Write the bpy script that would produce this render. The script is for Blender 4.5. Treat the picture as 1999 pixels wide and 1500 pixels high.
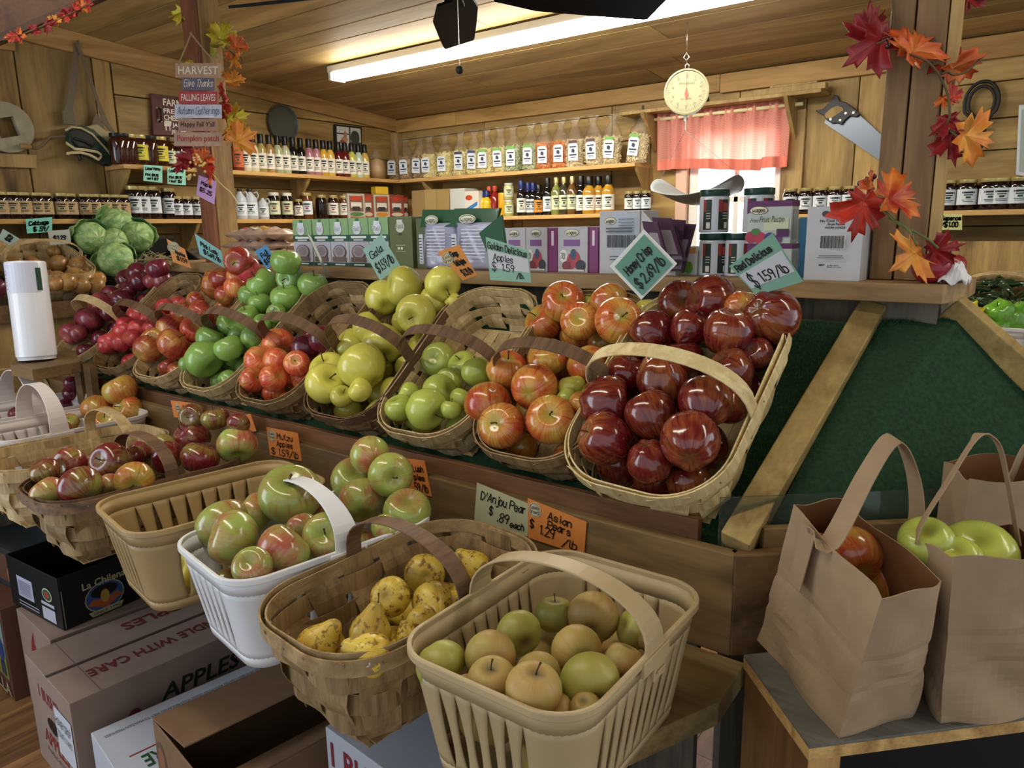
import bpy, bmesh, math, random
from mathutils import Vector, Matrix
R=math.radians
random.seed(7)
for o in list(bpy.data.objects): bpy.data.objects.remove(o)
S=bpy.context.scene; COL=S.collection
# ---------------- camera, world, exposure ----------------
FPX=1444.0; PX0,PY0=999.5,750.0; CAMH=1.5
_y,_p,_r=R(37.6),R(11.85),R(-0.9)
cf=Vector((-math.sin(_y)*math.cos(_p),math.cos(_y)*math.cos(_p),-math.sin(_p)))
_r0=Vector((math.cos(_y),math.sin(_y),0)); _u0=_r0.cross(cf)
cr=_r0*math.cos(_r)+_u0*math.sin(_r); cu=-_r0*math.sin(_r)+_u0*math.cos(_r)
CAM=Vector((0,0,CAMH))
cd=bpy.data.cameras.new('camera'); cam=bpy.data.objects.new('camera',cd); COL.objects.link(cam)
mw=Matrix.Identity(4)
for i in range(3): mw[i][0]=cr[i]; mw[i][1]=cu[i]; mw[i][2]=-cf[i]; mw[i][3]=CAM[i]
cam.matrix_world=mw; cd.sensor_width=36; cd.lens=FPX*36/1999; cd.clip_start=0.02; S.camera=cam
w=bpy.data.worlds.new('daylight'); S.world=w; w.use_nodes=True
bg=w.node_tree.nodes['Background']; bg.inputs[0].default_value=(0.86,0.93,1,1)
# overcast sky, brighter on the sunny side behind the back wall
_g=w.node_tree.nodes.new('ShaderNodeTexCoord'); _s=w.node_tree.nodes.new('ShaderNodeSeparateXYZ'); _m=w.node_tree.nodes.new('ShaderNodeMapRange')
w.node_tree.links.new(_g.outputs['Generated'],_s.inputs[0]); w.node_tree.links.new(_s.outputs[1],_m.inputs[0]); w.node_tree.links.new(_m.outputs[0],bg.inputs[1])
_m.inputs[1].default_value=.1; _m.inputs[2].default_value=.7; _m.inputs[3].default_value=.64; _m.inputs[4].default_value=2.6
S.view_settings.view_transform='Standard'; S.view_settings.look='None'; S.view_settings.gamma=1; S.view_settings.exposure=0.2
S.view_settings.use_curve_mapping=False
def area(name,loc,rot,sx,sy,power,col=(1,1,1)):
    l=bpy.data.lights.new(name,'AREA'); l.shape='RECTANGLE'; l.size=sx; l.size_y=sy; l.energy=power; l.color=col
    o=bpy.data.objects.new(name,l); COL.objects.link(o); o.location=loc; o.rotation_euler=rot; return o
# open shop door at the front left lets the cool daylight in; the back window lets in some more
area('door_daylight',(-3.3,-1.2,1.3),(R(80),0,R(-25)),1.2,2.0,26,(0.78,0.88,1))
area('window_daylight',(-1.52,3.99,1.64),(R(-90),0,0),0.44,0.6,8,(0.85,0.93,1))
def ray(px,py): return cf+cr*((px-PX0)/FPX)-cu*((py-PY0)/FPX)
def on(px,py,ax,val):
    d=ray(px,py); return CAM+d*((val-CAM[ax])/d[ax])
def at(px,py,dep): return CAM+ray(px,py)*dep
def pln(px,py,p0,n):
    d=ray(px,py); return CAM+d*((Vector(p0)-CAM).dot(n)/d.dot(n))
def proj(p):
    d=Vector(p)-CAM; z=d.dot(cf); return (PX0+FPX*d.dot(cr)/z, PY0-FPX*d.dot(cu)/z, z)
# ---------------- mesh builder ----------------
def hexc(h):
    h=h.lstrip('#'); v=[int(h[i:i+2],16)/255 for i in (0,2,4)]
    return tuple((x/12.92 if x<=.04045 else ((x+.055)/1.055)**2.4) for x in v)
class MB:
    def __init__(s): s.v=[];s.f=[];s.m=[];s.t=[];s.M=Matrix.Identity(4);s.mi=0;s.tone=0.0
    def av(s,p): s.v.append(s.M@Vector(p)); return len(s.v)-1
    def af(s,idx): s.f.append(tuple(idx)); s.m.append(s.mi); s.t.append(s.tone)
    def box(s,c,d,rot=None):
        c=Vector(c); ix=[]
        for sx,sy,sz in ((-1,-1,-1),(1,-1,-1),(1,1,-1),(-1,1,-1),(-1,-1,1),(1,-1,1),(1,1,1),(-1,1,1)):
            p=Vector((sx*d[0]/2,sy*d[1]/2,sz*d[2]/2))
            if rot: p=rot@p
            ix.append(s.av(c+p))
        for q in ((0,3,2,1),(4,5,6,7),(0,1,5,4),(1,2,6,5),(2,3,7,6),(3,0,4,7)): s.af([ix[k] for k in q])
    def b2(s,a,b):
        s.box([(a[i]+b[i])/2 for i in range(3)],[abs(b[i]-a[i]) for i in range(3)])
    def prism(s,pts,ext):
        ext=Vector(ext); n=len(pts); pts=[Vector(p) for p in pts]
        nr=Vector((0,0,0))
        for i in range(n): nr+=pts[i].cross(pts[(i+1)%n])
        if nr.dot(ext)>0: pts=pts[::-1]
        a=[s.av(p) for p in pts]; b=[s.av(p+ext) for p in pts]
        s.af(a); s.af(b[::-1])
        for i in range(n): s.af((a[(i+1)%n],a[i],b[i],b[(i+1)%n]))
    def lathe(s,prof,n=16,fn=None,cap=True):
        rows=[]
        for (r,z) in prof:
            row=[]
            for k in range(n):
                a=2*math.pi*k/n; p=Vector((r*math.cos(a),r*math.sin(a),z))
                if fn: p=fn(p,a,r,z)
                row.append(s.av(p))
            rows.append(row)
        for i in range(len(rows)-1):
            for k in range(n): s.af((rows[i][k],rows[i][(k+1)%n],rows[i+1][(k+1)%n],rows[i+1][k]))
        if cap: s.af(rows[0][::-1]); s.af(rows[-1])
    def arc(s,r,z0,z1,a0,a1,n=8,t=.0006):
        rows=[[s.av(((r)*math.cos(a0+(a1-a0)*k/n),r*math.sin(a0+(a1-a0)*k/n),z)) for k in range(n+1)] for z in (z0,z1)]
        rin=[[s.av(((r-t)*math.cos(a0+(a1-a0)*k/n),(r-t)*math.sin(a0+(a1-a0)*k/n),z)) for k in range(n+1)] for z in (z0,z1)]
        for k in range(n):
            s.af((rows[0][k],rows[0][k+1],rows[1][k+1],rows[1][k])); s.af((rin[0][k+1],rin[0][k],rin[1][k],rin[1][k+1]))
            s.af((rows[1][k],rows[1][k+1],rin[1][k+1],rin[1][k])); s.af((rows[0][k+1],rows[0][k],rin[0][k],rin[0][k+1]))
        for k,fl in ((0,0),(n,1)):
            q=(rows[0][k],rows[1][k],rin[1][k],rin[0][k]); s.af(q if not fl else q[::-1])
    def tube(s,pts,r,n=6,closed=False):
        pts=[Vector(p) for p in pts]; N=len(pts); rows=[]
        pu=None
        for i,p in enumerate(pts):
            a=pts[i-1] if (i>0 or closed) else p; b=pts[(i+1)%N] if (i<N-1 or closed) else p
            t=(b-a).normalized() if (b-a).length>1e-9 else Vector((0,0,1))
            if pu is None:
                pu=t.cross(Vector((0,0,1)));
                if pu.length<.1: pu=t.cross(Vector((1,0,0)))
            u=(pu-t*pu.dot(t)).normalized(); pu=u; v=t.cross(u); rr=r[i] if isinstance(r,(list,tuple)) else r
            rows.append([s.av(p+u*rr*math.cos(2*math.pi*k/n)+v*rr*math.sin(2*math.pi*k/n)) for k in range(n)])
        for i in range(N if closed else N-1):
            A,B=rows[i],rows[(i+1)%N]
            for k in range(n): s.af((A[k],A[(k+1)%n],B[(k+1)%n],B[k]))
        if not closed: s.af(rows[0][::-1]); s.af(rows[-1])
    def ribbon(s,pts,wd,nr,width,th,closed=False):
        # pts path; wd: width dir(s); nr: thickness dir(s)
        N=len(pts); rows=[]
        for i,p in enumerate(pts):
            p=Vector(p); a=Vector(wd[i] if isinstance(wd,list) else wd); n=Vector(nr[i] if isinstance(nr,list) else nr)
            wv=width[i] if isinstance(width,(list,tuple)) else width
            rows.append([s.av(p+a*(sx*wv/2)+n*(sn*th/2)) for sx,sn in ((-1,-1),(1,-1),(1,1),(-1,1))])
        for i in range(N if closed else N-1):
            A,B=rows[i],rows[(i+1)%N]
            for k in range(4): s.af((A[k],A[(k+1)%4],B[(k+1)%4],B[k]))
        if not closed: s.af(rows[0][::-1]); s.af(rows[-1])
    def grid(s,fn,nu,nv,th=0):
        g=[[s.av(fn(i/nu,j/nv)) for j in range(nv+1)] for i in range(nu+1)]
        for i in range(nu):
            for j in range(nv): s.af((g[i][j],g[i+1][j],g[i+1][j+1],g[i][j+1]))
def lwm(o):
    m=o.matrix_basis.copy()
    while o.parent: o=o.parent; m=o.matrix_basis@m
    return m
def put(mb,name,mat,parent=None,loc=None,M=None,world=False,smooth=False,bevel=0,solid=0,fix=False,sub=0):
    if M is None: M=Matrix.Translation(Vector(loc)) if loc is not None else Matrix.Identity(4)
    V=mb.v
    if world:
        ref=(lwm(parent)@M) if parent else M
        inv=ref.inverted(); V=[inv@v for v in V]
    me=bpy.data.meshes.new(name); me.from_pydata([tuple(v) for v in V],[],mb.f)
    for m in (mat if isinstance(mat,(list,tuple)) else [mat]): me.materials.append(m)
    if any(mb.m): me.polygons.foreach_set('material_index',mb.m)
    if any(mb.t):
        at_=me.attributes.new('tone','FLOAT','FACE'); at_.data.foreach_set('value',mb.t)
    if smooth: me.polygons.foreach_set('use_smooth',[True]*len(mb.f))
    if fix:
        bm=bmesh.new(); bm.from_mesh(me); bmesh.ops.recalc_face_normals(bm,faces=bm.faces); bm.to_mesh(me); bm.free()
    me.update()
    o=bpy.data.objects.new(name,me); COL.objects.link(o); o.matrix_basis=M
    if parent: o.parent=parent
    if solid: md=o.modifiers.new('s','SOLIDIFY'); md.thickness=solid; md.offset=0
    if bevel: md=o.modifiers.new('b','BEVEL'); md.width=bevel; md.segments=2; md.limit_method='ANGLE'; md.angle_limit=R(40)
    if sub: md=o.modifiers.new('u','SUBSURF'); md.levels=sub; md.render_levels=sub
    return o
def tag(o,label=None,cat=None,group=None,kind=None):
    if label: o['label']=label
    if cat: o['category']=cat
    if group: o['group']=group
    if kind: o['kind']=kind
    return o
def struct(o): o['kind']='structure'; return o
def empty(name,M,label,cat,group=None):
    if not isinstance(M,Matrix): M=Matrix.Translation(Vector(M))
    o=bpy.data.objects.new(name,None); COL.objects.link(o); o.matrix_basis=M; o.empty_display_size=.05
    return tag(o,label,cat,group)
def dup(o,M,label=None,group=None):
    c=o.copy(); COL.objects.link(c); c.matrix_basis=M
    if label: c['label']=label
    if group: c['group']=group
    for ch in KIDS.get(o.name,[]):
        d=ch.copy(); COL.objects.link(d); d.parent=c
        for g in KIDS.get(ch.name,[]):
            e=g.copy(); COL.objects.link(e); e.parent=d
    return c
KIDS={}
def kid(p,c): KIDS.setdefault(p.name,[]).append(c); return c
ORD=['first','second','third','fourth','fifth','sixth','seventh','eighth','ninth','tenth','eleventh','twelfth','thirteenth','fourteenth','fifteenth','sixteenth','seventeenth','eighteenth','nineteenth','twentieth','twenty-first','twenty-second']
def lr(i,n):
    if i==0: return 'leftmost'
    if i==n-1: return 'rightmost'
    if i<n/2: return ORD[i]+' from left'
    return ORD[n-1-i]+' from right'
# ---------------- materials ----------------
def newmat(name):
    m=bpy.data.materials.new(name); m.use_nodes=True; nt=m.node_tree; b=nt.nodes['Principled BSDF']; return m,nt,b
def N(nt,t,**k):
    n=nt.nodes.new(t)
    for a,v in k.items():
        if a.startswith('i_'): n.inputs[int(a[2:])].default_value=v
        else: setattr(n,a,v)
    return n
def L(nt,a,b): nt.links.new(a,b)
def plain(name,col,rough=.5,metal=0,coat=0,alpha=1,trans=0,emit=0,noise=0,nscale=30,bump=0,ior=1.45,spec=None):
    m,nt,b=newmat(name); c=hexc(col) if isinstance(col,str) else col
    b.inputs['Base Color'].default_value=(*c,1); b.inputs['Roughness'].default_value=rough; b.inputs['Metallic'].default_value=metal
    b.inputs['Coat Weight'].default_value=coat; b.inputs['Coat Roughness'].default_value=.1
    b.inputs['Transmission Weight'].default_value=trans; b.inputs['Alpha'].default_value=alpha; b.inputs['IOR'].default_value=ior
    if spec is not None: b.inputs['Specular IOR Level'].default_value=spec
    if emit: b.inputs['Emission Color'].default_value=(*c,1); b.inputs['Emission Strength'].default_value=emit
    if noise or bump:
        tc=N(nt,'ShaderNodeTexCoord'); nz=N(nt,'ShaderNodeTexNoise'); nz.inputs['Scale'].default_value=nscale; nz.inputs['Detail'].default_value=4
        L(nt,tc.outputs['Object'],nz.inputs['Vector'])
        if noise:
            mr=N(nt,'ShaderNodeMapRange'); mr.inputs[3].default_value=1-noise; mr.inputs[4].default_value=1+noise
            mr.inputs[1].default_value=.3; mr.inputs[2].default_value=.7
            L(nt,nz.outputs[0],mr.inputs[0]); hs=N(nt,'ShaderNodeHueSaturation'); hs.inputs['Color'].default_value=(*c,1)
            L(nt,mr.outputs[0],hs.inputs['Value']); L(nt,hs.outputs[0],b.inputs['Base Color'])
        if bump:
            bp=N(nt,'ShaderNodeBump'); bp.inputs['Strength'].default_value=bump; bp.inputs['Distance'].default_value=.004
            L(nt,nz.outputs[0],bp.inputs['Height']); L(nt,bp.outputs[0],b.inputs['Normal'])
    return m
def wood(name,light,dark,axis='X',scale=1.0,rough=.55,contrast=1.0,knots=True,tonek=.28,grey=None):
    m,nt,b=newmat(name)
    tc=N(nt,'ShaderNodeTexCoord'); atn=N(nt,'ShaderNodeAttribute'); atn.attribute_name='tone'
    mp=N(nt,'ShaderNodeMapping'); L(nt,tc.outputs['Object'],mp.inputs['Vector'])
    k={'X':(.12,1,1),'Y':(1,.12,1),'Z':(1,1,.12)}[axis]; mp.inputs['Scale'].default_value=[x*scale for x in k]
    # shift the pattern from board to board
    cmb=N(nt,'ShaderNodeCombineXYZ'); ml=N(nt,'ShaderNodeMath',operation='MULTIPLY'); ml.inputs[1].default_value=37.0
    L(nt,atn.outputs['Fac'],ml.inputs[0]); [L(nt,ml.outputs[0],cmb.inputs[i]) for i in range(3)]
    ad=N(nt,'ShaderNodeVectorMath',operation='ADD'); L(nt,mp.outputs[0],ad.inputs[0]); L(nt,cmb.outputs[0],ad.inputs[1])
    n1=N(nt,'ShaderNodeTexNoise'); n1.inputs['Scale'].default_value=7; n1.inputs['Detail'].default_value=5; n1.inputs['Distortion'].default_value=1.2
    n2=N(nt,'ShaderNodeTexNoise'); n2.inputs['Scale'].default_value=70; n2.inputs['Detail'].default_value=3
    n3=N(nt,'ShaderNodeTexNoise'); n3.inputs['Scale'].default_value=2.2; n3.inputs['Detail'].default_value=2
    for n_ in (n1,n2,n3): L(nt,ad.outputs[0],n_.inputs['Vector'])
    a1=N(nt,'ShaderNodeMath',operation='MULTIPLY_ADD'); a1.inputs[1].default_value=.35; L(nt,n2.outputs[0],a1.inputs[0]); L(nt,n1.outputs[0],a1.inputs[2])
    rp=N(nt,'ShaderNodeValToRGB'); e=rp.color_ramp.elements
    d=hexc(dark); l=hexc(light); mid=tuple((d[i]+l[i])/2 for i in range(3))
    e[0].position=.67-.22*contrast if contrast<=1.4 else .4; e[0].color=(*d,1); e[1].position=.67+.16*contrast; e[1].color=(*l,1)
    L(nt,a1.outputs[0],rp.inputs[0])
    col=rp.outputs[0]
    mx0=N(nt,'ShaderNodeMix',data_type='RGBA'); g=hexc(grey) if grey else tuple(x*.8 for x in mid)
    mr0=N(nt,'ShaderNodeMapRange'); mr0.inputs[1].default_value=.5; mr0.inputs[2].default_value=.72; mr0.inputs[4].default_value=.55
    L(nt,n3.outputs[0],mr0.inputs[0]); L(nt,mr0.outputs[0],mx0.inputs[0]); L(nt,col,mx0.inputs[6]); mx0.inputs[7].default_value=(*g,1); col=mx0.outputs[2]
    if knots:
        mp2=N(nt,'ShaderNodeMapping'); mp2.inputs['Scale'].default_value=[(.35 if x<1 else 1)*scale for x in k]; L(nt,tc.outputs['Object'],mp2.inputs['Vector'])
        ad2=N(nt,'ShaderNodeVectorMath',operation='ADD'); L(nt,mp2.outputs[0],ad2.inputs[0]); L(nt,cmb.outputs[0],ad2.inputs[1])
        vo=N(nt,'ShaderNodeTexVoronoi'); vo.inputs['Scale'].default_value=2.6; L(nt,ad2.outputs[0],vo.inputs['Vector'])
        mr=N(nt,'ShaderNodeMapRange'); mr.inputs[1].default_value=.03; mr.inputs[2].default_value=.1; mr.inputs[3].default_value=.75; mr.inputs[4].default_value=0
        L(nt,vo.outputs['Distance'],mr.inputs[0]); mx=N(nt,'ShaderNodeMix',data_type='RGBA')
        L(nt,mr.outputs[0],mx.inputs[0]); L(nt,col,mx.inputs[6]); mx.inputs[7].default_value=(*[x*.3 for x in d],1); col=mx.outputs[2]
    hs=N(nt,'ShaderNodeHueSaturation'); ma=N(nt,'ShaderNodeMath',operation='MULTIPLY_ADD'); ma.inputs[1].default_value=tonek; ma.inputs[2].default_value=1
    L(nt,atn.outputs['Fac'],ma.inputs[0]); L(nt,ma.outputs[0],hs.inputs['Value']); L(nt,col,hs.inputs['Color']); L(nt,hs.outputs[0],b.inputs['Base Color'])
    b.inputs['Roughness'].default_value=rough; b.inputs['Specular IOR Level'].default_value=.3
    bp=N(nt,'ShaderNodeBump'); bp.inputs['Strength'].default_value=.25; bp.inputs['Distance'].default_value=.002
    L(nt,a1.outputs[0],bp.inputs['Height']); L(nt,bp.outputs[0],b.inputs['Normal'])
    return m
def fruit(name,ground,blush,streak,amt=.5,edge=.18,stk=.35,rough=.22,coat=.35,dots=.25,dotcol='#e8dca0',spots=None,top='#8a8a3a',freq=5,contr=.5):
    """amt: how much of the skin the blush covers"""
    m,nt,b=newmat(name)
    tc=N(nt,'ShaderNodeTexCoord'); oi=N(nt,'ShaderNodeObjectInfo')
    rnd=N(nt,'ShaderNodeMath',operation='MULTIPLY'); rnd.inputs[1].default_value=50; L(nt,oi.outputs['Random'],rnd.inputs[0])
    P=tc.outputs['Object']
    sp=N(nt,'ShaderNodeSeparateXYZ'); L(nt,P,sp.inputs[0])
    fl=N(nt,'ShaderNodeVectorMath',operation='MULTIPLY'); fl.inputs[1].default_value=(1,1,0); L(nt,P,fl.inputs[0])
    nm=N(nt,'ShaderNodeVectorMath',operation='NORMALIZE'); L(nt,fl.outputs[0],nm.inputs[0])
    sc=N(nt,'ShaderNodeVectorMath',operation='SCALE'); sc.inputs['Scale'].default_value=freq; L(nt,nm.outputs[0],sc.inputs[0])
    zz=N(nt,'ShaderNodeCombineXYZ'); zm=N(nt,'ShaderNodeMath',operation='MULTIPLY'); zm.inputs[1].default_value=.9; L(nt,sp.outputs[2],zm.inputs[0]); L(nt,zm.outputs[0],zz.inputs[2])
    av=N(nt,'ShaderNodeVectorMath',operation='ADD'); L(nt,sc.outputs[0],av.inputs[0]); L(nt,zz.outputs[0],av.inputs[1])
    st=N(nt,'ShaderNodeTexNoise',noise_dimensions='4D'); st.inputs['Scale'].default_value=1.6; st.inputs['Detail'].default_value=6; st.inputs['Roughness'].default_value=.6
    L(nt,av.outputs[0],st.inputs['Vector']); L(nt,rnd.outputs[0],st.inputs['W'])
    bl=N(nt,'ShaderNodeTexNoise',noise_dimensions='4D'); bl.inputs['Scale'].default_value=.75; bl.inputs['Detail'].default_value=2
    L(nt,P,bl.inputs['Vector']); L(nt,rnd.outputs[0],bl.inputs['W'])
    # blush factor
    a=N(nt,'ShaderNodeMath',operation='MULTIPLY_ADD'); a.inputs[1].default_value=stk*2; a.inputs[2].default_value=-stk; L(nt,st.outputs[0],a.inputs[0])
    a2=N(nt,'ShaderNodeMath',operation='ADD'); L(nt,bl.outputs[0],a2.inputs[0]); L(nt,a.outputs[0],a2.inputs[1])
    mr=N(nt,'ShaderNodeMapRange',interpolation_type='SMOOTHSTEP'); c0=.5+(.5-amt)*contr; mr.inputs[1].default_value=c0-edge; mr.inputs[2].default_value=c0+edge; L(nt,a2.outputs[0],mr.inputs[0])
    m1=N(nt,'ShaderNodeMix',data_type='RGBA'); L(nt,mr.outputs[0],m1.inputs[0]); m1.inputs[6].default_value=(*hexc(ground),1); m1.inputs[7].default_value=(*hexc(blush),1)
    mr2=N(nt,'ShaderNodeMapRange'); mr2.inputs[1].default_value=.5; mr2.inputs[2].default_value=.66; mr2.inputs[4].default_value=.75; L(nt,st.outputs[0],mr2.inputs[0])
    mm=N(nt,'ShaderNodeMath',operation='MULTIPLY'); L(nt,mr2.outputs[0],mm.inputs[0]); L(nt,mr.outputs[0],mm.inputs[1])
    m2=N(nt,'ShaderNodeMix',data_type='RGBA'); L(nt,mm.outputs[0],m2.inputs[0]); L(nt,m1.outputs[2],m2.inputs[6]); m2.inputs[7].default_value=(*hexc(streak),1)
    col=m2.outputs[2]
    if dots:
        vo=N(nt,'ShaderNodeTexVoronoi'); vo.inputs['Scale'].default_value=9; L(nt,P,vo.inputs['Vector'])
        d=N(nt,'ShaderNodeMapRange'); d.inputs[1].default_value=.06; d.inputs[2].default_value=.16; d.inputs[3].default_value=dots; d.inputs[4].default_value=0; L(nt,vo.outputs['Distance'],d.inputs[0])
        m3=N(nt,'ShaderNodeMix',data_type='RGBA'); L(nt,d.outputs[0],m3.inputs[0]); L(nt,col,m3.inputs[6]); m3.inputs[7].default_value=(*hexc(dotcol),1); col=m3.outputs[2]
    if spots:
        n5=N(nt,'ShaderNodeTexNoise',noise_dimensions='4D'); n5.inputs['Scale'].default_value=2.6; n5.inputs['Detail'].default_value=5; n5.inputs['Roughness'].default_value=.65
        L(nt,P,n5.inputs['Vector']); L(nt,rnd.outputs[0],n5.inputs['W'])
        d=N(nt,'ShaderNodeMapRange'); d.inputs[1].default_value=.535; d.inputs[2].default_value=.60; d.inputs[4].default_value=.85; L(nt,n5.outputs[0],d.inputs[0])
        m4=N(nt,'ShaderNodeMix',data_type='RGBA'); L(nt,d.outputs[0],m4.inputs[0]); L(nt,col,m4.inputs[6]); m4.inputs[7].default_value=(*hexc(spots),1); col=m4.outputs[2]
    # russet colour in the two hollows
    ln=N(nt,'ShaderNodeVectorMath',operation='LENGTH'); L(nt,fl.outputs[0],ln.inputs[0])
    e=N(nt,'ShaderNodeMapRange'); e.inputs[1].default_value=.1; e.inputs[2].default_value=.42; e.inputs[3].default_value=.85; e.inputs[4].default_value=0; L(nt,ln.outputs['Value'],e.inputs[0])
    m5=N(nt,'ShaderNodeMix',data_type='RGBA'); L(nt,e.outputs[0],m5.inputs[0]); L(nt,col,m5.inputs[6]); m5.inputs[7].default_value=(*hexc(top),1)
    # each fruit a little lighter or darker
    hv=N(nt,'ShaderNodeMapRange'); hv.inputs[3].default_value=.82; hv.inputs[4].default_value=1.15; L(nt,oi.outputs['Random'],hv.inputs[0])
    hs=N(nt,'ShaderNodeHueSaturation'); L(nt,hv.outputs[0],hs.inputs['Value']); L(nt,m5.outputs[2],hs.inputs['Color'])
    L(nt,hs.outputs[0],b.inputs['Base Color']); b.inputs['Roughness'].default_value=rough
    b.inputs['Coat Weight'].default_value=coat; b.inputs['Coat Roughness'].default_value=.12
    return m
WD=dict(
 wall=wood('wall_board_x','#c2a365','#6d4f26','X',1.0,contrast=1.3,grey='#8f7442'),
 wally=wood('wall_board_y','#ba9b5e','#694c26','Y',1.0,contrast=1.3,grey='#8a7142'),
 wallz=wood('wall_board_z','#bd9c5e','#684a26','Z',1.0,contrast=1.3,grey='#857048'),
 ceil=wood('ceiling_board','#bfa26a','#7d6338','X',.8,contrast=1.2,grey='#7c6240'),
 trimx=wood('trim_x','#c79d60','#8f6a38','X',1.2,contrast=1.0), trimy=wood('trim_y','#b8925a','#84602f','Y',1.2),
 shelf=wood('shelf_board','#e0b878','#b98a4c','X',1.2,knots=False), shelfy=wood('shelf_board_y','#d8b070','#b08448','Y',1.2,knots=False),
 post=wood('post_wood','#a07e56','#664a31','Z',1.8,contrast=1.1,grey='#7a6040'), lath=wood('lath','#b89a62','#80633a','Z',1.5),
 ledge=wood('ledge_wood','#a88a60','#6f573a','X',1.4), rim=wood('rim_wood','#7c5538','#46301f','X',2.2,contrast=1.3),
 face=wood('face_board','#8a6f48','#54402a','X',1.3,contrast=1.2,grey='#6a553a'), facey=wood('face_board_end','#7a5d3c','#4a3622','X',1.3),
 hip=wood('hip_beam','#b39a62','#7d6538','Y',1.6), grey=wood('old_board','#77705f','#3e3a34','Z',1.5,knots=False),
 ply=wood('plywood','#c29a62','#8e6638','Z',1.8,contrast=1.3), plytop=wood('ply_top','#7c7a72','#48443c','X',1.6,knots=False,grey='#5f5b52',contrast=1.2),
 beam=wood('beam','#6b4a34','#3e261a','Y',1.3), floor=wood('floor_board','#8d6743','#4e3522','Y',2.2,knots=False,rough=.35),
 splint=wood('splint','#cfb78a','#9a8052','Z',6,knots=False,tonek=.22,contrast=1.2), splintd=wood('splint_aged','#a58a60','#6e563a','Z',6,knots=False,tonek=.25,contrast=1.2),
 pale=wood('splint_pale','#ead7a4','#c5aa70','Z',6,knots=False,tonek=.12), hoop=wood('hoop','#b59a6e','#866c48','Y',5,knots=False), hoopd=wood('hoop_dark','#7d5f46','#4e3a2c','Y',5,knots=False,grey='#5a4536'),
)
# ---------------- room ----------------
BK=plain('board_gap','#1c130a',.9)
WX,WY=-4.0,3.9
def cz(y): return 2.27+.09*(3.85-y)
def boards(name,mat,specs,back,kind='wall'):
    mb=MB()
    for s in specs:
        mb.tone=s[6] if len(s)>6 else random.uniform(-1,1)
        mb.b2(s[:3],s[3:6])
    o=put(mb,name,mat,bevel=.003); struct(o); return o
# left wall: upright boards nearer the camera, level boards beyond, on a dark backing sheet
mb=MB(); y=-.9
while y<1.93:
    wd=min(random.choice((.24,.3,.34)),1.93-y); 
    if wd<.06: break
    mb.tone=random.uniform(-.9,.8); mb.b2((WX-.03,y+.003,0),(WX,y+wd-.003,2.75)); y+=wd
o=put(mb,'wall_left',WD['wallz'],bevel=.003); struct(o)
mb=MB(); z=0
for z0,z1 in ((0,.3),(.303,.62),(.623,.93),(.933,1.2),(1.203,1.5),(1.503,1.76),(1.763,1.985),(1.99,2.195),(2.2,2.6)):
    for y0,y1 in ((1.935,3.9),):
        mb.tone=random.uniform(-.8,.7); mb.b2((WX-.03,y0,z0),(WX,y1,z1))
o=put(mb,'wall_left',WD['wally'],bevel=.003); struct(o)
mb=MB(); mb.b2((WX-.06,-.9,0),(WX-.03,WY+.06,2.9)); struct(put(mb,'wall_left',BK))
# back wall with the window opening
WN=(-1.76,-1.27,1.30,1.98) # x0,x1,z0,z1
mb=MB()
def zb(z0,z1,cuts,x1=WX):
    for a,b in cuts: mb.tone=random.uniform(-.8,.8); mb.b2((a+.002,WY,z0+.002),(b-.002,WY+.03,z1-.002))
for z0,z1 in ((0,.35),(.35,.7),(.7,1.0),(1.0,1.3),(1.3,1.6),(1.6,1.86),(1.86,2.0),(2.0,2.13),(2.13,2.5)):
    zb(z0,z1,((-4,-2.9),(-2.9,-2.25)) if z0<1.86 else ((-4,-3.2),(-3.2,-2.25)))
zb(0,1.3,((-2.25,-1.98),(-1.98,-1.76),(-1.76,-1.5),(-1.5,-1.27)))
zb(1.98,2.5,((-2.25,-1.9),(-1.9,-1.5),(-1.5,-1.2)))
zb(1.3,1.98,((-2.25,-2.0),(-2.0,-1.76)))
o=put(mb,'wall_back',WD['wall'],bevel=.003); struct(o)
mb=MB(); zb(0,2.5,((-1.27,-1.165),(-1.165,-.93),(-.93,-.745)));  zb(0,2.06,((-.745,-.67),)); zb(2.06,2.5,((-.745,-.67),))
o=put(mb,'wall_back',WD['wallz'],bevel=.003); struct(o)
mb=MB()
for z0,z1 in ((0,.35),(.35,.7),(.7,1.0),(1.0,1.25),(1.25,1.48),(1.48,1.66),(1.66,1.8),(1.8,1.93),(1.93,2.08),(2.08,2.27),(2.27,2.5)):
    zb(z0,z1,((-.67,.9),(.9,2.4)))
o=put(mb,'wall_back',WD['wall'],bevel=.003); struct(o)
mb=MB(); 
for a,b in (((WX-.06,WY+.03,0),(WN[0],WY+.06,2.6)),((WN[1],WY+.03,0),(2.4,WY+.06,2.6)),((WN[0],WY+.03,0),(WN[1],WY+.06,1.3)),((WN[0],WY+.03,1.98),(WN[1],WY+.06,2.6))): mb.b2(a,b)
struct(put(mb,'wall_back',BK))
# ceiling boards follow the roof slope
mb=MB(); y=-1.0; an=math.atan(.09)
while y<3.93:
    wd=random.choice((.13,.19,.24,.2)); wd=min(wd,3.93-y)
    if wd<.03: break
    yc=y+wd/2; xs=[-4.06,random.uniform(-3,-1.2),random.uniform(-.4,1),2.4]
    for i in range(3):
        mb.tone=random.uniform(-1,.9)
        mb.box(((xs[i]+xs[i+1])/2,yc,cz(yc)+.015),(xs[i+1]-xs[i]-.004,wd-.005,.03),Matrix.Rotation(-an,3,'X'))
    y+=wd
struct(put(mb,'ceiling',WD['ceil'],bevel=.002))
mb=MB(); mb.box((-.8,1.47,cz(1.47)+.045),(6.6,5.0,.02),Matrix.Rotation(-an,3,'X')); struct(put(mb,'ceiling',BK))
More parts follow.
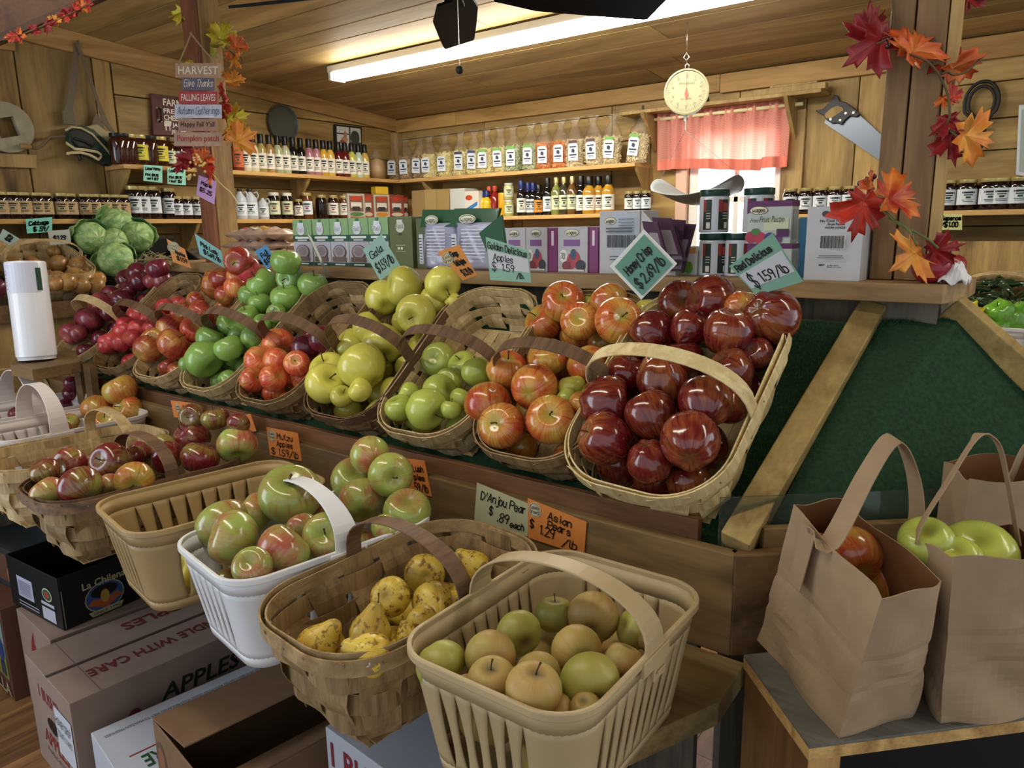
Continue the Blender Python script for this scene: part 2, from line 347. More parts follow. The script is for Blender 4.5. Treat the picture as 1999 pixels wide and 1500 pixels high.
# top trims and corner post
mb=MB(); mb.tone=.2; xs=(-3.98,-3.42,-1.6,2.4)
for i in range(3):
    mb.tone=(.4,-.1,.35)[i]; mb.b2((xs[i]+.002,WY-.03,2.178 if i<2 else 2.17),(xs[i+1],WY,2.262))
struct(put(mb,'trim_1',WD['trimx'],bevel=.003))
mb=MB(); mb.tone=.1
pts=[(WX+.03,-.9,cz(-.9)),(WX+.03,WY-.03,cz(WY-.03)),(WX+.03,WY-.03,2.183),(WX+.03,-.9,2.585)]
mb.prism(pts,(-.03,0,0)); struct(put(mb,'trim_2',WD['trimy'],bevel=.003))
mb=MB(); mb.tone=.2; mb.b2((WX,WY-.07,0),(WX+.05,WY,2.175)); struct(put(mb,'trim_3',WD['lath'],bevel=.003))
mb=MB(); mb.b2((-4.06,-1.0,-.04),(2.4,3.96,0))
mbf=MB(); x=-4.0
while x<2.4:
    wd=.12; yy=-1.0+random.uniform(-1,0)
    while yy<3.9:
        l=1.1; mbf.tone=random.uniform(-1,1); mbf.b2((x,max(yy,-1.0),-.01),(x+wd-.0015,min(yy+l,3.9)-.0015,0)); yy+=l
    x+=wd
struct(put(mbf,'floor',WD['floor']));
mb.v=[Vector((v.x,v.y,v.z-.011)) for v in mb.v]; struct(put(mb,'floor',BK))
# window: frame, sill, mullion, pane
WHT=plain('white_paint','#e9e6dd',.5); GLS,_nt,_b=newmat('window_glass'); _t=N(_nt,'ShaderNodeBsdfTransparent'); _q=N(_nt,'ShaderNodeBsdfGlossy'); _q.inputs['Roughness'].default_value=.02; _f=N(_nt,'ShaderNodeFresnel'); _x=N(_nt,'ShaderNodeMixShader')
L(_nt,_f.outputs[0],_x.inputs[0]); L(_nt,_t.outputs[0],_x.inputs[1]); L(_nt,_q.outputs[0],_x.inputs[2]); L(_nt,_x.outputs[0],_nt.nodes['Material Output'].inputs[0])
PINK=plain('window_trim_paint','#d9b49c',.6)
win=put((lambda m:(m.b2((WN[0]-.0,WY-.005,WN[2]),(WN[0]+.05,WY+.05,WN[3])),m.b2((WN[1]-.03,WY-.005,WN[2]),(WN[1],WY+.05,WN[3])),m.b2((WN[0],WY-.005,WN[2]-.03),(WN[1],WY+.05,WN[2]+.01)),m.b2((WN[0],WY-.005,WN[3]-.03),(WN[1],WY+.05,WN[3])),m)[-1])(MB()),'window_1',WHT,bevel=.003); struct(win)
m=MB(); m.b2((-1.515,WY+.01,WN[2]),(-1.49,WY+.04,WN[3])); m.b2((WN[0]+.05,WY+.01,1.62),(WN[1],WY+.04,1.65)); put(m,'mullion',WHT,win,bevel=.002)
m=MB(); m.b2((WN[0]+.05,WY+.022,WN[2]+.01),(WN[1]-.03,WY+.026,WN[3])); put(m,'pane',GLS,win)
m=MB(); m.b2((WN[0]-.07,WY-.03,1.2),(WN[0]-.005,WY-.001,2.02)); struct(put(m,'trim_4',PINK,bevel=.003))
m=MB(); m.b2((WN[1]+.005,WY-.02,1.2),(WN[1]+.11,WY-.001,2.05)); struct(put(m,'trim_5',WD['lath'],bevel=.003))
# something pale outside: gravel yard and a far fence, seen through the pane
m=MB(); m.b2((-9,4.2,-.1),(6,14,-.02)); struct(put(m,'ground_outside',plain('gravel','#b9b4a8',.9,noise=.2)))
# ---------------- display stand in the middle ----------------
TH=math.atan2(.37,.45); NS=Vector((0,-math.sin(TH),math.cos(TH))); SL0=Vector((0,1.17,.93))
TURF=plain('turf_base','#1c3c22',.95,noise=.35,nscale=120,bump=.6)
def slope(x,y): return Vector((x,y,.93+(y-1.17)*.37/.45))
HB=Vector((-.415,1.165,.962)); HT=Vector((-.335,1.66,1.335))   # foot and head of the hip beam
stand=empty('display_stand',(-1.8,1.4,0),'long wooden market stand with sloping sides, its end laid with green turf','display stand')
# carcass under the slopes
mb=MB(); mb.prism([(-3.2,1.19,.75),(-.42,1.19,.75),(-.10,1.62,.75),(-.10,1.80,.75),(-3.2,1.80,.75)],(0,0,.16)); put(mb,'frame',WD['grey'],stand,world=True)
mb=MB(); x=-3.19
while x<-.5: mb.tone=random.uniform(-1,0); mb.b2((x,1.2,0),(x+.138,1.22,.75)); x+=.142
for k in range(5):
    a=Vector((-.44+.075*k,1.2+.0*k,0)); 
    mb.tone=random.uniform(-1,-.3); mb.box((-.42+.05*k,1.215+.07*k,.375),(.085,.02,.75),Matrix.Rotation(R(55),3,'Z'))
put(mb,'kickboard',WD['grey'],stand,world=True,bevel=.002)
mb=MB(); mb.tone=-.2
mb.prism([slope(-3.2,1.17),slope(-.41,1.17),slope(-.36,1.62),slope(-3.2,1.62)],Vector((0,.01,-.02))); put(mb,'slope_panel',TURF,stand,world=True)
# front retaining board with the darker lip on it, then the mitred end boards
fb=MB(); fb.tone=.1; fb.b2((-3.2,1.13,.775),(-.409,1.155,.962)); put(fb,'front_board',WD['face'],stand,world=True,bevel=.003)
lp=MB(); lp.tone=.2; lp.b2((-3.2,1.156,.93),(-.485,1.175,.998)); put(lp,'lip_board',WD['rim'],stand,world=True,bevel=.002)
E0=Vector((-.408,1.13,0)); ED=Vector((math.cos(R(42)),math.sin(R(42)),0)); EN=Vector((-math.sin(R(42)),math.cos(R(42)),0))
def endp(t,off,z): p=E0+ED*t+EN*off; return Vector((p.x,p.y,z))
eb=MB(); eb.prism([endp(0,0,.775),endp(.86,0,.775),endp(.86,.025,.775),endp(0.0,.025,.775)],(0,0,.187)); put(eb,'end_board',WD['facey'],stand,world=True,bevel=.003)
el=MB(); el.tone=.5; el.prism([endp(.06,.027,.93),endp(.86,.027,.93),endp(.86,.045,.93),endp(.06,.045,.93)],(0,0,.065)); put(el,'lip_board',WD['face'],stand,world=True,bevel=.002)
# clear strip standing behind the end lip
ac=MB(); ac.prism([endp(-.01,.05,.93),endp(.86,.05,.93),endp(.86,.053,.93),endp(-.01,.053,.93)],(0,0,.115)); put(ac,'clear_guard',plain('acrylic','#dfeae4',.05,trans=.97,ior=1.35),stand,world=True)
# beams
def beam(a,b,wdir,w_,th,mat,nm,tone=0):
    a=Vector(a);b=Vector(b); t=(b-a).normalized(); wv=Vector(wdir); wv=(wv-t*wv.dot(t)).normalized(); n=t.cross(wv).normalized()
    if n.z<0:n=-n
    m=MB(); m.tone=tone; m.prism([a-wv*w_/2,a+wv*w_/2,b+wv*w_/2,b-wv*w_/2],-n*th); return put(m,nm,mat,stand,world=True,bevel=.003)
nrm=Vector((0,-math.sin(TH),math.cos(TH)))
beam(HB+nrm*.03,HT+nrm*.01,(1,.35,0),.052,.06,WD['hip'],'hip_beam',.1)
H2b=Vector((-.185,1.68,1.345))
beam(H2b+Vector((0,0,.012)),endp(.86,0,.985),(.4,1,0),.034,.05,WD['hip'],'hip_beam',.3)
# turf facet at the end, between the beams
T0=HT+Vector((.01,-.01,-.03)); T1=H2b+Vector((0,0,-.03)); B0=HB+Vector((.02,0,-.03)); B1=endp(.83,.05,.93)
tf=MB(); Bm=endp(.35,.05,.92)
tf.prism([B0,B1,T1,T0],(0,.01,-.02)); put(tf,'turf_panel',TURF,stand,world=True)
def blades(A,B,C,D,n,name,seed):
    rr=random.Random(seed); mb=MB(); V=mb.v;F=mb.f
    nn=(B-A).cross(D-A).normalized(); 
    if nn.z<0: nn=-nn
    for i in range(n):
        u=rr.random();v=rr.random(); p=(A*(1-u)+B*u)*(1-v)+(D*(1-u)+C*u)*v
        a=rr.uniform(0,6.283); t=Vector((math.cos(a),math.sin(a),0)); t=(t-nn*t.dot(nn)).normalized()
        q=p+nn*rr.uniform(.004,.008)+t.cross(nn)*rr.uniform(-.005,.005); k=len(V)
        V+= [p-t*.0007,p+t*.0007,q]; F.append((k,k+1,k+2)); mb.m.append(0); mb.t.append(rr.uniform(-1,1))
    return tag(put(mb,name,TBL,stand,world=True),kind='stuff')
m_,nt_,b_=newmat('turf_blade'); a_=N(nt_,'ShaderNodeAttribute'); a_.attribute_name='tone'; rp_=N(nt_,'ShaderNodeValToRGB'); rp_.color_ramp.elements[0].color=(*hexc('#163c1e'),1); rp_.color_ramp.elements[1].color=(*hexc('#3d7546'),1)
mr_=N(nt_,'ShaderNodeMapRange'); mr_.inputs[1].default_value=-1; L(nt_,a_.outputs['Fac'],mr_.inputs[0]); L(nt_,mr_.outputs[0],rp_.inputs[0]); L(nt_,rp_.outputs[0],b_.inputs['Base Color']); b_.inputs['Roughness'].default_value=.7; TBL=m_
blades(B0,B1,T1,T0,42000,'turf_grass',3)
blades(slope(-.52,1.2),slope(-.4,1.2),slope(-.33,1.62),slope(-.52,1.62),5000,'turf_grass',4)
# ledge along the top
LZ=1.385; LY=1.60
mb=MB(); mb.tone=.1; mb.prism([(-3.2,LY,LZ-.036),(-.52,LY,LZ-.036),(-.52,LY+.26,LZ-.036),(-3.2,LY+.26,LZ-.036)],(0,0,.036)); put(mb,'ledge_board',WD['ledge'],stand,world=True,bevel=.002)
mb=MB(); mb.tone=.6; mb.prism([(-.518,LY,LZ-.036),(-.205,LY-.01,LZ-.036),(-.18,LY+.1,LZ-.036),(-.18,LY+.26,LZ-.036),(-.518,LY+.26,LZ-.036)],(0,0,.036)); put(mb,'ledge_board',WD['ledge'],stand,world=True,bevel=.002)
mb=MB(); mb.b2((-3.2,1.66,.92),(-.22,1.8,1.345)); put(mb,'spine',WD['grey'],stand,world=True)
# low shelf for the front baskets
SH=.775
lsh=empty('lower_shelf',(-1.9,.95,SH),'rough plank shelf carrying the front row of baskets below the stand','shelf')
mb=MB(); mb.tone=-.6
mb.prism([(-2.95,.80,SH-.04),(-.62,.80,SH-.04),(-.45,.82,SH-.04),(-.375,1.0,SH-.04),(-.38,1.128,SH-.04),(-2.95,1.128,SH-.04)],(0,0,.04)); put(mb,'plank',wood('shelf_plank','#a58a58','#54462e','X',1.5,contrast=1.2,grey='#6a6450'),lsh,world=True,bevel=.002)
for x in (-1.3,-2.9):
    mb=MB(); mb.b2((x,1.05,0),(x+.06,1.11,SH-.041)); put(mb,'leg',WD['grey'],lsh,world=True)
# ---------------- baskets ----------------
def rr(a,b,rc,s):
    """point and outward normal on a rounded rectangle of half sizes a,b at arc fraction s"""
    rc=min(rc,a*.98,b*.98); q=math.pi/2*rc; la=2*(a-rc); lb=2*(b-rc); P=2*la+2*lb+4*q; d=(s%1.0)*P
    segs=[('l',la,(-(a-rc),-b),(1,0),(0,-1)),('c',q,(a-rc,-(b-rc)),-math.pi/2),('l',lb,(a,-(b-rc)),(0,1),(1,0)),('c',q,(a-rc,b-rc),0),
          ('l',la,(a-rc,b),(-1,0),(0,1)),('c',q,(-(a-rc),b-rc),math.pi/2),('l',lb,(-a,b-rc),(0,-1),(-1,0)),('c',q,(-(a-rc),-(b-rc)),math.pi)]
    for g in segs:
        if d<=g[1] or g is segs[-1]:
            if g[0]=='l': return (g[2][0]+g[3][0]*d,g[2][1]+g[3][1]*d,g[4][0],g[4][1])
            an=g[3]+d/rc; return (g[2][0]+rc*math.cos(an),g[2][1]+rc*math.sin(an),math.cos(an),math.sin(an))
        d-=g[1]
def basket_frame(cx,cy,cz_,rz=0,tilt=0,roll=0):
    return Matrix.Translation((cx,cy,cz_))@Matrix.Rotation(rz,4,'Z')@Matrix.Rotation(tilt,4,'X')@Matrix.Rotation(roll,4,'Y')
def wood_basket(M,label,W=.285,Ln=.46,H=.13,mat='splint',hoop='hoop',handle='hoopd',arch=.115,seed=0,group=None,taper=.78,nsp=16,hy=0.0,lean=0.0):
    """M puts the centre of the rim plane; z up is out of the basket"""
    R_=random.Random(seed); root=empty('splint_basket',M,label,'basket',group)
    a1,b1=W/2,Ln/2; a0,b0=a1*taper,b1*(taper+.06); BASK.append((M.copy(),W,Ln,H,taper))
    def ab(v): 
        k=v**.8; return a0+(a1-a0)*k,b0+(b1-b0)*k
    def P(s,v,off):
        a,b=ab(v); x,y,nx,ny=rr(a,b,.35*a+.25*a*v+.02,s); return Vector((x+nx*off,y+ny*off,-H+H*v)),Vector((nx,ny,0))
    mb=MB(); amp=.0042; bands=(.2,.46,.72)
    for i in range(nsp):
        s=(i+.5)/nsp; mb.tone=R_.uniform(-1,1); pts=[];ws=[];ns=[];wid=[]
        for j in range(11):
            v=j/10*.97; off=amp*(-1)**i*math.cos(math.pi*(v-.2)/.26)
            p,n=P(s,v,off); q,_=P(s+.001,v,off); a,b=ab(v); per=4*(a+b)*.9
            pts.append(p);ns.append(n);ws.append((q-p).normalized());wid.append(per/nsp*.82)
        mb.ribbon(pts,ws,ns,wid,.0014)
    for k,v in enumerate(bands):
        mb.tone=R_.uniform(-.6,1); pts=[];ns=[];n_=nsp*5
        for j in range(n_):
            s=j/n_; off=-amp*(-1)**k*math.cos(math.pi*(s*nsp-.5)); p,n=P(s,v,off); pts.append(p);ns.append(n)
        mb.ribbon(pts,(0,0,1),ns,H*.2,.0014,closed=True)
    # a few splints cross the bottom
    for i in range(6):
        x=-a0+2*a0*(i+.5)/6; mb.tone=R_.uniform(-1,1); mb.b2((x-a0/6*.9,-b0*.93,-H-.002+.001*(i%2)),(x+a0/6*.9,b0*.93,-H+.001*(i%2)))
    for i in range(9):
        y=-b0+2*b0*(i+.5)/9; mb.tone=R_.uniform(-1,1); mb.b2((-a0*.93,y-b0/9*.85,-H-.004+.001*(i%2)),(a0*.93,y+b0/9*.85,-H-.002+.001*(i%2)))
    put(mb,'woven_body',WD[mat],root)
    mb=MB(); hh=.026
    for off in (.0045,-.0045):
        mb.tone=R_.uniform(-.3,.6); pts=[];ns=[]; wb=R_.uniform(0,6)
        for j in range(96):
            p,n=P(j/96,1,off); p.z=-hh/2+.003*math.sin(6.283*j/96*2+wb); pts.append(p);ns.append(n)
        mb.ribbon(pts,(0,0,1),ns,hh,.0028,closed=True)
    mb.mi=1; mb.tone=0
    for s in [k/8 for k in range(8)]:
        p,n=P(s+.03,1,.0062); p.z=-.013; mb.tube([p-n*.002,p+n*.0012],.0016,6)
    put(mb,'rim_hoop',[WD[hoop],METAL],root)
    mb=MB(); pts=[];ns=[]; x0=a1+.001
    path=[(-x0*.93,-.07)]+[(-x0,-.02)]
    K=20
    for j in range(K+1):
        t=math.pi*j/K; path.append((-x0*math.cos(t)*(1 if abs(math.cos(t))>.99 else 1),arch*math.sin(t)**.75))
    path+= [(x0,-.02),(x0*.93,-.07)]
    for i,(x,z) in enumerate(path):
        a=path[max(0,i-1)];b=path[min(len(path)-1,i+1)]; t=Vector((b[0]-a[0],0,b[1]-a[1])).normalized()
        pts.append(Vector((x,hy+lean*max(z,0),z))); ns.append(Vector((-t.z,0,t.x)))
    mb.ribbon(pts,(0,1,0),ns,.031,.0032); put(mb,'handle',WD[handle],root,bevel=.001)
    return root
BASK=[]
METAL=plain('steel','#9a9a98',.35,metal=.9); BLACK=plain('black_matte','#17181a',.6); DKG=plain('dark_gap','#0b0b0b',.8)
def plastic_basket(M,label,mat,W=.25,Ln=.40,H=.17,arch=.13,hy=0.0,taper=.80,group=None,nl=11,ns_=6,clip=True,hlean=0):
    root=empty('plastic_basket',M,label,'basket',group); a1,b1=W/2,Ln/2; th=.0028; BASK.append((M.copy(),W,Ln,H,taper))
    def P(s,v,off=0):
        k=v; a=a1*(taper+(1-taper)*k); b=b1*(taper+.03+(1-taper-.03)*k); x,y,nx,ny=rr(a,b,.042+.02*v,s); return Vector((x+nx*off,y+ny*off,-H+H*v)),Vector((nx,ny,0))
    mb=MB(); 
    # find slit positions along the straight runs
    per=[];  n_=400
    S_=[]; a,b=a1*.93,b1*.93; rc=.055; q=math.pi/2*rc; la=2*(a-rc); lb=2*(b-rc); PT=2*la+2*lb+4*q
    def add(start,ln,n): 
        for k in range(n): S_.append((start+ln*(k+.5)/n)/PT)
    add(0,la,ns_); add(la+q,lb,nl); add(la+q+lb+q,la,ns_); add(2*la+3*q+lb,lb,nl); S_.sort()
    v0,v1=.10,.82; dens=0.42
    def wid(v): # slit half width fraction of perimeter: rounded at the bottom, pointed above
        t=(v-v0)/(v1-v0)
        if t<=0 or t>=1: return 0
        return (.0034/PT)*2*.95*(math.sin(math.pi*min(1,t**.75))**.8)
    def band(va,vb,n):
        g=[[mb.av(P(j/140,va+(vb-va)*i/n)[0]) for j in range(140)] for i in range(n+1)]
        for i in range(n):
            for j in range(140): mb.af((g[i][j],g[i][(j+1)%140],g[i+1][(j+1)%140],g[i+1][j]))
    band(0,v0+.004,1); band(v1-.004,.965,1)
    m=len(S_)
    for i in range(m):
        sa,sb=S_[i],S_[(i+1)%m]+(1 if i==m-1 else 0); nn=max(2,int((sb-sa)*140)); J=12; rows=[]
        for j in range(J+1):
            v=v0+(v1-v0)*j/J; wv=wid(v); x0=sa+wv;x1=sb-wv
            rows.append([mb.av(P(x0+(x1-x0)*k/nn,v)[0]) for k in range(nn+1)])
        for j in range(J):
            for k in range(nn): mb.af((rows[j][k],rows[j][k+1],rows[j+1][k+1],rows[j+1][k]))
    # floor
    ctr=mb.av((0,0,-H)); ring=[mb.av(P(j/140,0)[0]) for j in range(140)]
    for j in range(140): mb.af((ring[(j+1)%140],ring[j],ctr))
    put(mb,'basket_body',mat,root,solid=th,smooth=True)
    mb=MB(); pts=[];ns=[]
    for j in range(140): p,n=P(j/140,1,.0025); p.z=-.004; pts.append(p);ns.append(n)
    mb.ribbon(pts,(0,0,1),ns,.012,.007,closed=True)
    put(mb,'rim',mat,root,smooth=False,bevel=.002)
    if arch<=0: return root
    mb=MB(); x0=a1+.004; pts=[];ns=[];wd=[]; K=24; path=[(-x0,-.022),(-x0,-.004)]+[(-x0*math.cos(math.pi*j/K),arch*math.sin(math.pi*j/K)**.8) for j in range(K+1)]+[(x0,-.004),(x0,-.022)]
    for i,(x,z) in enumerate(path):
        a=path[max(0,i-1)];b=path[min(len(path)-1,i+1)]; t=Vector((b[0]-a[0],0,b[1]-a[1])).normalized()
        pts.append(Vector((x,hy+hlean*max(z,0),z))); ns.append(Vector((-t.z,0,t.x))); wd.append(.034+.018*(1-min(1,max(0,z)/arch)))
    mb.ribbon(pts,(0,1,0),ns,wd,.0034); hnd=put(mb,'handle',mat,root,bevel=.001)
    for sx in (-1,1):
        mb=MB(); mb.box((sx*(a1+.006),hy,-.013),(.006,.075,.022)); mb.box((sx*(a1+.0045),hy+.013,-.034),(.005,.036,.024)); mb.box((sx*(a1+.0085),hy+.013,-.034),(.003,.024,.004))
        put(mb,'handle_clip',mat,root,bevel=.0015)
    return root
TAN=plain('tan_plastic','#b5a078',.42,noise=.04,nscale=8); TAN2=plain('tan_plastic_warm','#ad9264',.42,noise=.04,nscale=8); WPL=plain('white_plastic','#e4e6ea',.35)
WPL2=plain('white_plastic_warm','#d9cfcb',.4)
# ---------------- fruit ----------------
def apple_mb(el=.9,tp=.07,dim=.26,bd=.12,lobe=.02,n=26,rings=20):
    mb=MB(); prof=[]
    for i in range(rings+1):
        th=math.pi*(i/rings); 
        if i==0: th=.02
        if i==rings: th=math.pi-.02
        r=math.sin(th)**.92*(1+tp*math.cos(th)); z=el*math.cos(th)-dim*math.exp(-(th/.36)**2)+bd*math.exp(-((math.pi-th)/.32)**2)
        prof.append((r,z))
    def fn(p,a,r,z):
        k=1+lobe*math.cos(5*a)*(.4 if z>0 else 1)*abs(z); return Vector((p.x*k,p.y*k,z-(lobe*1.6*math.cos(5*a)*r if z<-.5 else 0)))
    mb.lathe(prof[::-1],n,fn); return mb
def pear_mb(n=24):
    mb=MB(); pr=[(.02,-.82),(.2,-.9),(.42,-.92),(.7,-.82),(.92,-.58),(1.0,-.25),(.95,.08),(.8,.38),(.62,.64),(.47,.9),(.36,1.14),(.24,1.3),(.12,1.36),(.03,1.34)]
    mb.lathe(pr,n,lambda p,a,r,z:Vector((p.x*(1+.04*math.cos(2*a))+.06*max(0,z),p.y,z))); return mb
def onion_mb(n=20):
    mb=MB(); pr=[(.05,-.9),(.3,-.86),(.65,-.68),(.93,-.3),(1,.05),(.9,.38),(.64,.64),(.34,.8),(.16,.95),(.1,1.12),(.12,1.25),(.02,1.22)]
    mb.lathe(pr,n); return mb
MESH={}
def fmesh(key,mb,mat,nm):
    o=put(mb,nm,mat,smooth=True); me=o.data; bpy.data.objects.remove(o); MESH[key]=me; return me
F=dict(
 rd=fruit('skin_red_delicious','#a8622e','#6a1419','#480d15',.78,.26,.32,rough=.15,coat=.7,dots=.15,dotcol='#c08050',top='#6a4020'),
 hc=fruit('skin_honeycrisp','#ccb44e','#c4502c','#a83224',.58,.26,.28,rough=.2,coat=.5,dots=.3,top='#a39a40'),
 gd=fruit('skin_golden_green','#b9c25a','#a9b84c','#c6c766',.5,.3,.2,rough=.25,coat=.35,dots=.2,dotcol='#8d8f40',top='#8f9138'),
 gg=fruit('skin_ginger_gold','#d6cf60','#c6bf4a','#dcd470',.5,.3,.2,rough=.25,coat=.35,dots=.2,dotcol='#9d9240',top='#a09838'),
 ga=fruit('skin_gala','#e2a85a','#d4553c','#c03a2c',.62,.22,.36,rough=.25,coat=.35,dots=.2,top='#b8964a'),
 gr=fruit('skin_granny','#86ab54','#779e46','#94b562',.5,.3,.2,rough=.25,coat=.4,dots=.3,dotcol='#c5d8a0',top='#6f8a3c'),
 fu=fruit('skin_fuji','#d0a04e','#a2342c','#83222a',.66,.22,.24,rough=.25,coat=.35,dots=.2,top='#a08844'),
 pk=fruit('skin_pink','#dd6a5c','#c83a46','#b02a3c',.72,.25,.3,rough=.3,coat=.3,dots=.1,top='#b06048'),
 pl=fruit('skin_dark_plum','#8a3340','#5f1a2e','#46122a',.7,.25,.3,rough=.22,coat=.35,dots=.15,dotcol='#c08a8a',top='#7a4038'),
 plr=fruit('skin_dusky_red','#a04a48','#7d2a3a','#641f30',.65,.25,.3,rough=.28,coat=.25,dots=.2,dotcol='#d0a090',top='#8a5a48'),
 mc=fruit('skin_mac','#9aa04a','#7c2028','#5b1220',.76,.24,.26,rough=.18,coat=.5,dots=.25,top='#8a7a50'),
 jo=fruit('skin_jonagold','#b8b04e','#c0582e','#a03a26',.55,.25,.24,rough=.22,coat=.4,dots=.25,top='#9a9444'),
 lu=fruit('skin_lush','#a3b45a','#b8584a','#9c3440',.40,.22,.16,rough=.2,coat=.45,dots=.35,dotcol='#d8dca0',top='#8a9040'),
 ap=fruit('skin_asian_pear','#a89a4e','#b98f55','#a5803f',.45,.3,.25,rough=.5,coat=.05,dots=.35,dotcol='#cdb577',top='#6b5a2e'),
 apg=fruit('skin_asian_pear_green','#969a42','#a39048','#8f9440',.45,.3,.25,rough=.45,coat=.08,dots=.35,dotcol='#c8b870',top='#6b5a2e'),
 pr=fruit('skin_pear','#d8bd4c','#c9a63a','#c08c34',.5,.25,.3,rough=.42,coat=.12,dots=.5,dotcol='#7d5a24',spots='#6a3d1a',top='#a08838'),
 on=fruit('skin_yellow_onion','#b98d50','#946634','#7d5226',.5,.25,.4,rough=.35,coat=.2,dots=0,top='#8a6a3a',freq=9),
 ro=fruit('skin_red_onion','#7a3040','#531a2c','#401322',.6,.25,.4,rough=.3,coat=.2,dots=0,top='#6a4a3a',freq=9),
)
fmesh('std',apple_mb(),F['hc'],'apple'); 
KIND={ # shape, material, plain words
 'rd':(apple_mb(1.0,.13,.24,.16,.045),'glossy dark red apple'),'hc':(apple_mb(.88),'red and yellow streaked apple'),'gd':(apple_mb(.9,.08),'yellow green apple'),
 'gg':(apple_mb(.93,.1),'pale yellow apple'),'ga':(apple_mb(.92),'orange red apple'),'gr':(apple_mb(.88),'bright green apple'),'fu':(apple_mb(.88),'dusky red apple'),
 'pk':(apple_mb(.9),'pink red apple'),'pl':(apple_mb(.95,.05,.18),'dark purplish red apple'),'plr':(apple_mb(.95,.08,.2),'dull red apple'),'mc':(apple_mb(.84,.05),'maroon and green apple'),'jo':(apple_mb(.88),'orange and green apple'),
 'lu':(apple_mb(.88,.07,.3),'green apple with red blush'),'ap':(apple_mb(.86,.03,.2,.18,.015),'russet tan Asian pear'),'apg':(apple_mb(.84,.03,.2,.18,.015),'olive green Asian pear'),
 'pr':(pear_mb(),'spotted yellow pear'),'on':(onion_mb(),'yellow onion'),'ro':(onion_mb(),'red onion')}
for k,(mb,wd) in KIND.items(): fmesh(k,mb,F[k],{'pr':'pear','on':'onion','ro':'onion'}.get(k,'apple'))
STEMM=plain('stem_brown','#4a3420',.8)
def stem_mesh(key,z0,ln):
    mb=MB(); mb.tube([(0,0,z0),(.02,0,z0+ln*.4),(.06,.02,z0+ln*.75),(.1,.03,z0+ln)],[.035,.028,.03,.05],6); return fmesh(key,mb,STEMM,'stem')
stem_mesh('stem_a',.60,.42); stem_mesh('stem_p',1.3,.5); stem_mesh('stem_long',.6,.62)
STK=plain('sticker_white','#e6e2e0',.4); STK2=plain('sticker_mark','#5a3a4a',.4)
mb=MB(); mb.lathe([(.16,1.0),(.15,1.012)],14); fmesh('sticker',mb,STK,'sticker')
mb=MB(); mb.box((0,.03,1.016),(.16,.03,.004)); mb.box((0,-.04,1.016),(.2,.035,.004)); fmesh('stickermark',mb,STK2,'print')
FR=[]
def one_fruit(kind,p,r,rot,label,cat,group=None,stem=True,sticker=None):
    o=bpy.data.objects.new(MESH[kind].name.split('.')[0],MESH[kind]); COL.objects.link(o)
    o.matrix_basis=Matrix.Translation(p)@rot.to_4x4()@Matrix.Scale(r,4); tag(o,label,cat,group)
    if stem:
        s=bpy.data.objects.new('stem',MESH['stem_p' if kind=='pr' else ('stem_long' if kind in('gg','ap') else 'stem_a')]); COL.objects.link(s); s.parent=o
    if sticker:
        d=(rot.inverted()@Vector(sticker)).normalized(); q=Vector((0,0,1)).rotation_difference(d).to_matrix().to_4x4()
        s=bpy.data.objects.new('sticker',MESH['sticker']); COL.objects.link(s); s.parent=o; s.matrix_basis=q@Matrix.Scale(.97,4); 
        t=bpy.data.objects.new('print',MESH['stickermark']); COL.objects.link(t); t.parent=s
    return o
OVER=0
